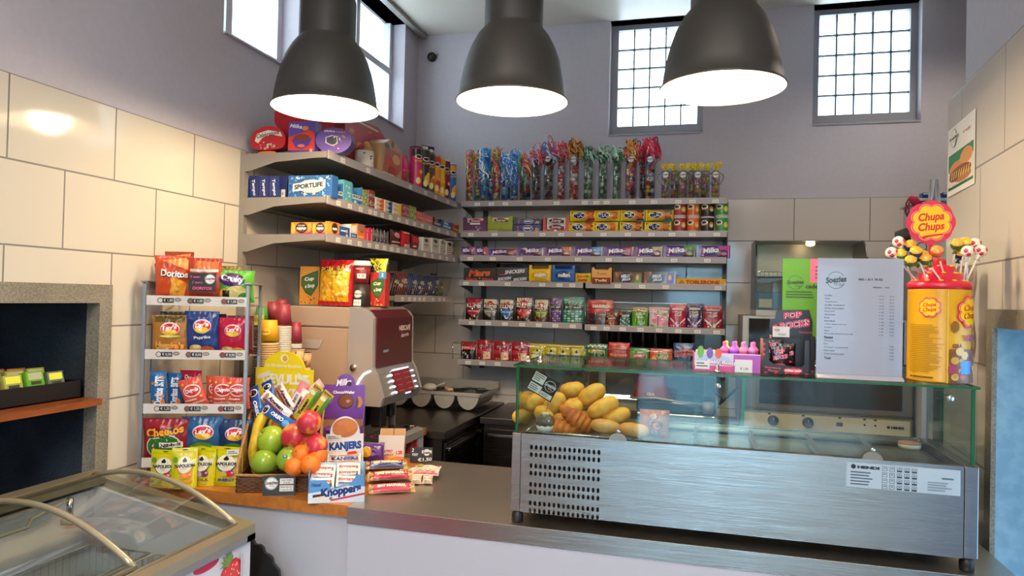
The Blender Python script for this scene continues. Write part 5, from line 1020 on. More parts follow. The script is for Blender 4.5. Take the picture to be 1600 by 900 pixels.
# four yellow sweets pouches in front of the rack
NP = [(tuple(onZ(256, 760, CT).xy), .098, .118, '9adf8a', 'CLASSIC', '3c8a4a', 'first yellow sweets pouch from the left, with green half ring and red ball'), (tuple(onZ(287, 762, CT).xy), .078, .128, 'e8902a', 'ORANGE', 'e07a2a', 'second yellow sweets pouch, turned and half covered, with orange sweets'), (tuple(onZ(315, 757, CT).xy), .092, .122, 'b8a8c8', 'COLA', '6a3a5a', 'third yellow sweets pouch with plum coloured sweets'), (tuple(onZ(353, 757, CT).xy), .112, .124, 'f0b0c0', 'ENERGY', '1c3a9a', 'rightmost yellow sweets pouch with blue half ring and white price sticker')]
for k, ((x, y), w, h, c1, tx, c2, words) in enumerate(NP):
    b = bag(w, h, .035, 'cfc414', 70+k, .05, pouch=1, n=16, wr=.35, r=.28)
    b.R(-.44, .9, .44, .92, 'b0a60c'); b.E(.02, .955, .1, .012, '2a2a14'); b.E(-.34, .72, .1, .07, '5a9a3a'); b.P([(-.46, .55), (-.2, .62), (.46, .74), (.46, .6), (.1, .48)], 'dfe0a8'); b.E(.04, .56, .29, .22, c2); b.E(.04, .59, .28, .21, 'ece8d4'); b.T('NAPOLEON', .03, .57, .76, .085, '1c1c1a', 0, 2, .05); b.P([(-.02, .66), (.1, .66), (.13, .7), (.04, .78), (-.05, .7)], '1c1c1a'); b.T('1912', .04, .5, .16, .03, '8a8a7a')
    b.E(.2, .33, .13, .085, 'c82a4a' if k in (0, 3) else c2); b.E(.0, .31, .11, .07, c1 if k != 3 else 'c8b84a'); b.E(.26, .35, .04, .02, 'f0c0c8'); b.T('FRF '[:3] and 'ZOETE', -.3, .16, .16, .05, '4a4a1c'); b.T(tx, .1, .165, .5, .075, c2 if k != 0 else '9ab050', .1, 2, .04); b.L(-.36, .04, .36, .1, 2, '8a8a3a')
    o = b.name('sweets_pouch', None, (x, y, CT), RA*.35*(k != 1)+(.5 if k == 1 else 0), -.04); tag(o, words, 'sweets pouch', 'yellow sweets pouches before the rack')
    if k == 3: g = flat(.044, .018, 'f0eee6', .0006); g.L(-.4, .2, .4, .85, 2, '5a5a5a'); g.name('price_sticker', o, (.03, -.017, .100), 0, 0, R_(-6))
# ------------------------------------------------------------------ cup stacks behind the rack
def cup(r0, r1, h, col, inner='efe6d8', art=None, rim=1, n=20):
    b = B(); b.rough = .45; b.lathe([(r0, 0), (r1, h)], M(col, .45), n); b.shell([(r1-.001, h), (r0-.002, .004), (.001, .004)], M(inner, .5), n); b.W, b.H = 2*r1, h; b.curved = 1
    if rim: b.lathe([(r1, h-.003), (r1+.002, h-.0015), (r1, h)], M(inner, .4), n)
    b.map = lambda u, v, l: ((r0+(r1-r0)*v+l*.0003+.0003)*math.sin(u*2), -(r0+(r1-r0)*v+l*.0003+.0003)*math.cos(u*2), v*h)
    if art: art(b)
    return b
def stack(px, pyt, pyb, Y, wpx, col, inner, top, label, step=.0085, art=None, pyband=None, zb=None):
    """upside-down nest of paper cups: many rims below, the topmost cup standing whole"""
    X = onY(px, (pyt+pyb)/2, Y).x; r = (onY(px+wpx/2, pyb, Y).x-onY(px-wpx/2, pyb, Y).x)/2; zt = onY(px, pyt, Y).z; zr = onY(px, pyband, Y).z; z0 = CT if zb is None else zb
    t = thing('cup_stack', label, 'cup stack', (X, Y, z0)); ht = zt-zr
    n = max(1, int((zr-z0)/step)); k0 = max(0, n-100); proto = None
    c = cup(r*.97, r*.74, ht, top, inner, art, 0); c.name('top_cup', t, (0, 0, zr-z0))
    rb = B(); rb.lathe([(r*.93, 0), (r, .001), (r*1.0, .0035), (r*.95, .0045), (r*.93, step)], M(col, .5), 20); rb.lathe([(r*.95, -.0005), (r*.96, .0006)], M(inner, .5), 20)
    o = rb.name('nested_cup', t, (0, 0, 0))
    for i in range(1, n):
        q = o.copy(); COL.objects.link(q); q.parent = t; q.location = (0, 0, i*step)
    return t
MR = '8a2a3a'
YC = 2.36
stack(406, 480, 700, YC+.05, 20, '3a2a26', 'e8e0d4', '3f8a3a', 'striped stack of dark rimmed paper cups under a green cup, beside the crisps rack', .0105, lambda b: (b.R(-.5, .1, .5, .62, 'd8d02c'), b.T('SOUP', 0, .36, .7, .2, '4a6a2a')), 511)
stack(418, 500, 700, YC-.05, 28, 'c8a06a', 'f0dcb8', 'eaa814', 'stack of tan paper cups under one bright yellow cup', .0085, lambda b: (b.E(.1, .45, .3, .16, 'f0b828'), b.T('Douwe', .1, .45, .4, .1, '4a2a5a', .1)), 532)
stack(440, 475, 700, YC+.02, 24, 'cfc8b8', 'ece6da', MR, 'tall stack of white paper cups under a maroon cup, middle of the cup group', .007, None, 507)
stack(424, 471, 700, YC+.10, 20, MR, MR, MR, 'maroon cup stack behind the yellow cup', .02, None, 500)
stack(437, 468, 700, YC+.14, 18, MR, MR, MR, 'rearmost maroon cup stack, its top seen above the others', .02, None, 480)
stack(460, 503, 700, YC+.06, 18, 'd0c8b8', 'f0eae0', MR, 'short stack of white paper cups under a maroon cup beside the coffee machine', .007, None, 535)
for k, (px, pyt, pyb, Y, tx, words) in enumerate(((464, 545, 575, YC-.04, 'SLOW', 'tan carton cup with black capitals behind the yellow sign'), (476, 551, 574, YC+.0, 'COFFEE', 'second tan carton cup with black capitals at the right of the yellow sign'))):
    p = onY(px, pyb, Y); zt = onY(px, pyt, Y).z; z0 = CT
    t = thing('printed_cup_stack', words, 'cup stack', (p.x, Y, z0)); r = .024
    c = cup(r*.9, r*1.05, zt-p.z, 'd8a878', 'e8c8a0', lambda b: (b.T(tx[:2], 0, .72, .5, .3, '2a201c', 0, 90), b.T(tx[2:4], .2, .3, .5, .3, '2a201c')), 1); c.name('top_cup', t, (0, 0, p.z-z0))
    rb = B(); rb.lathe([(r*.8, 0), (r*.9, p.z-z0)], M('d0a070', .5), 20); [rb.lathe([(r*.92, z_), (r*.98, z_+.003), (r*.92, z_+.006)], M('e8c8a0', .5), 16) for z_ in [j*.012 for j in range(int((p.z-z0)/.012))]]; rb.name('nested_cups', t)
# yellow biscuit sign
def at_(px, py, Y): return onY(px, py, Y)
Y = 2.22; a, c = onY(399, 620, Y), onY(489, 620, Y); w = c.x-a.x; zt = onY(445, 576, Y).z; z0 = CT
h = zt-z0; rr = (onY(476, 560, Y).x-onY(412, 560, Y).x)/2; hh = onY(445, 549, Y).z-zt
pts = [(-.5, 0), (.5, 0), (.5, 1)]+[(rr/w*math.cos(q), 1+hh/h*math.sin(q)) for q in [PI*i/18 for i in range(19)]]+[(-.5, 1)]
b = outline_box(pts, .004, 'f0d41c', 'e8cc18', w, h); b.rough = .45
b.E(0, 1+.60*hh/h, .032/w*.5, .016/h, 'f4ecc8'); b.E(.01, 1+.58*hh/h, .010/w, .011/h, 'd8a83a'); b.T('De Allerlekkerste Roomboter', 0, 1+.18*hh/h, .62, .035, 'f4f0d8', .3)
b.T('GEVULDE', .02, .90, .80, .10, 'f6f2dc', 0, 0, .05); b.T('KOEKEN', .02, .76, .70, .10, 'f6f2dc', 0, 0, .05)
b.P([(-.46, .88), (-.24, .93), (-.24, .98), (-.46, .93)], 'ece4c8'); b.P([(.24, .97), (.46, .9), (.46, .85), (.22, .92)], 'ece4c8')
tag(b.name('biscuit_sign', None, ((a.x+c.x)/2, Y, z0)), 'bright yellow cardboard sign with rounded top and white capitals behind the snack bars', 'sign')

# ------------------------------------------------------------------ fruit basket
BX, BYY, BW, BD = -1.350, 2.080, .238, .215
wk = M('6a4426', .6, 0, 0, .6, 160, .35); wk2 = M('a87a48', .55, 0, 0, .6, 200, .3)
t = thing('fruit_basket', 'brown wicker basket with a high back, full of fruit and snack bars', 'basket', (BX, BYY, CT), R_(24))
def weave(b, pts, z0, z1, r, m, amp=.003):
    n = int((z1-z0)/(r*1.7))
    for k in range(n):
        P = []
        for i in range(len(pts)-1):
            p, q = Vector(pts[i]), Vector(pts[i+1]); L_ = (q-p).length; s = max(2, int(L_/.012)); nn = Vector((-(q-p).y, (q-p).x)).normalized()
            for j in range(s): P.append((*(p+(q-p)*j/s+nn*amp*(1 if (j+k) % 2 else -1)), z0+r+k*r*1.7))
        b.tube(P, r, m, 5)
hw, hd = BW/2, BD/2
b = B(); weave(b, [(-hw, -hd), (hw, -hd)], .0, .05, .0035, wk); weave(b, [(-hw, hd), (-hw, -hd)], .0, .052, .0035, wk); weave(b, [(hw, -hd), (hw, hd)], .0, .052, .0035, wk); weave(b, [(hw, hd), (-hw, hd)], 0, .20, .0035, wk); b.box(-hw, -hd, .0, hw, hd, .006, wk); b.name('woven_body', t)
b = B(); b.tube([(-hw-.004, hd, .225), (-hw-.004, -hd+.03, .085), (-hw, -hd, .056), (-hw*.4, -hd-.003, .054), (hw*.4, -hd-.003, .054), (hw, -hd, .056), (hw+.004, -hd+.03, .085), (hw+.004, hd, .225), (-hw-.004, hd, .225)], .005, wk2, 7)
for s in (-1, 1):
    for k in range(8): b.tube([(s*(hw+.003), -hd+.02+k*.026, .02), (s*(hw+.003), -hd+.02+k*.026, .075+k*.0185)], .0028, wk2, 5)
b.name('braided_rim', t)
def fruit_apple(r, seed, col='84a02e'):
    b = B(); b.grid(lambda a, c: (r*math.sin(PI*c)*(1+.05*math.cos(PI*c))*math.cos(2*PI*a), r*math.sin(PI*c)*(1+.05*math.cos(PI*c))*math.sin(2*PI*a), r+r*(-math.cos(PI*c))*.92-(.22*r*max(0, (c-.86)/.14)**1.5 if c > .86 else 0)+(.1*r*max(0, (.12-c)/.12))), 28, 20, M(col, .22, 0, 0, .03, 300, .12))
    return b
gm = M('6a7a1c', .5)
def place_fruit(n, b, px, py, Y, r, label, cat, rot=(0, 0, 0), stem=None, group=None, extra=()):
    p = onY(px, py, Y); t = thing(n, label, cat, (p.x, Y, p.z), group=group); t.rotation_euler = rot
    o = b.name('flesh', t, (0, 0, -r))
    if stem: g = B(); g.tube([(0, 0, r*.66), (.002, 0, r*.86), (.004, .001, r*1.06)], .0013, M('4a3018', .6), 5); g.name('stem', t)
    for nm, e in extra: e.name(nm, t)
    return t
r = .0435
place_fruit('apple', fruit_apple(r, 1), 413, 722, 2.0, r, 'glossy green apple at the front left of the basket, lowest of three', 'apple', (R_(-25), R_(-15), 0), 1, 'green apples')
e = B(); e.W = e.H = 1; e.map = lambda u, v, l: (u, -r*.985, v); e.rough = .4; e.E(0, 0, .011, .009, '2a4a9a'); e.E(0, 0, .006, .004, 'd8e0ec')
e2 = B(); e2.v = []; 
place_fruit('apple', fruit_apple(r*.99, 2), 453, 717, 2.0, r, 'green apple with a small blue sticker at the front middle of the basket', 'apple', (R_(8), R_(0), R_(10)), 0, 'green apples', [('sticker', (lambda s: (setattr(s, 'rough', .4), setattr(s, 'W', 1), setattr(s, 'H', 1), setattr(s, 'curved', 1), setattr(s, 'map', lambda u, v, l: tuple((Vector((u, -1, v+.62)).normalized())*(r*.985+l*.0003))), s.E(0, 0, .2, .14, '24468e'), s.E(0, 0, .1, .05, 'e0e6ee'))[0] or s)(B()))])
place_fruit('apple', fruit_apple(r*1.12, 3, '96ae2e'), 424, 687, 2.045, r*1.12, 'large yellow green apple on top of the other apples, turned to show its stem hollow', 'apple', (R_(35), R_(-40), 0), 1, 'green apples')
place_fruit('apple', fruit_apple(r, 3, '86a82a'), 437, 700, 2.10, r, 'green apple mostly hidden behind the three front ones', 'apple', (R_(35), R_(40), 0), 1, 'green apples')
def peachmat():
    m, N, L, bb = newmat('peach_skin'); tc = N.new('ShaderNodeTexCoord'); n = N.new('ShaderNodeTexNoise'); n.inputs['Scale'].default_value = 22; n.inputs['Detail'].default_value = 2; cr = N.new('ShaderNodeValToRGB')
    cr.color_ramp.elements[0].color = srgb('c0283c'); cr.color_ramp.elements[0].position = .46; cr.color_ramp.elements[1].color = srgb('ecae3c'); cr.color_ramp.elements[1].position = .64
    L.new(tc.outputs['Object'], n.inputs[0]); L.new(n.outputs[0], cr.inputs[0]); L.new(cr.outputs[0], bb.inputs[0]); bb.inputs['Roughness'].default_value = .35; return m
PM = peachmat()
def peach(r):
    b = B(); b.grid(lambda a, c: ((lambda k: (k*math.cos(2*PI*a), k*math.sin(2*PI*a)*.96, r-r*math.cos(PI*c)*.95))(r*math.sin(PI*c)*(1-.10*math.exp(-((a-.75)/.05)**2)))), 40, 20, PM); return b
for k, (px, py, Y, q, rz, words) in enumerate(((437, 682, 2.04, .046, 0, 'deep red peach at the centre of the fruit, beside the top apple'), (483, 660, 2.02, .040, .3, 'orange and red striped peach resting on top, under the green snack bars'), (487, 690, 2.06, .036, 1.2, 'orange peach behind the lower pink one'), (494, 697, 2.02, .039, 2.4, 'pink red peach just above the oranges at the right'))):
    if k == 0: px = 461
    place_fruit('peach', peach(q), px, py, Y, q, words, 'peach', (R_(20), R_(10), rz), 0, 'peaches and nectarines')
om = M('e8741a', .38, 0, 0, .25, 420)
def orange(q):
    b = B(); b.grid(lambda a, c: (q*math.sin(PI*c)*math.cos(2*PI*a), q*math.sin(PI*c)*math.sin(2*PI*a), q-q*math.cos(PI*c)*.93), 26, 16, om); return b
def navel(q): b = B(); b.lathe([(.0035, q*.925), (.0025, q*.94), (0, q*.945)], M('6a5a1c', .6), 8); return b
for k, (px, py, Y, q, rot, words) in enumerate(((471, 709, 1.995, .031, (R_(60), R_(-20), 0), 'small orange above the front pair, left of the basket corner'), (497, 711, 2.01, .030, (R_(50), R_(20), 0), 'small orange at the far right of the fruit'), (460, 729, 1.97, .031, (R_(20), 0, 0), 'lowest small orange, left of the front pair'), (485, 726, 1.975, .032, (R_(35), R_(5), 0), 'lowest small orange, right of the front pair'), (401, 672, 2.13, .030, (0, 0, 0), 'orange half hidden behind the banana at the left'), (440, 664, 2.12, .034, (0, 0, 0), 'dark orange fruit in shadow under the blue biscuit bar'))):
    place_fruit('orange', orange(q), px, py, Y, q, words, 'orange', rot, 0, 'small oranges', [('navel', navel(q))])
def banana(label, pts, r0):
    ym = M('e4bc2c', .4, 0, 0, .05, 50, .08); p = [onY(x, y, Y) for x, y, Y in pts]; o0 = p[0].copy(); P = []
    for i in range(13):
        s = i/12*(len(p)-1); k = min(int(s), len(p)-2); f = s-k; a, c = p[max(k-1, 0)], p[min(k+2, len(p)-1)]; P.append(p[k].lerp(p[k+1], f)-o0)
    R0 = [r0*(.35+.65*min(1, math.sin(PI*(i+.8)/13.6)*1.6)) for i in range(13)]
    t = thing('banana', label, 'banana', o0, group='bananas'); b = B(); b.tube(P, R0, ym, 7); b.name('peel', t); b = B(); b.tube([P[0]*1.0, P[0]+(P[0]-P[1])*.5], r0*.3, M('6a5a1c', .6), 6); b.name('stem', t)
banana('large yellow banana standing at the left behind the apples', [(400, 740, 2.06), (396, 705, 2.06), (404, 665, 2.075), (414, 643, 2.09)], .019)
banana('second banana right of the first, behind the top apple', [(428, 735, 2.13), (418, 700, 2.13), (424, 670, 2.13), (431, 650, 2.13)], .018)
banana('banana tip showing low at the left between apple and basket rim', [(412, 735, 2.05), (398, 722, 2.05), (396, 700, 2.04), (402, 685, 2.04)], .014)
b = B(); b.ball((0, 0, 0), .021, M('6a5226', .8, 0, 0, .5, 300, .3), 16, (1, 1, 1.3)); p = onY(456, 709, 2.02); tag(b.name('kiwi', None, (p.x, 2.025, p.z)), 'brown kiwi fruit tucked between apple and oranges', 'kiwi')
# snack bars heaped on the fruit
def snack(px, py, Y, L_, h, ang, col, art, words, seed, tilt=-.25, yaw=0):
    b = bar(L_*.9, h, .016, col, art, seed, .9, 14); p = onY(px, py+6, Y)
    for i, v in enumerate(b.v): b.v[i] = (v[0], v[1], v[2]-h/2)
    o = b.name('snack_bar', None, (p.x, Y, p.z)); o.rotation_euler = (Matrix.Rotation(yaw, 3, 'Z') @ Matrix.Rotation(tilt, 3, 'X') @ Matrix.Rotation(R_(-ang), 3, 'Y')).to_euler(); tag(o, words, 'snack bar', 'snack bars heaped in the fruit basket')
ore = lambda b: (b.E(-.34, .5, .09, .42, 'e8ecf4'), b.E(-.34, .5, .07, .34, '2a1a1a'), b.T('OREO', .05, .5, .42, .4, '0c1c5a', .15, 0, .1), b.T('OREO', .05, .52, .4, .36, 'f0f4fc', .15, 0, .05), b.E(.34, .4, .09, .3, '5aa8e0'))
twn = lambda c, d: (lambda b: (b.R(-.42, .06, .44, .34, c), b.T('Atween', .0, .64, .55, .4, '2a1a2a', .15, 0, .04), b.T('Energy', .1, .3, .3, .24, d, .15), b.E(-.36, .55, .06, .3, 'a87a50')))
snack(403, 630, 2.115, .165, .042, -66, '1f4f9a', ore, 'blue cookie bar standing steeply at the far left of the basket', 1, -.15)
snack(425, 618, 2.15, .15, .042, -64, '1a478e', ore, 'blue cookie bar standing behind the first, with lettering running down', 2, -.1)
snack(433, 645, 2.075, .165, .038, -24, '245aa6', ore, 'blue cookie bar lying across the front, lowest of the three blue ones', 3, -.5)
snack(432, 627, 2.09, .15, .038, -32, 'ece4e4', twn('6a3a7a', 'c85a3a'), 'white and purple cereal bar lying over the blue ones', 4, -.35)
snack(447, 617, 2.16, .14, .036, -52, 'e8d8d4', twn('b03a50', 'c85a3a'), 'white cereal bar with brown end standing in the middle', 5, -.1)
snack(463, 617, 2.17, .14, .04, 62, 'd8848c', lambda b: (b.R(-.4, .2, .2, .8, 'ece0dc'), b.T('Tween', -.1, .5, .5, .4, '4a2a3a', .15)), 'pink cereal bar standing in the middle of the heap', 6, -.1)
snack(468, 628, 2.13, .13, .038, 66, 'ece4dc', twn('d86a7a', 'b82a4a'), 'white cereal bar with pink edge left of the green bars', 7, -.15)
snack(482, 624, 2.12, .155, .040, 58, 'c8b83a', lambda b: (b.R(-.42, .0, .44, .3, '4a8a2a'), b.T('Tween', -.12, .62, .45, .34, '17301a', .15, 0, .04), b.T('MIO', -.1, .22, .2, .24, 'c8502a', 0, 0, .04), b.E(.3, .6, .05, .3, 'e8e0d0'), b.R(.4, .1, .47, .9, '7a5a3a')), 'green and yellow nut bar, left of the two', 8, -.1)
snack(497, 634, 2.10, .155, .040, 56, 'c8b83a', lambda b: (b.R(-.42, .0, .44, .3, '4a8a2a'), b.T('Tween', -.12, .62, .45, .34, '17301a', .15, 0, .04), b.T('MIO', -.1, .22, .2, .24, 'c8502a', 0, 0, .04), b.E(.3, .6, .05, .3, 'e8e0d0'), b.R(.4, .1, .47, .9, '7a5a3a')), 'green and yellow nut bar, right of the two', 9, -.1)
snack(486, 606, 2.19, .12, .035, 40, 'e8c0b8', lambda b: (b.R(-.4, .3, .4, .7, 'f0e4dc'),), 'pale pink bar lying behind the green ones', 10, -.05)
b = flat(.098, .062, '1b191a', .002); shoplogo(b, -.24, .6, .0195); b.R(.02, .56, .45, .84, 'ece8e2'); b.R(.02, .2, .45, .5, 'ece8e2'); b.T('per stuk', .235, .75, .3, .09, '3a3632'); b.T('€ 0,75', .235, .63, .2, .09, '3a3632'); b.T('Mandarijn', .235, .41, .36, .09, '3a3632'); b.T('2 voor € 1,00', .235, .28, .36, .09, '3a3632')
p = onZ(447, 774, CT); t = tag(b.name('basket_price_card', None, (-1.275, 1.955, CT), R_(26), -.12), 'black price card with round badge leaning before the fruit basket', 'price card')

# ------------------------------------------------------------------ boxes of biscuits on the counter
def dbox(w, d, h, hb, col, side, inner, label, loc, rz, cutv=.3, n='display_box', art=None, wallc=None):
    t = thing(n, label, 'display box', loc, rz); b = B(); b.rough = .4; t_ = .0018; c, s, i = M(col, .4), M(side, .4), M(inner, .5)
    b.box(-w/2, -d/2, 0, w/2, d/2, t_, i); b.box(-w/2, d/2-t_, 0, w/2, d/2, hb, i); b.prism([(-w/2, 0), (w/2, 0), (w/2, h), (-w/2, h*cutv)] if isinstance(cutv, float) else [(u*w, v*h) for u, v in cutv], -d/2, -d/2+t_, c)
    for x in (-w/2, w/2-t_): b.prism([(-d/2, 0), (d/2, 0), (d/2, hb), (-d/2, h if x > 0 or not isinstance(cutv, float) else h*cutv)], x, x+t_, s, 'yz')
    b.W, b.H = w, h; b.map = lambda u, v, l: (u*w, -d/2-l*.00022, v*h); b.l = 1
    if art: art(b)
    b.name('carton', t); return t
# Knoppers
kw = .168
K = dbox(kw, .085, .085, .104, '5a94cc', '3a78b8', 'b8ccdc', 'low white and blue wafer box with slanted blue lettering at the counter edge', (-1.088, 1.985, CT), R_(27), [(-.5, 0), (.5, 0), (.5, .98), (.36, .98), (.22, .62), (-.1, .5), (-.2, .82), (-.48, .82)], 'wafer_box', lambda b: (b.P([(-.5, 0), (.5, 0), (.5, .55), (.2, .6), (-.1, .46), (-.5, .36)], 'd4e2ee'), b.T('Knoppers', .08, .40, .72, .40, '16306e', .12, 8, .06), b.P([(-.1, .06), (.5, .26), (.5, .33), (-.1, .12)], 'b8203c'), b.P([(-.42, .22), (-.22, .26), (-.14, .12), (-.34, .06)], 'e8dcc8'), b.P([(-.42, .3), (-.22, .34), (-.22, .26), (-.42, .2)], '3a2018'), b.E(-.1, .16, .03, .06, 'a8703a'), b.T('Hasel', -.36, .66, .16, .12, '16306e', .1)))
kp = bar(.072, .036, .022, 'e8e2da', lambda b: (b.T('Knoppers', .0, .62, .8, .3, 'c84a28', .1, 0, .04), b.R(-.4, .2, .4, .34, '5a88b8'), b.E(.36, .3, .05, .2, '5a5a60')), 2, .8, 12)
wf = kp.name('wrapped_wafer', K, (-.045, -.018, .036)); first = wf; wf.rotation_euler = (-.5, 0, 0)
for (x, y, z) in ((-.045, .006, .052), (-.043, .026, .066), (.032, -.018, .040), (.034, .006, .056), (.033, .026, .069)):
    q = first.copy(); COL.objects.link(q); q.parent = K; q.location = (x, y, z); q.rotation_euler = (-.5, random.uniform(-.06, .06), 0)
# Kanjers
KA = dbox(.125, .09, .062, .10, 'e4e2e4', 'dcdade', 'e8e6e8', 'white syrup waffle box with blue capitals and a round picture top', (-1.152, 2.145, CT+.0), R_(28), [(-.5, 0), (.5, 0), (.5, .95), (.4, .95), (.34, .55), (-.34, .5), (-.5, .8)], 'waffle_box', lambda b: b.T('KANJERS', .05, .2, .7, .2, '1d3f86', 0, 0, .05))
b = B(); b.rough = .35; w, h = .125, .075; pts = [(-.5, 0), (.5, 0), (.5, 1), (.42, 1.0)]+[(.0+.40*math.cos(a), 1.0+.80*math.sin(a)) for a in [PI*i/16 for i in range(17)]]+[(-.5, 1)]
b = outline_box(pts, .002, 'e8e6e8', 'dcdade', w, h); b.T('KANJERS', .02, .42, .86, .46, '1c4490', 0, 3, .06); b.E(.0, 1.28, .34, .44, 'b8683a'); b.E(.05, 1.38, .27, .3, 'c8783e'); b.E(-.14, 1.18, .2, .24, 'c07038'); b.P([(.05, .04), (.36, .1), (.3, .22), (.1, .18)], 'd83a2a'); b.R(-.46, .75, -.1, .95, 'e0dcd0'); b.L(-.44, .78, -.14, .92, 2, '5a5650')
b.name('header_card', KA, (0, .043, .085))
for k in range(3):
    g = bar(.112, .038, .020, 'e9e4de', lambda b: (b.T('KANJERS', .02, .55, .8, .46, '1c4490', 0, 0, .06), b.E(.2, .1, .2, .14, 'd8943a'), b.R(-.44, .86, .44, .96, 'd8702a')), k, .5, 12); o = g.name('waffle_pack', KA, (0, -.02+k*.022, .028+k*.014)); o.rotation_euler = (-.35, 0, 0)
b = B(); b.box(-.07, -.045, 0, .062, .045, .098, M('1a1a1c', .4)); tag(b.name('riser_box', None, (-1.238, 2.285, CT), R_(22)), 'black riser box that carries the violet wafer display', 'riser')
# Milka wafer
zb = CT+.0985
MK = dbox(.152, .085, .078, .135, '6a3a94', '6a3a94', 'b08458', 'violet chocolate wafer display with rounded header card', (-1.240, 2.285, zb), R_(22), [(-.5, 0), (.5, 0), (.5, 1.0), (.3, .7), (-.3, .7), (-.5, 1.0)], 'wafer_display', lambda b: (b.T('ChocoWafer', .2, .35, .5, .2, 'f0eaf4', 0, 0, .04),))
w, h = .150, .152; pts = [(-.5, 0), (.5, 0), (.5, .82)]+[(.03+.235*math.cos(a), .82+.26*math.sin(a)) for a in [PI*i/14 for i in range(15)]]+[(-.5, .82)]
b = outline_box(pts, .002, '6c3c98', '6c3c98', w, h); b.rough = .35; b.T('Milka', .0, .88, .36, .16, 'f4f0f8', .25, 6, .03); b.C(.12, .84, .009, '2a1c34'); b.T('ChocoWafer', .0, .64, .52, .07, 'f4f0f8', 0, 0, .05); b.E(.05, .42, .19, .18, '5a2e1c'); b.E(.05, .43, .165, .155, '7a4424'); b.T('♥', .1, .42, .1, .08, 'c88a60'); b.P([(.28, .26), (.4, .28), (.46, .4), (.4, .54), (.3, .54)], 'b87a3c'); b.P([(.28, .26), (.33, .27), (.36, .4), (.33, .53), (.3, .54)], '5a2e1c'); b.E(-.34, .46, .08, .1, '8a5ab0')
b.name('header_card', MK, (0, .041, .085))
for k in range(6):
    g = B(); g.lathe([(.026, 0), (.03, .006), (.03, .012), (.024, .016)], F('6a3c96'), 14); g.name('wrapped_wafer', MK, (-.034+.066*(k % 2), -.018+.0*(k//2), .012+.0185*(k//2)))
# bars lying on the steel at the right of the boxes
nat = lambda c1, c2, c3: (lambda b: (b.R(-.40, .02, .40, .98, c1), b.P([(-.36, .5), (.36, .5), (.36, .85), (0, .99), (-.36, .85)], c3), b.P([(-.36, .06), (.36, .06), (.4, .3), (0, .1), (-.4, .3)], c2), b.T('EAT NATURAL', 0, .56, .62, .3, 'f0e4cc', 0, 0, .08), art_blob(b, 5, ['c89a60', '8a5a30', 'e8c890'], 6, -.47, -.4, .2, .8, .12), art_blob(b, 6, ['c89a60', '8a5a30', 'e8c890'], 6, .4, .47, .2, .8, .12)))
for k, (x, y, z, c1, c2, c3, rz, words) in enumerate(((602, 737, .0, '23326e', '2a3a7a', 'c8b898', .06, 'dark blue fruit and nut bar, rearmost of the bar row'), (604, 741, .016, '23306a', '2c4088', 'b8a078', .04, 'blue fruit and nut bar leaning on the rearmost one'), (609, 754, .0, 'c89018', 'd8a020', 'e0a818', .03, 'golden yellow fruit and nut bar in the middle of the row'), (611, 758, .014, 'a8203c', 'b8284a', 'c8a070', .05, 'raspberry red fruit and nut bar resting on the yellow one'), (613, 772, .0, 'b83a50', 'c04a5c', 'c84a5e', .05, 'pink red fruit and nut bar at the front of the row'))):
    b = bar(.148, .040, .020, 'b8905c', nat(c1, c2, c3), k, .6, 12); p = onZ(x, y, CT); o = b.name('fruit_nut_bar', None, (p.x, p.y, CT+.003+z), rz+R_(28), R_(-58)); tag(o, words, 'snack bar', 'fruit and nut bars on the steel counter')
# dextrose box
D = dbox(.098, .075, .05, .108, 'e8e0da', 'e0c8b0', 'd8a878', 'cardboard box of glucose tablets with yellow rolls and red lettering', (onZ(611, 719, CT).x-.015, onZ(611, 719, CT).y+.04, CT), R_(20), [(-.5, 0), (.5, 0), (.5, .98), (-.5, .98)], 'glucose_box', lambda b: (b.R(-.5, .0, .5, .3, 'e88a4a'), b.R(-.5, .25, .5, 1.9, 'e8e2dc'), b.P([(-.1, .1), (.5, .4), (.5, .55), (-.1, .3)], 'f0c83a'), b.T('DEXTRO', -.2, .66, .5, .22, 'b82a3a', .25, 4, .04), b.T('ENERGY', -.14, .38, .5, .18, 'b82a3a', .25, 4, .04), b.R(.2, .3, .42, .8, 'ece4e0'), b.T('1,20', .31, .55, .24, .34, 'c81e4a', .0, 6, .06)))
b = B(); b.box(.002, .034, .07, .004, .0362, .112, BLACK); b.name('slit', D)
for k in range(7):
    g = B(); g.lathe([(.0055, 0), (.0055, .062)], M('f0d83a', .35), 10, (0, 0, 0), 'x'); g.lathe([(.0057, .0), (.0057, .02)], M('ece8d8', .35), 10, (0, 0, 0), 'x'); g.name('tablet_roll', D, (-.03, -.028+.004*(k % 2), .046+.0055*k*.9))
b = bag(.10, .075, .04, '54307e', 12, .08, n=14, wr=1.6); b.E(-.2, .5, .2, .25, 'e0b02a'); b.R(.0, .3, .4, .6, '6a4492'); o = b.name('violet_sweets_bag', None, (onZ(580, 723, CT).x, onZ(580, 723, CT).y, CT+.0), .5, -.35); tag(o, 'crumpled violet sweets bag between waffle box and glucose box', 'sweets bag')
b = flat(.085, .056, '211e1c', .002); b.C(.24, .66, .0125, 'e8e4dc'); b.R(.02, .6, .46, .8, 'e8e4dc'); b.T('Soezies', .24, .66, .34, .18, '2a2a2a', .1, 0, .04); b.T('2', -.38, .82, .09, .24, 'f0ece4', .1); b.T('voor', -.28, .52, .28, .18, 'f0ece4', .1); b.T('€1.50', .16, .2, .62, .24, 'f0ece4', .1, 3, .02)
tag(b.name('handwritten_price_card', None, (onZ(658, 724, CT).x, onZ(658, 724, CT).y, CT+.004), R_(20), -.1), 'small blackboard card with white handwriting by the pink biscuit packs', 'price card')
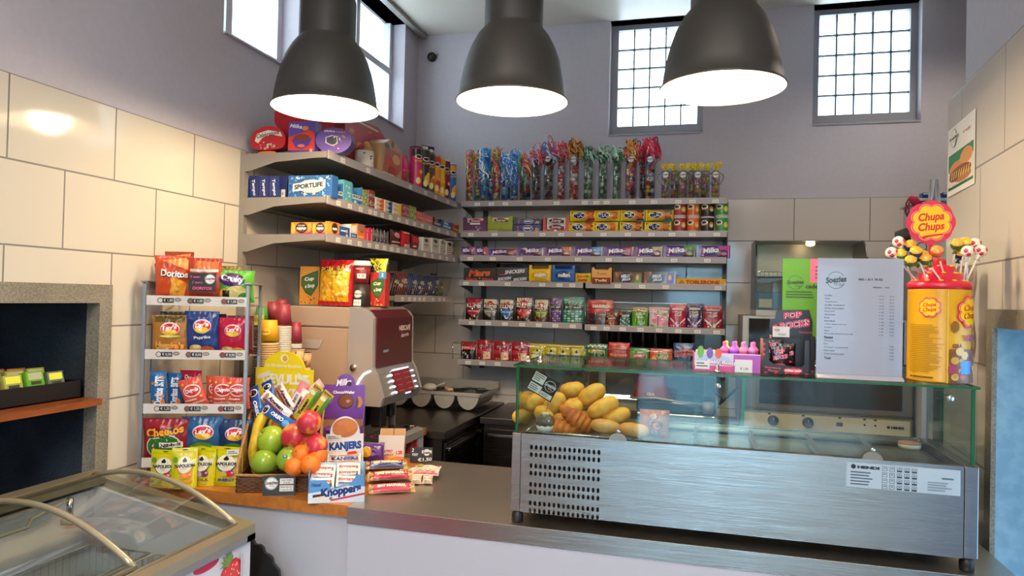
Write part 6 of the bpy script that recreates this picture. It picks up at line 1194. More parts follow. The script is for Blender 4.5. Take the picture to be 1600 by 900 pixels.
for k, (x, y, z, rz, words) in enumerate(((653, 748, .0, .7, 'pink edged pack of white biscuits, upper one of the pair'), (664, 750, .0, .2, 'pink edged pack of white biscuits lying across the other'))):
    b = bag(.095, .07, .02, 'e0c8bc', 60+k, .05, n=14, wr=.5); b.R(-.46, .84, .46, .96, 'd84a6a'); b.R(-.46, .04, .46, .12, 'd84a6a'); b.E(.1, .55, .28, .24, 'f0ece4'); b.T('biggetjes', .08, .56, .5, .12, '9a8a7a', .3, 6); b.E(-.3, .75, .14, .1, 'a8c83a'); [b.R(-.4+.2*q, .18, -.24+.2*q, .44, 'd8bc98') for q in range(4)]
    p = onZ(x, y, CT); o = b.name('biscuit_pack', None, (p.x, p.y, CT+.004+k*.012), rz, R_(-76)); tag(o, words, 'biscuit pack', 'white biscuit packs')
for k, (x, rz, words) in enumerate(((650, .3, 'left small cellophane pack of white biscuits at the front'), (667, .25, 'right small cellophane pack of white biscuits at the front'))):
    b = bag(.036, .038, .024, 'd8c4a4', 64+k, .06, n=12, wr=.8); [b.R(-.36, .2+.2*q, .36, .32+.2*q, 'e8dcc4') for q in range(3)]
    p = onZ(x, 758, CT); o = b.name('biscuit_pack', None, (p.x, p.y, CT+.004), rz, R_(-50)); tag(o, words, 'biscuit pack', 'white biscuit packs')
# pink red cloth over the wooden end
b = B(); rc = M('c8404e', .9, 0, 0, .4, 200); n = 16
def cl(a, c):
    x = (a-.5)*(.018+.075*c)+.004*math.sin(c*7); return (x*.9, .012*math.sin(a*14)*c-.012, -c*.115)
b.grid(cl, 20, 12, rc); b.grid(lambda a, c: (lambda p: (p[0], p[1]+.006, p[2]))(cl(1-a, c)), 20, 12, rc)
p = onY(661, 668, 2.92); tag(b.name('hanging_cloth', None, (-1.235, 2.92, p.z), R_(60)), 'small pink red cloth hanging from the hook on the wooden counter side', 'cloth')
b = B(); b.tube([(-.0, 0, 0), (-.045, -.0, .0)], .003, CHROME, 6); b.ball((0, 0, 0), .005, CHROME, 8); tag(b.name('cloth_hook', None, (-1.233, 2.925, p.z+.002)), 'small steel hook fixed to the edge of the wooden counter', 'hook')

# ------------------------------------------------------------------ coffee machine
MX0, MX1, MY0, MY1 = -1.80, -1.315, 2.56, 2.95; MZ0, MZ1 = CT+.0, H0-.05
t = thing('coffee_machine', 'tall beige and silver coffee machine with a dark red front panel and lit buttons', 'coffee machine', (MX0, MY0, CT))
W_, D_, HH = MX1-MX0, MY1-MY0, MZ1-CT
bg = M('b79a80', .38, .15); sv = M('cfc9c6', .25, .55); rd_ = M('480912', .3)
b = B(); b.box(0, .004, .012, W_-.05, D_, HH-.012, bg, .01); b.name('body', t)
b = B(); b.box(.004, -.004, HH-.085, W_-.052, .01, HH-.004, M('b39a84', .35, .1), .004); b.name('upper_panel', t)
b = B(); b.box(.03, -.002, .03, W_-.052, .006, HH-.09, bg, .003); b.prism([(W_-.27, HH-.14), (W_-.165, HH-.14), (W_-.185, HH-.175), (W_-.27, HH-.175)], -.006, .0, M('c4b8aa', .3, .3)); dr = b.name('side_door', t)
b = B(); b.lathe([(.0, -.003), (.014, -.003), (.014, 0)], CHROME, 20, (0, 0, 0), 'y'); b.lathe([(0, -.006), (.007, -.006), (.008, -.003)], M('8a6a58', .3, .6), 16, (0, 0, 0), 'y'); b.name('lock', t, (W_-.024, -.012, HH-.245))
# curved silver front, extruded across the width of the machine
fr = [(W_-.05, HH-.002), (W_+.0, HH-.004), (W_+.035, HH-.02), (W_+.055, HH-.045), (W_+.058, HH-.24), (W_+.062, HH-.25), (W_+.075, HH-.27), (W_+.105, HH-.36), (W_+.095, HH-.395), (W_-.02, HH-.395), (W_-.02, .0), (W_-.05, 0)]
b = B(); b.prism(fr, -.008, .012, sv); b.prism(fr, D_-.012, D_+.006, sv); b.prism([p for p in fr[:9]]+[(W_-.05, HH-.395)], .012, D_-.012, M('a8a4a0', .25, .6)); b.box(W_-.05, .012, .0, W_-.035, D_-.012, HH-.395, M('3a3a3e', .3, .5)); b.name('front_frame', t)
b = B(); b.prism([(W_+.028, HH-.012), (W_+.0605, HH-.045), (W_+.0635, HH-.245), (W_+.052, HH-.245), (W_+.045, HH-.05), (W_+.02, HH-.02)], .02, D_-.02, rd_); b.W, b.H = D_-.04, .19; b.rough = .3
b.map = lambda u, v, l: (W_+.0625+.0012-l*.0-.0018*(v)+l*.0003, D_/2+u*(D_-.04), HH-.245+v*.2); b.T('NESCAFÉ', .26, .78, .34, .14, 'd8c0b8', 0, 0, .05); b.T('Alegria', .26, .6, .24, .12, 'd8c0b8', .3, 4, .02); b.R(-.38, .28, -.16, .36, '1a2a3a'); b.T('EASY', -.27, .32, .14, .05, 'c8d0d8'); b.name('red_panel', t)
tilt = math.atan2(.09, .03)
b = B(); px_, pz_ = W_+.064, HH-.252; b.W, b.H = D_-.10, .13; b.rough = .3
def dm(u, v, l): q = 1-v; return (W_+.078+.031*q+l*.0004, D_/2+.02+u*(D_-.12), HH-.272-.088*q+l*.0002)
b.map = dm; b.l = 2; b.R(-.33, .0, .33, 1.04, '7a1822'); [b.T('————', -.16, .12+.25*q, .2, .02, 'd8a8a0') for q in range(4)]; [b.T('————', .16, .12+.25*q, .2, .02, 'd8a8a0') for q in range(4)]; b.name('selection_panel', t)
lm = M('dfe8ff', .4, 0, 2.2)
for s in (-.41, .41):
    for q in range(4):
        b = B(); b.ball(dm(s, .1+.26*q, 8), .0085 if s < 0 else .0065, lm, 10, (1, 1, .6)); b.name('lit_button', t)
b = B(); b.tube([dm(-.3, 1.08, 6), dm(.3, 1.08, 6)], .003, M('c8d4ff', .4, 0, 3), 6); b.tube([dm(-.06, -.06, 6), dm(.12, -.06, 6)], .003, M('9ac0ff', .4, 0, 3), 6); b.name('light_strip', t)
b = B(); P = [(W_-.018, .13), (W_-.018, .19), (W_-.012, .23), (W_+.002, .262), (W_+.022, .287), (W_+.05, .300)]; b.tube([(x, -.0105, z+.035) for x, z in P], .0042, M('f4f6ff', .4, 0, 2.2), 6); b.name('side_light_strip', t)
b = B(); b.box(W_+.0, .10, HH-.50, W_+.05, .155, HH-.39, BLACK, .008); b.box(W_+.02, .2, HH-.47, W_+.05, .24, HH-.385, BLACK, .006); b.name('outlet', t)
b = B(); b.box(W_-.034, .07, .05, W_-.01, .30, HH-.40, CHROME, .004); b.tube([(W_+.03, .22, HH-.42), (W_+.03, .25, HH-.45), (W_+.0, .25, HH-.47)], .012, CHROME, 10); b.name('chrome_column', t)
b = B(); b.prism([(W_-.05, .0), (W_+.105, .0), (W_+.118, .01), (W_+.118, .042), (W_+.09, .05), (W_-.05, .05)], -.01, D_+.008, sv); dt = b.name('drip_tray', t)
b = B(); b.box(W_-.03, .01, .0503, W_+.088, D_-.01, .053, M('141416', .2)); b.name('drip_grille', dt)
b = B(); b.box(.01, .02, 0, W_+.08, D_-.01, .0, DARK); 
b = B(); b.grid(lambda a, c: (W_+.03+.03*math.cos(2*PI*a)*(1-c*.25), .11+.03*math.sin(2*PI*a)*(1-c*.25), .0534), 24, 1, M('8a1a2a', .4, 0, .4)); b.name('cup_mark', dt)
# on top of the machine
ZT = MZ1
def mtop(px, py): return onZ(px, py, ZT)
def soupbox(x, y, w, h, rz, words, c, c2, d=.055):
    b = carton(w, d, h, c); b.P([(-.42, .72), (.1, .84), (.44, .9), (.44, .5), (.1, .22), (-.2, .3), (-.44, .5)], '31501f'); b.P([(-.38, .7), (.1, .8), (.4, .86), (.4, .5), (.1, .27), (-.18, .34), (-.4, .52)], '3c6128')
    b.T('Cup', -.02, .66, .5, .12, 'e8e4cc', .2, 8, .05); b.T('a Soup', .02, .48, .5, .13, 'e8e4cc', .2, 8, .05); art_blob(b, 7, c2, 12, -.44, .44, .03, .22, .035)
    o = b.name('soup_box', None, (x, y, ZT), rz); return tag(o, words, 'soup box')
p = onY(480, 400, 2.70); soupbox(-1.64, 2.72, .085, .165, R_(12), 'yellow orange instant soup box at the left on top of the coffee machine', 'e0962a', ['e8b84a', 'c86a20', '6a3a1c', 'f0c860'])
pb = onY(611, 440, 2.75); o = soupbox(-1.335, 2.76, .068, .145, R_(4), 'red instant soup box at the right on top of the coffee machine', 'b82a24', ['e8a040', 'f0c860', '8a1a1a', 'd85a2a'])
b = flat(.034, .03, '3f83b8', .0006); b.T('1', 0, .5, .2, .5, 'e8f0f4'); b.name('price_sticker', o, (.022, -.029, .118))
pa = onZ(528, 478, ZT); b = bag(.165, .195, .07, 'c8202c', 90, .05, n=26, wr=1.1)
b.P([(-.46, .74), (.44, .78), (.4, .08), (-.44, .1)], 'e8a418'); b.P([(-.2, .76), (.42, .78), (.4, .5), (.0, .45)], 'eec028'); b.T('POM-BÄR', -.0, .80, .86, .155, '5a2014', .05, 4, .06); b.T('POM-BÄR', -.0, .805, .84, .145, 'f4d848', .05, 4, .015)
b.T('Original', .1, .66, .34, .05, '3c6a2a', .2, 6); rd = random.Random(2)
for q in range(15):
    x, y = rd.uniform(-.4, .38), rd.uniform(.1, .5); b.E(x, y, .05, .035, rd.choice(['e8b83a', 'd8982a', 'f0cc60'])); b.E(x+.035, y+.03, .025, .02, rd.choice(['e8b83a', 'f0cc60']))
b.E(.2, .6, .1, .05, 'c8c050'); b.R(.26, .74, .44, .80, 'ece0d8'); b.T('€ 1.50', .35, .77, .14, .035, 'a82a2a')
tag(b.name('bear_crisps_bag', None, (-1.50, 2.68, ZT-.001), R_(2), -.07), 'big yellow and red crisps bag standing in the middle on the coffee machine', 'crisps bag')
b = bag(.16, .21, .06, '151316', 91, .05, n=24, wr=1.2); b.P([(-.1, .99), (.47, .99), (.47, .55), (.3, .62), (.1, .84)], 'e2d01c'); b.T('BIGGER', .16, .92, .4, .07, '141414', .1, -32, .06); b.T('PACK', .2, .80, .34, .08, '141414', .1, -32, .06); b.T('Doritos', .05, .58, .8, .12, 'e8e8ec', .1, 4, .06); b.L(.0, .25, .4, .45, 5, 'a8a8b0')
tag(b.name('black_crisps_bag', None, (-1.395, 2.80, ZT-.001), R_(-4), -.05), 'black crisps bag with a yellow corner banner behind the lidded coffee cup', 'crisps bag')
cx, cy = -1.385, 2.69
b = cup(.030, .038, .075, '2a1c1c', '2a1c1c'); b.l = 1
t = thing('display_cup', 'dark coffee cup upside down on the machine carrying the lidded maroon cup', 'cup', (cx, cy, ZT))
b = cup(.040, .031, .092, '2b201f', '2b201f', lambda b: (b.C(0, .55, .016, 'ece8e0'), b.C(0, .55, .0142, '26201e'), b.C(0, .55, .013, 'ece8e0'), b.T('Soezies', 0, .57, .7, .13, '26201e', .1), b.R(-.22, .02, .22, .3, 'ece8e0'), b.T('€ 2,50', 0, .16, .3, .1, '3a3632')), 0); b.name('cup_body', t)
t = thing('coffee_cup', 'maroon takeaway coffee cup with white lid on top of the dark cup', 'cup', (cx, cy, ZT+.0925))
b = cup(.027, .037, .078, '7c1826', 'ece8e0', lambda b: (b.T('NESCAFÉ', .1, .82, .5, .09, 'e8d8d0', 0, 0, .05), b.R(-.1, .3, .5, .56, 'ece8e0'), b.T('€ 1,80', .2, .43, .34, .14, '4a4642')), 0); b.name('cup_body', t)
b = B(); b.lathe([(.040, .076), (.041, .083), (.036, .086), (.035, .096), (.030, .098), (.029, .094), (0, .094)], M('ece8e2', .35), 28); b.name('lid', t)
# utensil tray with four round cups behind, on the bench
t = thing('cutlery_tray', 'long grey tray with four rounded cups holding utensils on the bench', 'tray', (-1.80, 3.84, BT)); gm2 = M('a8a39c', .4, .3)
X1 = .595
b = B(); b.box(0, 0, .085, X1, .012, .105, M('c9c2b8', .3, .3), .003); b.box(0, 0, .085, .01, .36, .1, gm2); b.box(X1-.012, 0, .085, X1, .36, .1, gm2); b.box(0, .35, .085, X1, .36, .14, gm2); b.name('rim', t)
for k in range(4):
    xc = .075+.145*k; b = B(); rr = .064
    b.grid(lambda a, c: (xc+rr*math.cos(PI+PI*a), .012+.33*c, .088+rr*1.25*math.sin(PI+PI*a)), 20, 2, gm2)
    b.prism([(xc+rr*math.cos(PI+PI*i/16), .088+rr*1.25*math.sin(PI+PI*i/16)) for i in range(17)], .006, .012, M('b4afa6', .45, .1)); b.name('cup_trough', t)
for (x, y, z, rz, n_, c, L_, words) in ((-1.60, 3.86, BT+.112, .2, 'dish_brush', 'cfc6b4', .11, 'pale dish brush lying in the second cup of the tray'), (-1.45, 3.9, BT+.115, -.8, 'wooden_spatula', 'c8a878', .12, 'light wooden spatula in the cutlery tray'), (-1.30, 3.88, BT+.118, .35, 'black_tongs', '151516', .16, 'black tongs lying across the right cups of the tray')):
    b = B(); b.tube([(-L_/2, 0, 0), (0, 0, .012), (L_/2, 0, .004)], .006, M(c, .5), 8); b.box(L_/2-.03, -.018, -.004, L_/2+.02, .018, .012, M(c, .5), .005); tag(b.name(n_, None, (x, y, z), rz), words, n_.split('_')[-1])
b = B(); b.ball((0, 0, 0), .042, M('d8d2c6', .4), 18, (1, 1, .55)); b.tube([(.03, 0, 0), (.09, .01, .03)], .006, M('b8b0a4', .4), 7); tag(b.name('ladle', None, (-1.53, 3.86, BT+.125)), 'white scoop resting in the cutlery tray beside the brush', 'scoop')
b = B(); b.ball((0, 0, 0), .05, M('121113', .6), 14, (.8, 1, .9)); b.tube([(0, 0, 0), (.07, 0, .04), (.1, 0, .05)], [.035, .03, .022], M('121113', .6), 9); tag(b.name('oven_glove', None, (-1.735, 3.87, BT+.13), .2), 'black oven glove hanging over the left end of the cutlery tray', 'oven glove')
# ------------------------------------------------------------------ refrigerated bread display case
KX0, KX1, KY0, KY1 = -.515, .655, 1.94, 2.32; KZ0, KZ1, KZG = H0-.606, H0-.384, H0-.19
t = thing('bread_display_case', 'stainless steel countertop display case with glass top and slotted vent', 'display case', (KX0, KY0, CT)); W_, D_ = KX1-KX0, KY1-KY0; z0, z1, zg = KZ0-CT, KZ1-CT, KZG-CT
fs = STEELV
VX0, VX1 = .045, .262
b = B()
# front sheet with rows of oblong slots left open
rows = [(z0+.185-.0525*g-.021*r_) for g in range(4) for r_ in range(2)]
def slots_panel(b, x0, x1, za, zb, y, m):
    cols = 15; sx = (VX1-VX0-.012)/cols; sw, sh = sx*.56, .0135
    xs = [VX0+.006+sx*i for i in range(cols)]
    b.box(x0, y, za, VX0, y+.0015, zb, m); b.box(VX1, y, za, x1, y+.0015, zb, m)
    zs = sorted(rows); edges = [za]+[e for r_ in zs for e in (r_-sh/2, r_+sh/2)]+[zb]
    for i in range(0, len(edges), 2): b.box(VX0, y, edges[i], VX1, y+.0015, edges[i+1], m)
    for r_ in zs:
        cur = VX0
        for x in xs:
            cx = x+sx/2
            b.box(cur, y, r_-sh/2, cx-sw/2, y+.0015, r_+sh/2, m); cur = cx+sw/2
            for sx_, sz_ in ((-1, -1), (1, -1), (-1, 1), (1, 1)):   # rounded slot corners
                b.prism([(cx+sx_*sw/2, r_+sz_*sh/2), (cx+sx_*sw/2, r_+sz_*sh*.18), (cx+sx_*sw*.32, r_+sz_*sh*.42), (cx, r_+sz_*sh/2)], y, y+.0015, m)
        b.box(cur, y, r_-sh/2, VX1, y+.0015, r_+sh/2, m)
slots_panel(b, .028, W_-.032, z0, z1, 0, fs); b.name('front_panel', t)
b = B(); b.box(0, .0, z0, .0265, D_, z1, fs, .002); b.name('side_panel', t)
b = B(); b.box(W_-.0305, 0, z0, W_, D_, z1, fs, .002); b.name('side_panel', t)
b = B(); b.box(.03, .03, z0, W_-.034, D_, z0+.004, DARK); b.box(.03, .05, z0, W_-.034, .055, z1-.01, DARK); b.box(.03, D_-.003, z0, W_-.034, D_, z1, STEEL); b.name('housing', t)
dk = steel('tray_steel', 'b0a690', .25); b = B()
b.box(.03, .004, z1-.012, W_-.034, .03, z1-.002, dk); b.box(.03, D_-.03, z1-.012, W_-.034, D_-.004, z1-.002, dk); b.box(.03, .03, z1-.03, W_-.034, D_-.03, z1-.025, dk)
for x in (.34, .50, .66, .82, .97): b.box(x, .03, z1-.012, x+.01, D_-.03, z1-.004, dk)
b.box(.034, .03, z1-.012, .34, D_-.03, z1-.004, dk); b.name('display_deck', t)
gt = .006; ge = M('1e5a38', .15)
def pane(n, x0, y0, za, x1, y1, zb, edges):
    b = B(); b.box(x0, y0, za, x1, y1, zb, GLASS); o = b.name(n, t)
    e = B()
    for a in edges: e.box(*a, ge)
    e.name('green_edge', o)
pane('glass_top', 0, .0, zg-gt, W_, D_+.02, zg, [(0, -.0008, zg-gt, W_, 0, zg), (0, D_+.02, zg-gt, W_, D_+.0208, zg), (-.0008, 0, zg-gt, 0, D_+.02, zg), (W_, 0, zg-gt, W_+.0008, D_+.02, zg)])
pane('glass_side', .006, .012, z1, .012, D_-.01, zg-gt-.0005, [(.006, .0105, z1, .012, .012, zg-gt-.001)])
pane('glass_side', W_-.012, .012, z1, W_-.006, D_-.01, zg-gt-.0005, [(W_-.012, .0105, z1, W_-.006, .012, zg-gt-.001)])
pane('glass_front', .016, .006, z1+.004, W_-.016, .010, zg-gt-.001, [(.014, .006, z1+.004, .016, .010, zg-gt-.001), (W_-.016, .006, z1+.004, W_-.014, .010, zg-gt-.001)])
pane('sliding_door', .03, D_-.006, z1, W_*.5+.02, D_-.002, zg-gt-.001, [])
for x, z in ((.03, zg+.004), (.065, zg+.004), (.56, zg-.03), (.56, zg+.002), (1.105, zg-.03)):
    b = B(); b.lathe([(0, -.009), (.008, -.009), (.008, .0), (.004, .0), (.004, .012)], CHROME, 16, (0, 0, 0), 'y' if z < zg else 'z'); b.name('glass_fixing', t, (x, .004 if z < zg else .05, z+.006 if z > zg else z))
b = B(); b.tube([(.56, .004, zg-.002), (.56, .004, zg-.03)], .003, glass('rod', 'e0e8e8', .8), 8); b.name('hanger', t)
for x in (.30, .935):
    b = B(); b.prism([(x+.024*math.cos(PI*i/14), z1+.0+.020*math.sin(PI*i/14)) for i in range(15)], -.002, .002, M('8f8578', .3, .7)); b.lathe([(.006, -.001), (.006, .004)], CHROME, 12, (x, 0, z1+.024), 'y'); b.name('half_round_bracket', t)
for x in (.005, W_-.03):
    for y in (.03, D_-.05):
        b = B(); b.lathe([(.014, 0), (.017, .004), (.017, .02), (.012, z0+.002)], BLACK, 14, (x+.012, y-.012, 0)); b.name('rubber_foot', t)
lb = B(); lb.box(0, 0, 0, .255, .0006, .062, M('aab8c2', .45)); lb.W, lb.H = .255, .062; lb.rough = .5; lb.map = lambda u, v, l: ((u+.5)*.255, -l*.0001, v*.062)
lb.C(-.435, .84, .0058, '1a1d24'); lb.T('HENDI', -.3, .83, .2, .12, '1a1d24', 0, 0, .08); lb.L(-.46, .08, -.2, .68, 5, '4a525c', 4)
for i in range(5):
    for j in range(4):
        if i+j == 0: lb.T('CE', -.15, .84, .04, .1, '1a1d24')
        u, v = -.155+i*.065, .84-.24*j; lb.R(u-.022, v-.09, u+.022, v+.09, '2c333c'); lb.R(u-.018, v-.075+(.05 if i > 1 else 0), u+.018, v+.075, 'aab8c2'); lb.R(u-.010, v-.0, u+.010, v+.04, '5a646e')
lb.L(.22, .1, .46, .5, 4, '7a858f', 7); lb.R(.34, .6, .44, .66, '5a646e')
lb.name('maker_label', t, (.875, -.0012, z1-.072))
# bread rolls
def breadmat(n, c1, c2, c3):
    m, N, L, bb = newmat(n); tc = N.new('ShaderNodeTexCoord'); nz = N.new('ShaderNodeTexNoise'); nz.inputs['Scale'].default_value = 16; nz.inputs['Detail'].default_value = 5; nz.inputs['Roughness'].default_value = .6; cr = N.new('ShaderNodeValToRGB')
    e = cr.color_ramp.elements; e[0].color = srgb(c1); e[0].position = .34; e[1].color = srgb(c3); e[1].position = .72; q = e.new(.52); q.color = srgb(c2)
    L.new(tc.outputs['Object'], nz.inputs[0]); L.new(nz.outputs[0], cr.inputs[0]); L.new(cr.outputs[0], bb.inputs[0]); bb.inputs['Roughness'].default_value = .6; bb.inputs['Subsurface Weight'].default_value = .08
    n2 = N.new('ShaderNodeTexNoise'); n2.inputs['Scale'].default_value = 70; n2.inputs['Detail'].default_value = 4; L.new(tc.outputs['Object'], n2.inputs[0]); bp = N.new('ShaderNodeBump'); bp.inputs['Strength'].default_value = .3; bp.inputs['Distance'].default_value = .004; L.new(n2.outputs[0], bp.inputs['Height']); L.new(bp.outputs[0], bb.inputs['Normal']); return m
BRD = breadmat('bread_crust', 'c8801e', 'e3a83a', 'efc566'); RND = breadmat('roll_crust', 'c07a38', 'd89c55', 'e6bc80'); CRO = breadmat('croissant_crust', '8a3e12', 'b8601c', 'd48630')
def roll(L_, r, mat, seed, slit=1):
    b = B()
    def f(a, c):
        s = (c-.5)*2; k = (1-abs(s)**2.6)**.5 if abs(s) < 1 else 0; th = 2*PI*a; x = s*L_/2
        q = r*k*(1+.07*noise.noise(Vector((s*2.2+seed, math.cos(th)*1.3, math.sin(th)*1.3))))
        if slit: q *= 1-.12*math.exp(-((th-PI/2)/.16)**2)*max(0, 1-abs(s)*1.3)*(1+.4*math.sin(s*9+seed))
        return (x, q*math.cos(th)*1.05, q*math.sin(th)*.92)
    b.grid(f, 40, 26, mat); return b
def bread(n, b, px, py, Y, ang, label, cat, group, yaw=0, tilt=0):
    p = onY(px, py, Y); o = b.name(n, None, (p.x, Y, p.z)); o.rotation_euler = (Matrix.Rotation(yaw, 3, 'Z') @ Matrix.Rotation(R_(-ang), 3, 'Y') @ Matrix.Rotation(tilt, 3, 'X')).to_euler(); return tag(o, label, cat, group)
BR = [(894, 609, 2.14, .078, .0265, 10, .1, 'topmost roll of the heap, lying level'), (925, 616, 2.10, .088, .029, 32, .15, 'large roll at the upper right, pointing up to the right'), (942, 637, 2.06, .100, .0285, 32, .1, 'long roll below the upper right one, in the middle of the slope'), (963, 651, 2.055, .085, .0265, 22, .2, 'roll at the right end of the slope above the round ones'), (866, 631, 2.07, .080, .0285, 48, .3, 'roll standing steeply behind the price card'), (895, 636, 2.07, .062, .0255, 12, .8, 'short roll seen end on in the middle of the heap'), (835, 628, 2.09, .074, .027, 24, .2, 'roll left of the price card'), (851, 648, 2.045, .066, .0255, -35, .5, 'roll low down behind the silver card clip'), (830, 626, 2.20, .072, .027, -30, .1, 'roll at the far left against the glass side'), (818, 650, 2.24, .076, .026, 10, .1, 'roll low at the far left rear corner'), (872, 658, 2.16, .076, .026, 5, 0, 'roll hidden low behind the croissants'), (912, 655, 2.15, .080, .026, -20, 0, 'roll in shadow between croissant and slope'), (935, 662, 2.16, .080, .026, 0, 0, 'roll at the bottom rear under the long one'), (905, 628, 2.2, .080, .028, 20, 0, 'roll at the rear middle of the heap'), (858, 637, 2.19, .076, .027, 0, 0, 'roll at the rear left of the heap'), (960, 664, 2.16, .070, .024, 0, 0, 'small roll at the bottom rear right')]
for k, (px, py, Y, L_, r, ang, yaw, words) in enumerate(BR): bread('bread_roll', roll(L_*1.02, r, BRD, k*3.1), px, py, Y, ang, 'golden oval '+words, 'bread roll', 'golden bread rolls in the display case', yaw)
for k, (px, py, words) in enumerate(((946, 666, 'round pale crusty roll at the front of the case, left of two'), (991, 672, 'round pale crusty roll at the front of the case, right of two'))):
    bread('crusty_roll', roll(.086, .0215, RND, 20+k), px, py, 1.985, -4, words, 'bread roll', 'pale crusty rolls')
def croissant(seed):
    b = B(); seg = 9
    def f(a, c):
        s = (c-.5)*2; th = 2*PI*a; k = (1-abs(s)**1.7)**.75 if abs(s) < 1 else 0
        rid = abs(math.sin(s*seg*PI/2*1.0+.5)); q = .030*k*(.86+.2*rid)+.001
        x = s*.078; y = .035*s*s; return (x, y+q*math.cos(th), q*math.sin(th)*.85)
    b.grid(f, 28, 90, CRO); return b
bread('croissant', croissant(1), 868, 667, 2.005, -12, 'flaky brown croissant at the front, lying low', 'croissant', 'croissants in the display case', -.15)
bread('croissant', croissant(2), 905, 658, 2.03, -30, 'flaky brown croissant resting on the first one, curving down to the right', 'croissant', 'croissants in the display case', .1)
# foil tray, foil wrapped card holder with price card
b = B(); fl = M('c8ccd2', .18, .9, 0, .8, 70); b.box(0, 0, 0, .30, .14, .003, fl, .001); b.tube([(0, 0, .004), (.30, 0, .004), (.30, .14, .004), (0, .14, .004), (0, 0, .004)], .003, fl, 6); tag(b.name('foil_tray', None, (KX0+.034, 1.966, KZ1-.003)), 'shallow silver foil tray under the croissants', 'tray')
t2 = thing('card_holder', 'small white and silver pot with a wire clip holding the tilted price card', 'card holder', (-.428, 1.985, KZ1+.001))
b = B(); b.lathe([(.022, 0), (.027, .014), (.026, .02)], WHITE, 20); b.lathe([(.027, .018), (.030, .03), (.022, .044), (.012, .05)], M('9a9894', .15, .9, 0, .5, 60), 9, smooth=False); b.name('pot', t2)
b = B(); b.box(-.009, -.009, .048, .012, .009, .055, M('d8c8a0', .5), .003); b.tube([(0, 0, .05), (.006, 0, .08), (.003, 0, .105)], .0012, CHROME, 5); b.name('wire_clip', t2)
b = flat(.082, .062, '141416', .0015); b.rough = .4
b.R(-.46, .50, -.02, .95, 'e4e4e4'); b.R(-.46, .05, .0, .42, 'e4e4e4'); b.R(.02, .05, .46, .27, 'e4e4e4'); b.L(-.43, .56, -.05, .92, 4, '5a5a5e', 2); b.L(-.43, .1, -.04, .38, 3, '5a5a5e', 3); b.L(.05, .09, .44, .23, 2, '5a5a5e', 4); shoplogo(b, .24, .64, .0175, 'e8e8e8', '1a1a1c'); b.C(.24, .64, .0, '1a1a1c')
p = onY(846, 601, 1.983); o = b.name('shop_price_card', None, (p.x-.008, 1.979, p.z-.030)); o.rotation_euler = (0, R_(27), 0); tag(o, 'black price card with white stickers tilted over the bread rolls inside the case', 'price card')
b = bag(.085, .078, .05, 'b86a58', 30, .05, n=16, wr=1.4, r=.25); [b.E(.05*math.cos(q), .5+.3*math.sin(q), .12, .1, ['c8907a', '8a3a34', 'd8a890'][q % 3]) for q in range(6)]; b.E(.1, .45, .2, .2, 'a84a44'); b.E(.1, .45, .14, .12, 'd89a80')
p = onY(1022, 680, 2.03); o = b.name('wrapped_pastry', None, (p.x, 2.03, KZ1-.002), 0, -.1); tag(o, 'reddish brown pastry in clear wrap at the right of the rolls', 'pastry')
b = B(); b.lathe([(.026, 0), (.028, .004), (.028, .014), (.024, .016)], M('d8c8b0', .4), 24); b.lathe([(.028, .012), (.0285, .016), (.02, .018)], M('b87a5a', .4), 24)
p = onZ(1407, 684, KZ1); tag(b.name('round_tub', None, (.56, 2.16, KZ1-.004)), 'small round tan tub at the right end of the display deck', 'tub')

# ------------------------------------------------------------------ on the glass top
GZ = KZG+.0003
t = thing('baby_bottle_box', 'pink and white open box of bottle shaped sweets at the left on the glass top', 'sweets box', (.068, 2.06, GZ), R_(3))
w, d, h = .176, .07, .05
b = B(); b.rough = .35; b.box(-w/2, -d/2, 0, w/2, d/2, .002, M('d85a9a')); b.box(-w/2, -d/2, 0, w/2, -d/2+.002, h, M('dcd4e4')); b.box(-w/2, d/2-.002, 0, w/2, d/2, h*.9, M('e8a8c8')); b.box(-w/2, -d/2, 0, -w/2+.002, d/2, h, M('d85a9a')); b.box(w/2-.002, -d/2, 0, w/2, d/2, h*.8, M('c84a9a')); b.W, b.H = w, h; b.map = lambda u, v, l: (u*w, -d/2-l*.0003, v*h)
b.R(-.5, 0, .5, .3, 'd84a8a'); b.R(.1, .0, .5, .95, 'b85ab8'); b.E(-.2, .62, .26, .3, 'b8c8e8'); b.T('Baby Bottle', -.06, .46, .5, .3, 'b82a6a', .05, -4, .12); b.T('Baby Bottle', -.06, .47, .48, .26, 'f4e8f0', .05, -4, .04)
b.E(-.4, 1.05, .05, .34, '6aaa3a'); b.E(-.26, 1.0, .05, .3, '7a5aa8'); b.E(-.13, .98, .05, .28, 'e0603a')
b.R(-.48, .1, -.26, .56, 'e8e4e2'); b.L(-.46, .2, -.28, .5, 2, '5a5650'); b.R(.12, .0, .38, .70, 'e8e4e2'); b.T('€ 1,00', .26, .2, .12, .16, '4a4a4a'); b.name('carton', t)
bc = [('d84a9a', 'e86ab0'), ('e8d83a', 'f0e86a'), ('9a4ac8', 'b86ad8'), ('b05ab8', 'e08ac8'), ('e0508a', 'f08ab0'), ('7a6ad0', 'a890e8'), ('b04aa0', 'd080c8'), ('e83a8a', 'f070b0')]
for k in range(8):
    c1, c2 = bc[k]; x = -.005+.0245*(k//2)+.008*(k % 2); y = -.012+.03*(k % 2); g = B(); g.lathe([(.011, 0), (.0125, .004), (.0125, .052), (.012, .056)], M(c1, .25), 14); g.lathe([(.0128, .05), (.0128, .058), (.009, .062), (.0045, .068), (.0055, .074), (.004, .079), (0, .080)], M(c2, .25), 14); o = g.name('sweet_bottle', t, (x, y, .003))
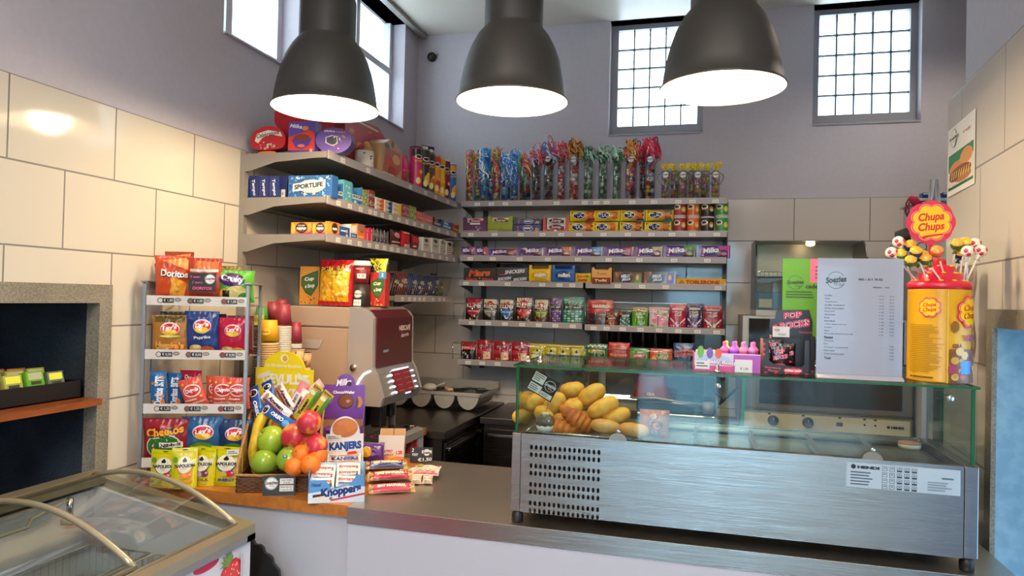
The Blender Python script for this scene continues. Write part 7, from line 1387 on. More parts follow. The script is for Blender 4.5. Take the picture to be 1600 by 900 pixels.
for k in range(3): g = B(); g.lathe([(.014, 0), (.014, .05), (.012, .053), (0, .053)], M(['d8c8a8', 'e8e0d0', 'dcb87a'][k], .3), 16); g.name('white_tub', t, (-.068+.028*k, .005, .003))
def poprocks_art(b, big):
    b.T('POP', .0, .78, .5, .2, 'e8e0e4', .1, 6, .08); b.T('POP', .0, .78, .5, .2, 'c81e50', .1, 6, .03); b.T('ROCKS', .02, .54, .78, .2, 'e8e0e4', .1, 10, .08); b.T('ROCKS', .02, .54, .78, .2, 'c81e50', .1, 10, .03)
def popbox(x, y, z, w, h, d, rz, words, hdr):
    t = thing('popping_candy_box', words, 'sweets box', (x, y, z), rz); b = B(); b.rough = .4; k = M('1c1418', .4)
    b.box(-w/2, -d/2, 0, w/2, d/2, .002, k); b.box(-w/2, d/2-.002, 0, w/2, d/2, h, k)
    b.prism([(-w/2, 0), (w/2, 0), (w/2, h), (w/2-.012, h), (w/2-.012, h*.3), (w/2-.02, h*.22), (-w/2+.03, h*.28), (-w/2+.016, h*.38), (-w/2+.014, h), (-w/2, h)], -d/2, -d/2+.002, k)
    b.box(-w/2, -d/2+.002, 0, -w/2+.002, d/2, h, M('b88a70', .5)); b.box(w/2-.002, -d/2+.002, 0, w/2, d/2, h, k)
    b.W, b.H = w, h; b.map = lambda u, v, l: (u*w, -d/2-l*.0003, v*h); b.T('Strawberry', -.28, .17, .36, .07, 'd84a5a', 0, -3, .03); b.T('Flavour', -.26, .09, .24, .06, 'd84a5a', 0, -3, .03)
    b.P([(.02+.2*math.cos(a)*(1.15 if i % 2 else .95)+.14, .11+.085*math.sin(a)*(1.2 if i % 2 else .9)) for i, a in enumerate([2*PI*i/20 for i in range(20)])], 'c81e3a'); b.T('POPPING CANDY', .16, .11, .36, .075, 'f0e8e0', 0, 0, .05)
    for q in range(5): b.P([(-.46+.22*q, .0), (-.38+.22*q, .03), (-.46+.22*q, .06)], 'd82a4a')
    for q in range(3): b.P([(-.5, .5+.15*q), (-.45, .56+.15*q), (-.5, .62+.15*q)], 'd82a4a')
    b.name('carton', t)
    s = B(); s.rough = .4; s.W, s.H = d, h; s.map = lambda u, v, l: (w/2+l*.0003, u*d, v*h); [s.P([(-.4, .2+.2*q), (-.1, .28+.2*q), (-.4, .36+.2*q)], 'd82a4a') for q in range(4)]; s.T('ROCKS', .1, .6, .7, .14, 'c81e50', .1, 80, .07); s.name('side_print', t)
    for q in range(3):
        g = bag(.052, .062, .012, '1a1216', q, .05, n=12, wr=1.0, r=.16); poprocks_art(g, 0); g.E(0, .2, .3, .07, 'c83a3a'); g.name('candy_sachet', t, (-.014+.024*(q % 2)-.006*q, -.022+.016*q, .012+.008*q))
    if hdr:
        w2, h2 = w, .075; b = outline_box([(-.5, 0), (.5, 0), (.5, .55), (.42, 1), (-.3, .96), (-.36, .9), (-.38, .62), (-.5, .6)], .002, '1a1216', '1a1216', w2, h2); b.T('POP', .04, .78, .44, .26, 'e8e0e4', .1, 6, .08); b.T('POP', .04, .78, .44, .26, 'cc2050', .1, 6, .035); b.T('ROCKS', .08, .42, .72, .3, 'e8e0e4', .1, 10, .08); b.T('ROCKS', .08, .42, .72, .3, 'cc2050', .1, 10, .035); b.T('Strawberry', .34, .12, .3, .1, 'd84a5a'); b.P([(-.4, .2), (-.3, .3), (-.36, .42), (-.44, .34)], 'd82a4a'); b.name('header_card', t, (.0, d/2-.004, h))
    return t
popbox(.222, 2.07, GZ, .118, .093, .07, R_(2), 'front black and red popping candy box full of shiny sachets', 0)
b = flat(.045, .030, 'e6e2e0', .001); shoplogo(b, -.24, .66, .007, '1a1a1a', 'e6e2e0'); b.T('€ 0,50', .05, .26, .4, .2, '4a4a4a'); 
t = popbox(.252, 2.16, GZ, .116, .10, .06, R_(0), 'rear black popping candy box with a large header card and price sticker', 1)
b.name('price_sticker', t, (-.033, -.032-.002, .096))
b = B(); b.tube([(0, 0, 0), (0, 0, .008)], .006, M('c83a3a', .4), 8)
# gift card poster and menu stand
b = flat(.155, .235, '5c9a1c', .001); b.rough = .5; b.R(-.01, .70, .5, 1.0, 'd86a8a'); b.L(.08, .74, .4, .92, 4, '7a2a44', 3)
b.C(-.27, .70, .021, '274a14'); b.C(-.27, .70, .0195, '5c9a1c'); b.R(-.44, .67, -.1, .735, '5c9a1c'); b.T('Soezies', -.27, .705, .30, .05, '17300c', .15, 3, .04); b.T('to go', -.22, .65, .12, .03, '17300c'); b.T('cadeaubon', .17, .655, .52, .055, '17300c', 0, 0, .04); b.L(-.44, .5, .1, .6, 3, '2a4a14', 5)
p = onY(1222, 480, 2.215); tag(b.name('gift_voucher_sign', None, (p.x+.078, 2.215, GZ+.09), R_(1), -.03), 'green and pink gift voucher sign standing behind the popping candy', 'sign')
t = thing('menu_stand', 'white price list in an upright clear stand on the glass top', 'menu stand', (.396, 1.995, GZ), R_(1))
w, h = .205, .309
b = flat(w, h, 'dcdce6', .001); b.rough = .5; b.C(-.28, .815, .0225, '23262c'); b.C(-.28, .815, .0212, 'dcdce6'); b.R(-.42, .79, -.14, .85, 'dcdce6'); b.T('Soezies', -.28, .82, .245, .052, '23262c', .15, 6, .05); b.T('TO GO', -.25, .777, .11, .02, '23262c', .1, -3); b.T('043 – 311 76 52', .12, .825, .28, .019, '23262c', 0, 0, .03)
items = ['Koffie', 'Thee', 'Cappuccino', 'Koffie verkeerd', 'Latte macchiato', 'Espresso', 'Chocomel', 'Fris', 'Red Bull', 'Vers geperste jus', 'Soepen', 'Saus', 'Broodje gezond met kip']
for i, s in enumerate(items):
    v = .685-.0265*i*1.02; b.T(s, -.415+.008*len(s)+.0, v, .016*len(s)*.95, .0115, '3a3d44'); b.T('€ 1,%02d' % (75+i), .25, v, .05, .011, '3a3d44'); b.T('€ 2,%02d' % (10+i), .37, v, .05, .011, '3a3d44')
b.T('Panini', -.36, .33, .10, .02, '23262c', 0, 0, .04); b.T('Tosti', -.37, .155, .075, .02, '23262c', 0, 0, .04); b.T('afhalen', .2, .76, .10, .012, '3a3d44'); b.T('zaal', .31, .76, .05, .012, '3a3d44')
for i, s in enumerate(('Caprese', 'Kip', 'Tomaat, mozzarella', 'Ham kaas', 'Tuna mozzarella')): b.T(s, -.415+.008*len(s), .3-.027*i, .016*len(s), .0115, '3a3d44'); b.T('€ 4,50', .37, .27-.027*i, .05, .011, '3a3d44')
b.name('price_list', t, (0, .002, .004))
b = B(); b.box(-w/2-.002, -.0022, 0, w/2+.002, -.0008, h+.006, glass('acrylic', 'f6f8fb', .98, .03, 0, 60, .05)); b.prism([(.004, .0), (.004, .012), (-.02, .003), (-.02, 0), (.06, 0), (.06, .003), (.006, .003)][:3]+[(-.02, 0)], -w/2, w/2, M('b8b4bc', .3), 'yz'); b.name('acrylic_holder', t)
b = B(); b.box(-w/2, .004, 0, w/2, .06, .002, glass('acrylic', 'f6f8fb')); b.name('stand_foot', t)
# lollipop tin
TX, TY, TR, TH_ = .602, 2.075, .0725, .238
t = thing('lollipop_tin', 'yellow lollipop tin with a red tiered top and a flower shaped brand sign', 'lollipop stand', (TX, TY, GZ))
b = B(); b.rough = .25; tm = M('d8a01c', .3, .0); b.lathe([(TR, 0), (TR+.001, .002), (TR, .005), (TR, TH_-.004), (TR+.001, TH_)], tm, 40); b.W, b.H = 2*TR, TH_; b.curved = 1
b.map = lambda u, v, l: ((TR+l*.0003)*math.sin(u*2), -(TR+l*.0003)*math.cos(u*2), v*TH_)
def daisy(b, u, v, r, fs=1.0):
    for k, c in ((1, 'd82a4a'), (.9, 'f0a0a0'), (.86, 'c8302a'), (.82, 'f0c01c')):
        for q in range(8): a = PI/8+q*PI/4; b.C(u+.68*r*k*math.cos(a)/b.W, v+.68*r*k*math.sin(a)/b.H, .36*r*(k**1.0), c, 14)
        b.l += 1; b.C(u, v, .74*r*k, c)
    b.T('Chupa', u, v+.22*r/b.H, 1.15*r/b.W, .5*r/b.H, 'c8281e', .22, 5, .035); b.T('Chups', u, v-.26*r/b.H, 1.15*r/b.W, .5*r/b.H, 'c8281e', .22, 5, .035)
daisy(b, -.28, .80, .026); daisy(b, .42, .76, .042)
b.R(.02, .0, .8, .36, '7a4a2c'); b.T('THE B', .42, .48, .34, .06, 'a82a5a', 0, 0, .08); b.T('COLA', .14, .40, .16, .04, '5a2a3a', 0, 4, .05)
rd = random.Random(4)
for q in range(24): b.C(rd.uniform(.05, .7), rd.uniform(.06, .36), rd.uniform(.005, .012), rd.choice(['b85a4a', '8a3a2c', 'd8b070', 'a8405a', 'c8963a']), 10)
b.E(.1, .6, .07, .06, '8a5a1c'); b.R(.2, .1, .42, .24, '4a8ac0'); b.L(-.62, .1, -.05, .62, 26, 'a87c18', 3); b.R(-.02, .0, .0, 1, 'd8b050'); b.L(-.6, .03, .0, .07, 1, '6a4a14'); b.name('tin', t)
rdm = M('c81a38', .28)
b = B(); b.lathe([(TR+.002, TH_), (TR+.003, TH_+.012), (TR-.004, TH_+.02), (.056, TH_+.024), (.055, TH_+.036), (.048, TH_+.042), (.038, TH_+.044), (.037, TH_+.056), (.030, TH_+.062), (.016, TH_+.064), (.015, TH_+.078), (.006, TH_+.082)], rdm, 36); b.name('tiered_top', t)
dots_ = []
for rr, zz, n_ in ((.060, TH_+.0225, 12), (.046, TH_+.0425, 9), (.032, TH_+.061, 6)):
    for q in range(n_): dots_.append((rr*math.cos(2*PI*q/n_+rr*40), rr*math.sin(2*PI*q/n_+rr*40), zz))
b = B(); b.lathe([(.006, -.002), (.0062, .001), (.004, .002), (0, .002)], M('f0c020', .35), 14); o = b.name('stick_socket', t, dots_[0])
for q in dots_[1:]: c_ = o.copy(); COL.objects.link(c_); c_.parent = t; c_.location = q
b = B(); b.box(-.004, -.001, -.03, .006, .001, .03, rdm); b.W = b.H = 1; b.rough = .3; b.map = lambda u, v, l: (u, -.002-l*.0003, v+.075)
n8 = 96; ol = []
for i in range(n8): a = 2*PI*i/n8; rr = .056*(1+.085*abs(math.cos(4*a+0))**.6-.03); ol.append((rr*math.cos(a), rr*math.sin(a)+.075))
b.prism(ol, -.002, .002, M('d82a4a', .3)); daisy(b, 0, 0, .0545); b.P([(-.012, -.035), (.029, -.029), (.026, -.034), (-.004, -.039), (-.019, -.045), (-.022, -.038)], 'c8281e'); b.name('flower_sign', t, (-.019, .012, TH_+.103))
LP = [(1441, 395, 'f0ece0', 'd83a5a'), (1454, 376, 'f0ece0', 'd82a3a'), (1394, 0, 0, 0)]
pops = [(1404, 378, 'w'), (1393, 395, 'w'), (1422, 384, 'by'), (1407, 398, 'gy'), (1431, 394, 'by'), (1423, 408, 'g'), (1446, 405, 'g'), (1464, 393, 'o'), (1443, 400, 'by'), (1495, 382, 'g'), (1500, 397, 'by'), (1512, 393, 'w'), (1523, 381, 'w'), (1532, 392, 'w'), (1508, 380, 'gy')]
pc = {'w': ('ece6d4', 'c8304a'), 'by': ('26305e', 'e0a828'), 'gy': ('5a7a2c', 'e8c03a'), 'g': ('4a6a24', 'e8a83a'), 'o': ('d8603a', 'e8903a')}
for k, (px, py, c) in enumerate(pops):
    Yp = TY+(-.05 if k in (5, 6, 7, 4, 11) else .0 if k % 2 else .02); p = onY(px, py, Yp); base = min(dots_, key=lambda q: (TX+q[0]-p.x)**2*1.0+(TY+q[1]-Yp)**2+(q[2]+GZ-p.z)**2*.1); bs = Vector((TX+base[0], TY+base[1], GZ+base[2])); 
    used_ = dots_.remove(base); tt = thing('lollipop', 'wrapped lollipop with %s head, %s' % ({'w': 'white and pink', 'by': 'dark blue and yellow', 'gy': 'green and yellow', 'g': 'green and orange', 'o': 'orange'}[c], ['upper left', 'outermost left', 'upper left behind', 'behind the menu edge', 'left centre', 'lower left front', 'lower centre front', 'right below the flower sign', 'left centre rear', 'upper right', 'right centre', 'large one at right front', 'upper one at far right', 'outermost right', 'upper right rear'][k]), 'lollipop', bs, group='lollipops on the tin')
    dv = p-bs; L_ = dv.length; r = .0155; c1, c2 = pc[c]; b = B(); b.tube([(0, 0, -.002), dv*.96], .0022, M('ece6dc', .4), 7); b.name('stick', tt)
    u = dv.normalized(); b = B(); b.rough = .22; b.ball((0, 0, 0), r, F(c1), 16)
    if c == 'w':
        for (a1, a2) in ((-.6, .1), (.9, .2), (-.1, -.7)): v_ = Vector((math.sin(a1), -math.cos(a1), a2)).normalized(); b.ball(v_*r*.62, r*.48, F(c2), 10)
    else: b.grid(lambda a, cc: ((r*1.03)*math.sin(PI*.36*cc)*math.cos(2*PI*a)*(1+.08*math.cos(2*PI*a*8)*cc), (r*1.03)*math.sin(PI*.36*cc)*math.sin(2*PI*a), (r*1.03)*math.cos(PI*.36*cc)), 32, 6, F(c2))
    o = b.name('wrapped_head', tt, dv); 
    if c != 'w': o.rotation_euler = (R_(45), R_(-10), 0)
    b = B(); b.lathe([(r*.5, -r*.9), (.003, -r*1.15), (r*.4, -r*1.6)], F(c1), 9); o = b.name('wrapper_twist', tt, dv); o.rotation_euler = u.to_track_quat('Z', 'Y').to_euler()

# ------------------------------------------------------------------ oven, warmers and other equipment behind the case
OY = 3.70; OX0, OX1 = .195, .975
t = thing('convection_oven', 'steel countertop oven with glass door, two black knobs and a pale control strip', 'oven', (OX0, OY, BT+.0)); W_, HO = OX1-OX0, .385
b = B(); b.box(0, .03, .03, W_, .52, HO, steel('oven_steel', '8a7a68', .3), .004); [b.lathe([(.018, 0), (.018, .03)], BLACK, 12, (x, y, 0)) for x in (.05, W_-.05) for y in (.08, .46)]; b.name('body', t)
b = B(); b.box(.004, .0, .14, W_-.004, .03, HO-.004, M('7a6a5a', .35, .5), .004); b.box(.09, -.004, .165, W_-.05, .0, HO-.03, M('0e0c0c', .06), .002); dd = b.name('oven_door', t)
b = B(); b.tube([(.1, -.03, HO-.02), (W_-.1, -.03, HO-.02)], .008, CHROME, 10); [b.tube([(x, 0, HO-.02), (x, -.03, HO-.02)], .006, CHROME, 8) for x in (.14, W_-.14)]; b.name('door_handle', dd)
b = B(); b.rough = .4; b.box(.004, -.002, .035, W_-.004, .03, .128, M('8a7c68', .35, .4), .002); b.box(.016, -.005, .044, W_-.016, -.002, .12, M('cfc0a0', .4)); b.W, b.H = W_, .093; b.map = lambda u, v, l: ((u+.5)*W_, -.005-l*.0004, .035+v*.093)
b.R(-.475, .62, -.42, .78, 'd8c88a'); b.R(-.33, .84, -.315, .93, '2a241c'); b.R(-.13, .84, -.115, .93, '2a241c'); b.R(.08, .84, .095, .93, '2a241c'); b.R(.068, .45, .105, .65, '3a3228'); b.R(.22, .84, .235, .93, '2a241c'); b.R(.28, .84, .295, .93, '2a241c'); b.C(.228, .6, .005, '1a1612'); b.C(.288, .6, .005, '1a1612'); b.C(.36, .56, .007, '2a241c'); b.T('HENDI', .41, .56, .07, .13, '2a241c', 0, 0, .08); b.name('control_panel', t)
for x in (-.30, -.095):
    b = B(); b.lathe([(.026, 0), (.025, -.012), (.018, -.016), (.016, -.024), (0, -.024)][::-1], BLACK, 24, (0, 0, 0), 'y'); b.box(-.001, -.0255, .004, .001, -.024, .015, WHITE); b.name('control_knob', t, ((x+.5)*W_, -.005, .085))
t = thing('warming_cabinet', 'grey cabinet with black front standing on the oven', 'warming cabinet', (OX0+.005, OY, BT+.386)); HW = .212
b = B(); b.box(0, .02, 0, W_-.02, .48, HW, M('9a948e', .35, .5), .004); b.box(.0, .0, .0, .03, .02, HW, M('aaa49c', .35, .4), .002); b.box(W_-.05, 0, 0, W_-.02, .02, HW, M('aaa49c', .35, .4), .002); b.box(.03, 0, HW-.012, W_-.05, .02, HW, M('aaa49c', .35, .4)); b.name('body', t)
b = B(); b.box(.031, .004, .004, W_-.051, .018, HW-.013, M('14100f', .08)); b.name('door_glass', t)
t = thing('heated_glass_showcase', 'showcase with a curved glass hood and black sides on top of the warming cabinet', 'showcase', (.262, OY+.02, BT+.386+HW)); W_, HS = .51, .39
pr = [(.0, .03), (-.005, .2), (.01, .30), (.05, .36), (.11, .39), (.36, .39), (.36, .03)]
b = B(); b.box(0, -.01, .0, W_, .38, .032, M('a8a098', .3, .5), .003); b.rough = .4; b.name('base', t)
b = B(); b.prism(pr, -.003, .004, M('17171a', .3), 'yz'); b.name('side_plate', t); b = B(); b.prism(pr, W_-.004, W_+.003, M('4a4642', .3, .5), 'yz'); b.name('side_plate', t)
b = B(); cg = pr[:5]; b.grid(lambda a, c: (.004+(W_-.008)*a, *(lambda i, f: (cg[i][0]+(cg[i+1][0]-cg[i][0])*f, cg[i][1]+(cg[i+1][1]-cg[i][1])*f))(min(int(c*4), 3), c*4-min(int(c*4), 3))), 2, 16, GLASS); b.box(.004, .11, .386, W_-.004, .36, .39, M('8e8a80', .3, .6)); b.name('curved_glass', t)
b = B(); b.box(.004, .34, .032, W_-.004, .345, .39, M('b5a48c', .35, .4)); b.box(.004, .02, .20, W_-.004, .34, .206, M('9a948a', .3, .6)); [b.tube([(.02+.02*i, .012, .20), (.02+.02*i, .012, .222)], .0015, CHROME, 5) for i in range(24)]; b.tube([(.01, .012, .222), (W_-.01, .012, .222)], .002, CHROME, 5); b.name('inner_shelf', t)
b = B(); b.rough = .4; b.box(.006, .0, .035, .24, .012, .12, M('3a6484', .3), .002); b.W, b.H = .234, .085; b.map = lambda u, v, l: (.006+(u+.5)*.234, -l*.0004, .035+v*.085); b.R(-.46, .1, -.2, .6, 'b8b4a8'); b.C(.24, .3, .009, 'c8d4dc'); b.T('HENDI', .42, .3, .2, .14, 'c8d4dc', 0, 0, .06); b.name('blue_panel', t)
b = B(); b.ball((0, 0, 0), .016, M('ffe8b0', .4, 0, 20), 14, (1.4, 1, .8)); b.name('heat_lamp', t, (.27, .15, .375))
# contact grill with rounded end and cables
t = thing('contact_grill', 'low steel contact grill with a rounded handle end behind the bread case', 'grill', (-.32, 3.70, BT+.0))
gs = steel('grill_steel', '8f8a86', .25)
b = B(); b.box(.0, .0, .02, .40, .3, .085, gs, .008); [b.lathe([(.012, 0), (.012, .022)], BLACK, 10, (x, y, 0)) for x in (.03, .37) for y in (.03, .27)]; b.name('base', t)
b = B(); b.box(.0, .005, .09, .40, .3, .15, gs, .012); b.name('lid', t)
b = B(); b.tube([(.36, -.012, .10), (.36, -.012, .155)], .026, M('a8938a', .4), 16); b.tube([(-.02, -.02, .155), (.10, -.03, .165), (.22, -.022, .150), (.34, -.012, .145)], .006, M('c8a890', .3, .4), 10); b.name('handle', t)
b = B(); rdb = M('8c1c2c', .35); b.rough = .35
t = thing('ice_cream_tub', 'dark red upturned ice cream tub with a white heart emblem on the grill', 'tub', (-.245, 3.76, BT+.152))
b.grid(lambda a, c: (lambda s: ((.098-.028*c)*s*math.cos(2*PI*a+PI/4)*1.0, (.07-.02*c)*s*math.sin(2*PI*a+PI/4), c*.115))(1/max(abs(math.cos(2*PI*a+PI/4)), abs(math.sin(2*PI*a+PI/4)))**.75), 40, 6, rdb); b.box(-.062, -.045, .112, .062, .045, .116, rdb, .002); b.box(-.108, -.078, -.0, .108, .078, .010, M('a02c38', .3), .004); b.W = b.H = 1; b.map = lambda u, v, l: (u, -.068+v*.17-l*.0005, v)
hp = [(x*.034, .052+(y-.5)*.030) for x, y in heart()]; b.P(hp, 'e8dcdc'); b.P([(x*.8, .053+(y-.052)*.72) for x, y in hp], '8c1c2c'); b.P([(x*.5, .054+(y-.052)*.42) for x, y in hp], 'e8dcdc'); b.T('OLA', 0, .028, .04, .016, 'e8dcdc', 0, 0, .05); b.name('tub', t)
b = B(); [b.ball((rd.uniform(-.07, .07), rd.uniform(-.02, .02), .016+.018*(q % 2)), .017, M('2a5a9a', .3), 8) for q in range(12)]; tag(b.name('blue_sachets', None, (-.245, 3.665, BT+.152-.14)), 'heap of small blue wrapped portions in front of the contact grill', 'sachets'); bpy.data.objects['blue_sachets']['kind'] = 'stuff'
b = B(); b.prism([(-.006, 0), (.006, 0), (.016, .42), (.004, .42)], -.004, .004, M('1f8a3c', .35)); p = onY(1160, 690, 3.62); tag(b.name('green_stick', None, (p.x, 3.66, BT+.001), 0, -.03), 'thin green plastic strip leaning upright left of the oven', 'strip')
b = B(); P = [onY(x, y, 3.85)-onY(1110, 620, 3.85) for x, y in ((1112, 605), (1118, 615), (1128, 622), (1124, 632), (1148, 610), (1152, 605))]; b.tube(P, .006, BLACK, 7); P2 = [onY(x, y, 3.80)-onY(1110, 620, 3.85) for x, y in ((1122, 655), (1130, 665), (1142, 670), (1140, 680), (1130, 678), (1124, 668))]; b.tube(P2, .006, BLACK, 7); tag(b.name('power_cable', None, onY(1110, 620, 3.85)), 'black power cable looping on the wall between grill and oven', 'cable')
# drinks cooler at the far right with goods on top
t = thing('drinks_cooler', 'white drinks cooler with glass door, seen between the oven and right wall', 'fridge', (.99, 3.66, 0)); HC = H0+.34
wm = M('c9c9cc', .35)
b = B(); b.box(0, .0, .0, .52, .03, .1, wm); b.box(0, 0, 0, .055, .6, HC, wm, .003); b.box(.47, 0, 0, .52, .6, HC, wm, .003); b.box(.055, .57, 0, .47, .6, HC, wm); b.box(.055, 0, HC-.12, .47, .6, HC, wm); [b.box(.055, .04, z, .47, .57, z+.01, M('9a9a9c', .4)) for z in (.3, .6, .9, 1.15, 1.4)]; b.name('cabinet', t)
b = B(); b.box(.056, .004, .1, .469, .010, HC-.12, GLASS); b.box(-.0, -.03, .1, .02, -.0, HC-.13, wm, .003); b.name('glass_door', t)
g = B(); g.rough = .5; g.box(-.03, -.012, 0, .08, -.0, .16, M('d0ccc8', .5)); g.W, g.H = .11, .16; g.map = lambda u, v, l: (.025+u*.11, -.0125-l*.0004, v*.16)
g.C(-.1, .7, .022, '2a2a2c'); g.C(-.1, .7, .018, 'd0ccc8'); g.T('Soezies', -.05, .5, .9, .2, '2a2a2c', .2, 20, .04); g.name('shop_sticker', t, (-.02, 0, HC-.17))
bt = [('2a7a3a', 'green'), ('d8642a', 'orange'), ('2a7a3a', 'green'), ('1c3c8a', 'blue'), ('8a1c2c', 'red')]
for lv in range(3):
    for k in range(5):
        c, nm = bt[(k+lv) % 5]; g = B(); g.lathe([(.026, 0), (.03, .006), (.03, .13), (.012, .17), (.012, .19), (.014, .192), (.014, .205)], M(c, .15), 14); g.lathe([(.0305, .05), (.0305, .1)], M('d8d8d0', .4), 14)
        tag(g.name('drink_bottle', None, (.99+.095+.075*k, 3.74, (.911, 1.161, .611)[lv])), '%s drink bottle on the %s cooler shelf, %s from the left' % (nm, ('middle', 'upper', 'lower')[lv], ORD[k]), 'bottle', 'bottles in the drinks cooler')
b = B(); b.box(0, 0, 0, .34, .34, .05, M('18181a', .4), .01); tag(b.name('black_crate', None, (.955, 3.68, HC+.001)), 'flat black crate on top of the drinks cooler', 'crate')
t = thing('white_basket', 'white plastic basket holding blue packs above the black crate', 'basket', (.985, 3.67, HC+.052)); wp = M('b8b6ba', .35)
b = B(); b.box(0, 0, 0, .3, .3, .004, wp); b.box(0, 0, .0, .3, .004, .11, wp); b.box(0, .296, 0, .3, .3, .11, wp); b.box(0, 0, 0, .004, .3, .11, wp); b.box(.296, 0, 0, .3, .3, .11, wp); b.box(-.02, -.02, .105, .32, .004, .118, M('cfcdd2', .3)); b.box(-.02, 0, .105, .003, .3, .118, M('cfcdd2', .3)); [b.box(.05+.05*i, -.003, .01, .055+.05*i, .0, .1, M('98969c', .4)) for i in range(5)]; b.name('tray_body', t)
b = flat(.03, .07, 'd8d0c0', .001); b.L(-.4, .4, .4, .8, 3, '6a645c'); b.name('price_sticker', t, (.035, -.005, .02))
for k in range(3):
    b = carton(.075, .05, .085, '1c3a7a', .3); b.T('W', 0, .3, .5, .2, 'd8e0f0', 0, 0, .05); b.R(-.44, .9, .44, .97, 'c8d4e8'); tag(b.name('blue_pack', None, (1.035+.085*k, 3.73, HC+.118)), 'dark blue pack standing in the white basket, %s from the left' % ORD[k], 'pack', 'blue packs in the basket')
b = B(); b.grid(lambda a, c: ((a-.5)*(.035+.05*c*c), .012*math.sin(a*9+c*5), -c*.20), 14, 10, M('c9c9cc', .25)); b.grid(lambda a, c: ((.5-a)*(.035+.05*c*c), .004+.012*math.sin(a*9+c*5), -c*.20), 14, 10, M('c9c9cc', .25)); p = onY(1460, 290, 3.62); tag(b.name('plastic_bag', None, (p.x, 3.62, p.z+.03)), 'crumpled clear plastic bag hanging before the white basket', 'bag')
b = B(); P = [onY(x, y, 3.6)-onY(1425, 310, 3.6) for x, y in ((1438, 322), (1428, 310), (1421, 308), (1416, 318), (1415, 332), (1417, 338), (1420, 330), (1420, 318), (1425, 311))]; b.tube(P, .004, M('8a1c34', .6), 6); P = [onY(x, y, 3.6)-onY(1425, 310, 3.6) for x, y in ((1421, 309), (1428, 312), (1436, 322))]; b.tube(P, [.012, .02, .018], M('b01c3c', .7), 8); tag(b.name('red_strap', None, onY(1425, 310, 3.6)), 'red fabric strap with a dark cord loop hanging behind the flower sign', 'strap')
# poster on the right wall, film sleeve beside the tin
b = flat(.30, .225, 'e4e0d8', .0006); b.rough = .5; b.R(-.46, .08, .46, .60, '2c7a4a'); b.P([(-.46, .12), (.46, .12), (.46, .44), (.2, .55), (-.1, .42), (-.46, .34)], 'e0d8c8')
for x, y, rx_, ry_, c in ((-.16, .36, .26, .1, 'c8884a'), (.22, .46, .22, .11, 'd09050'), (.0, .28, .4, .09, '8a4a24'), (.1, .2, .3, .07, 'b87a44'), (-.2, .24, .2, .06, '6a3418')): b.E(x, y, rx_, ry_, c)
for q in range(8): b.P([(-.34+.09*q, .2), (-.3+.09*q, .22), (-.26+.09*q, .32), (-.29+.09*q, .31)], 'e8d070')
b.T('Broodje gezond', -.1, .105, .66, .035, '3a3a34'); b.C(-.24, .82, .030, '2a2a2a'); b.C(-.24, .82, .0285, 'e4e0d8'); b.R(-.42, .80, -.06, .86, 'e4e0d8'); b.T('Soezies', -.24, .83, .33, .05, '2a2a2a', .1, 0, .04); b.T('TO GO', -.2, .77, .14, .02, '2a2a2a'); b.T('€ 4,50', .24, .80, .26, .045, 'b8403a')
yy = 2.515; x_ = .75+(yy-1.9)*math.tan(TH)-.003; o = b.name('sandwich_poster', None, (x_, yy, H0+.372), -PI/2-TH); tag(o, 'paper poster with a sandwich picture and red price on the right wall tiles', 'poster')
t = thing('cup_dispenser', 'long clear plastic sleeve fixed upright on the wall right of the lollipop tin', 'dispenser', (.735, 2.27, GZ+.05)); sl = glass('sleeve', 'efe4dc', .8, .15, .2, 30, .15)
b = B(); b.grid(lambda a, c: (-.012+.028*math.sin(2*PI*a)*(.9+.15*math.sin(c*9)), .035*math.cos(2*PI*a), c*.26), 20, 14, sl); b.name('sleeve', t)
# ------------------------------------------------------------------ left niche: shelf and black tray of tea packets
b = B(); b.box(AX-.45, .45, H0-.365, AX+.03, 1.79, H0-.345, wood('niche_shelf_wood', '8a4a22', '6c3616')); tag(b.name('niche_shelf', None), 'dark orange wooden shelf inside the left granite framed niche', 'shelf')
b = B(); b.prism([(-2.2, .9), (-1.80, .9), (-1.80, 1.44), (-1.815, 1.465), (-1.84, 1.475), (-2.2, 1.475)], H0-.41, H0-.385, WD, 'xy')
o = b.name('wooden_table_top'); tag(o, 'rounded corner of an orange wooden table top at the left edge', 'table'); 
b = B(); b.box(-1.98, 1.0, .26, -1.94, 1.04, H0-.41, DARK); b.name('leg', o)
t = thing('tea_tray', 'black open tray full of tea packets on the niche shelf', 'tray', (AX-.30, 1.10, H0-.345)); 
b = B(); k = M('0c0c0e', .4); b.box(0, 0, 0, .26, .68, .004, k); b.box(.256, 0, 0, .26, .68, .055, k); b.box(0, 0, 0, .004, .68, .055, k); b.box(0, .676, 0, .26, .68, .055, k); b.box(0, 0, 0, .26, .004, .055, k); b.name('tray_body', t)
rd = random.Random(8)
for i in range(9):
    for j in range(3):
        c = ['c8c41c', 'b88a2a', 'c8c41c', '8a8a5a', 'b8c41c', 'a8a040', '9a9a50', '5a9a2a', '5a6a5a'][i] if j == 0 else rd.choice(['a84a1c', '5a6a3a', 'b8703a', '3a5a4a', '8a8a3a'])
        b = carton(.058, .03, .05, c, .2); b.R(-.4, .5, .4, .9, 'd8d84a' if i % 2 == 0 and j == 0 else 'a8a88a'); b.R(-.3, .2, .3, .4, '3a3a2a')
        o = b.name('tea_packet', None, (AX-.30+.235-.075*j, 1.10+.055+.0685*i, H0-.345+.036+rd.uniform(0, .008)), PI/2+rd.uniform(-.06, .06), -.25); tag(o, 'shiny tea packet, %s from the left in the %s row of the black tray' % (ORD[i], ('front', 'middle', 'rear')[j]), 'tea packet', 'tea packets in the black tray')

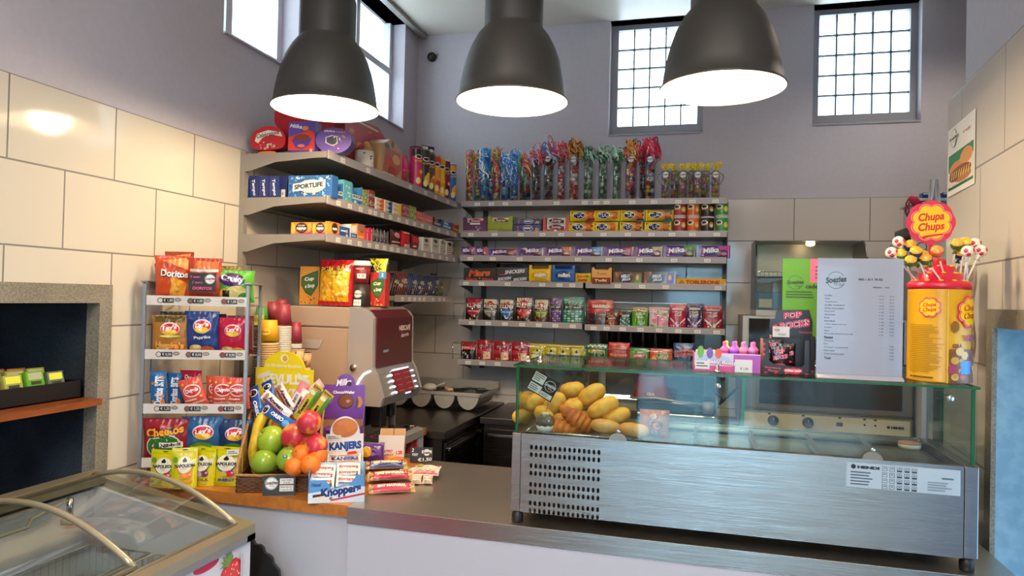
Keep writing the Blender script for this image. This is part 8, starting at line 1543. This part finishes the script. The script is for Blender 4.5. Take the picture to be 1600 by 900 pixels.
# ------------------------------------------------------------------ ice cream freezer
FX0, FX1, FY0, FY1 = -1.78, -1.228, .30, 1.75; FZB, FZF = H0-.560, H0-.664
t = thing('ice_cream_freezer', 'white chest freezer with curved sliding glass lids and strawberry pictures', 'freezer', (FX0, FY0, 0)); W_, L_ = FX1-FX0, FY1-FY0
wh = M('cfd0d8', .3); al = M('b0a68c', .3, .75); gy = M('5a5c60', .4)
sl_ = (FZF-FZB)/W_
def fz(x): return FZB+sl_*x
b = B(); th_ = .045
b.prism([(0, .1), (W_, .1), (W_, FZF-.022), (0, FZB-.022)], 0, th_, wh); b.prism([(0, .1), (W_, .1), (W_, FZF-.022), (0, FZB-.022)], L_-th_, L_, wh)
b.box(0, th_, .1, th_, L_-th_, fz(th_)-.03, wh); b.box(W_-th_, th_, .1, W_, L_-th_, fz(W_)-.022, wh); b.box(0, 0, .06, W_, L_, .1, gy); b.box(th_, th_, .28, W_-th_, L_-th_, .3, M('d0c8b8', .4)); b.name('body', t)
b = B(); pp = lambda x0, x1, y0, y1, dz0, dz1: b.add([(x, y, fz(x)+dz) for x in (x0, x1) for y in (y0, y1) for dz in (dz0, dz1)], [(0, 1, 3, 2), (4, 6, 7, 5), (0, 4, 5, 1), (2, 3, 7, 6), (0, 2, 6, 4), (1, 5, 7, 3)], al)
pp(-.006, W_+.008, -.008, .03, -.022, .004); pp(-.006, W_+.008, L_-.03, L_+.008, -.022, .004); pp(-.006, .035, .03, L_-.03, -.022, .004); pp(W_-.03, W_+.008, .03, L_-.03, -.022, .004); pp(.045, .052, .03, L_-.03, -.01, .012); pp(.06, .067, .03, L_-.03, -.01, .008)
b.name('rim_frame', t)
b = B(); pp(-.007, W_+.009, L_-.028, L_+.009, -.040, -.0225); pp(W_-.028, W_+.009, -.009, L_+.009, -.040, -.0225)
for k in range(len(b.fm)): b.fm[k] = 0
b.mats = [M('77787c', .4)]; b.name('rim_band', t)
def lid(y0, y1, lift, n_):
    arc = lambda c: (.03+(W_-.055)*c, fz(.03+(W_-.055)*c)+lift+.062*math.sin(PI*c)**.9)
    b = B(); b.grid(lambda a, c: (arc(c)[0], y0+(y1-y0)*a, arc(c)[1]), 2, 24, glass('lid_glass', 'e4e8e4', .95, .04, 0, 60, .01, .16)); o = b.name('glass_lid', t)
    for y, m_, r_ in ((y0, M('57534c', .35, .4), .009), (y1, M('a89e86', .35, .5), .008)):
        b = B(); b.tube([(arc(i/20)[0], y, arc(i/20)[1]) for i in range(21)], r_, m_, 8); b.name('lid_frame', o)
    b = B(); b.tube([(arc(0)[0], y0, arc(0)[1]), (arc(0)[0], y1, arc(0)[1])], .005, al, 6); b.name('lid_runner', o); b = B(); b.tube([(arc(1)[0], y0, arc(1)[1]), (arc(1)[0], y1, arc(1)[1])], .005, al, 6); b.name('lid_runner', o)
lid(.60, L_-.035, .004, 1); lid(.04, L_-.40, .016, 2)
wi = M('b4ab9a', .35, .5)
def wbasket(x0, x1, y0, y1, zt, dp):
    b = B(); zb = zt-dp
    for z in (zt, zt-dp*.33, zt-dp*.66, zb): b.tube([(x0, y0, z), (x1, y0, z), (x1, y1, z), (x0, y1, z)], .0028 if z == zt else .0015, wi, 5, closed=True)
    n1, n2 = int((x1-x0)/.022), int((y1-y0)/.022)
    for i in range(n1+1): x = x0+(x1-x0)*i/n1; b.tube([(x, y0, zt), (x, y0, zb), (x, y1, zb), (x, y1, zt)], .0013, wi, 4)
    for i in range(n2+1): y = y0+(y1-y0)*i/n2; b.tube([(x0, y, zt), (x0, y, zb), (x1, y, zb), (x1, y, zt)], .0013, wi, 4)
    b.name('wire_basket', t)
for (x0, x1, y0, y1) in ((.06, .27, 1.02, 1.38), (.285, .49, 1.02, 1.38), (.06, .27, .60, .98), (.285, .49, .60, .98), (.06, .49, .08, .56)): wbasket(x0, x1, y0, y1, FZF-.09, .22)
b = B(); b.tube([(.10, 1.26, fz(.1)-.01), (.14, 1.12, fz(.14)-.008), (.15, 1.10, fz(.15)-.02), (.15, 1.0, fz(.15)-.02)], .004, M('c8bea6', .4), 7); b.tube([(.10, 1.27, fz(.1)-.005), (.10, 1.27, fz(.1)-.06)], .009, CHROME, 10); b.lathe([(.022, 0), (.022, .012)], M('9a9684', .4), 18, (.10, 1.27, fz(.1)-.075)); b.name('thermometer_bracket', t)
# strawberry pictures on the front and end faces
b = B(); b.rough = .35; b.W, b.H = L_, .7; b.map = lambda u, v, l: (W_+.0006+l*.0003, L_/2+u*L_, .12+v*(FZF-.15)/1.0)
hh_ = FZF-.15
def sberry(u, v, r):
    ru, rv = r/L_, r/hh_; b.P([(u-ru*.9, v+rv*.35), (u-ru*.5, v+rv*.8), (u+ru*.3, v+rv*.85), (u+ru*.95, v+rv*.4), (u+ru*.8, v-rv*.4), (u+ru*.1, v-rv), (u-ru*.6, v-rv*.6)], 'c82a34'); b.E(u, v, ru*.75, rv*.7, 'd83a40'); rd = random.Random(3)
    for _ in range(22): b.E(u+rd.uniform(-.6, .7)*ru, v+rd.uniform(-.7, .65)*rv, ru*.045, rv*.06, 'f0c0a0')
    for a in (2.2, 2.6, 1.8, 1.4, 3.0): b.P([(u-ru*.35, v+rv*.6), (u-ru*.35+ru*.8*math.cos(a), v+rv*.6+rv*.8*math.sin(a)), (u-ru*.2+ru*.5*math.cos(a-.3), v+rv*.55+rv*.5*math.sin(a-.3))], '6a8a3a')
b.E(.372, .972, .034, .02, 'c81e4a'); b.R(-.5, .0, .31, .99, 'd81e50'); b.E(.30, .42, .17, .56, 'd4d4dc'); b.E(.22, .945, .11, .07, 'd4d4dc') if 0 else None
sberry(.444, .885, .052); sberry(.30, .5, .09)
b.R(.466, .80, .474, .95, 'b8bcc8'); b.name('front_decal', t)
for x in (.06, W_-.06):
    for y in (.08, L_-.08): b = B(); b.lathe([(.025, 0), (.025, .06)], BLACK, 14, (x, y, 0)); b.name('foot', t)
# black scalloped tray edge standing between freezer and counter
b = B(); n = 90; pts = []
for i in range(n): a = 2*PI*i/n; rr = .19+.010*abs(math.sin(a*14)); pts.append((rr*math.cos(a), rr*math.sin(a)))
b.prism(pts, -.006, .006, M('121114', .4), 'xy'); 
p = onY(398, 935, 1.83); o = b.name('scalloped_mat', None, (-1.365, 1.84, .61)); o.rotation_euler = (R_(86), 0, 0); tag(o, 'black round mat with scalloped rim standing between freezer and counter', 'mat')
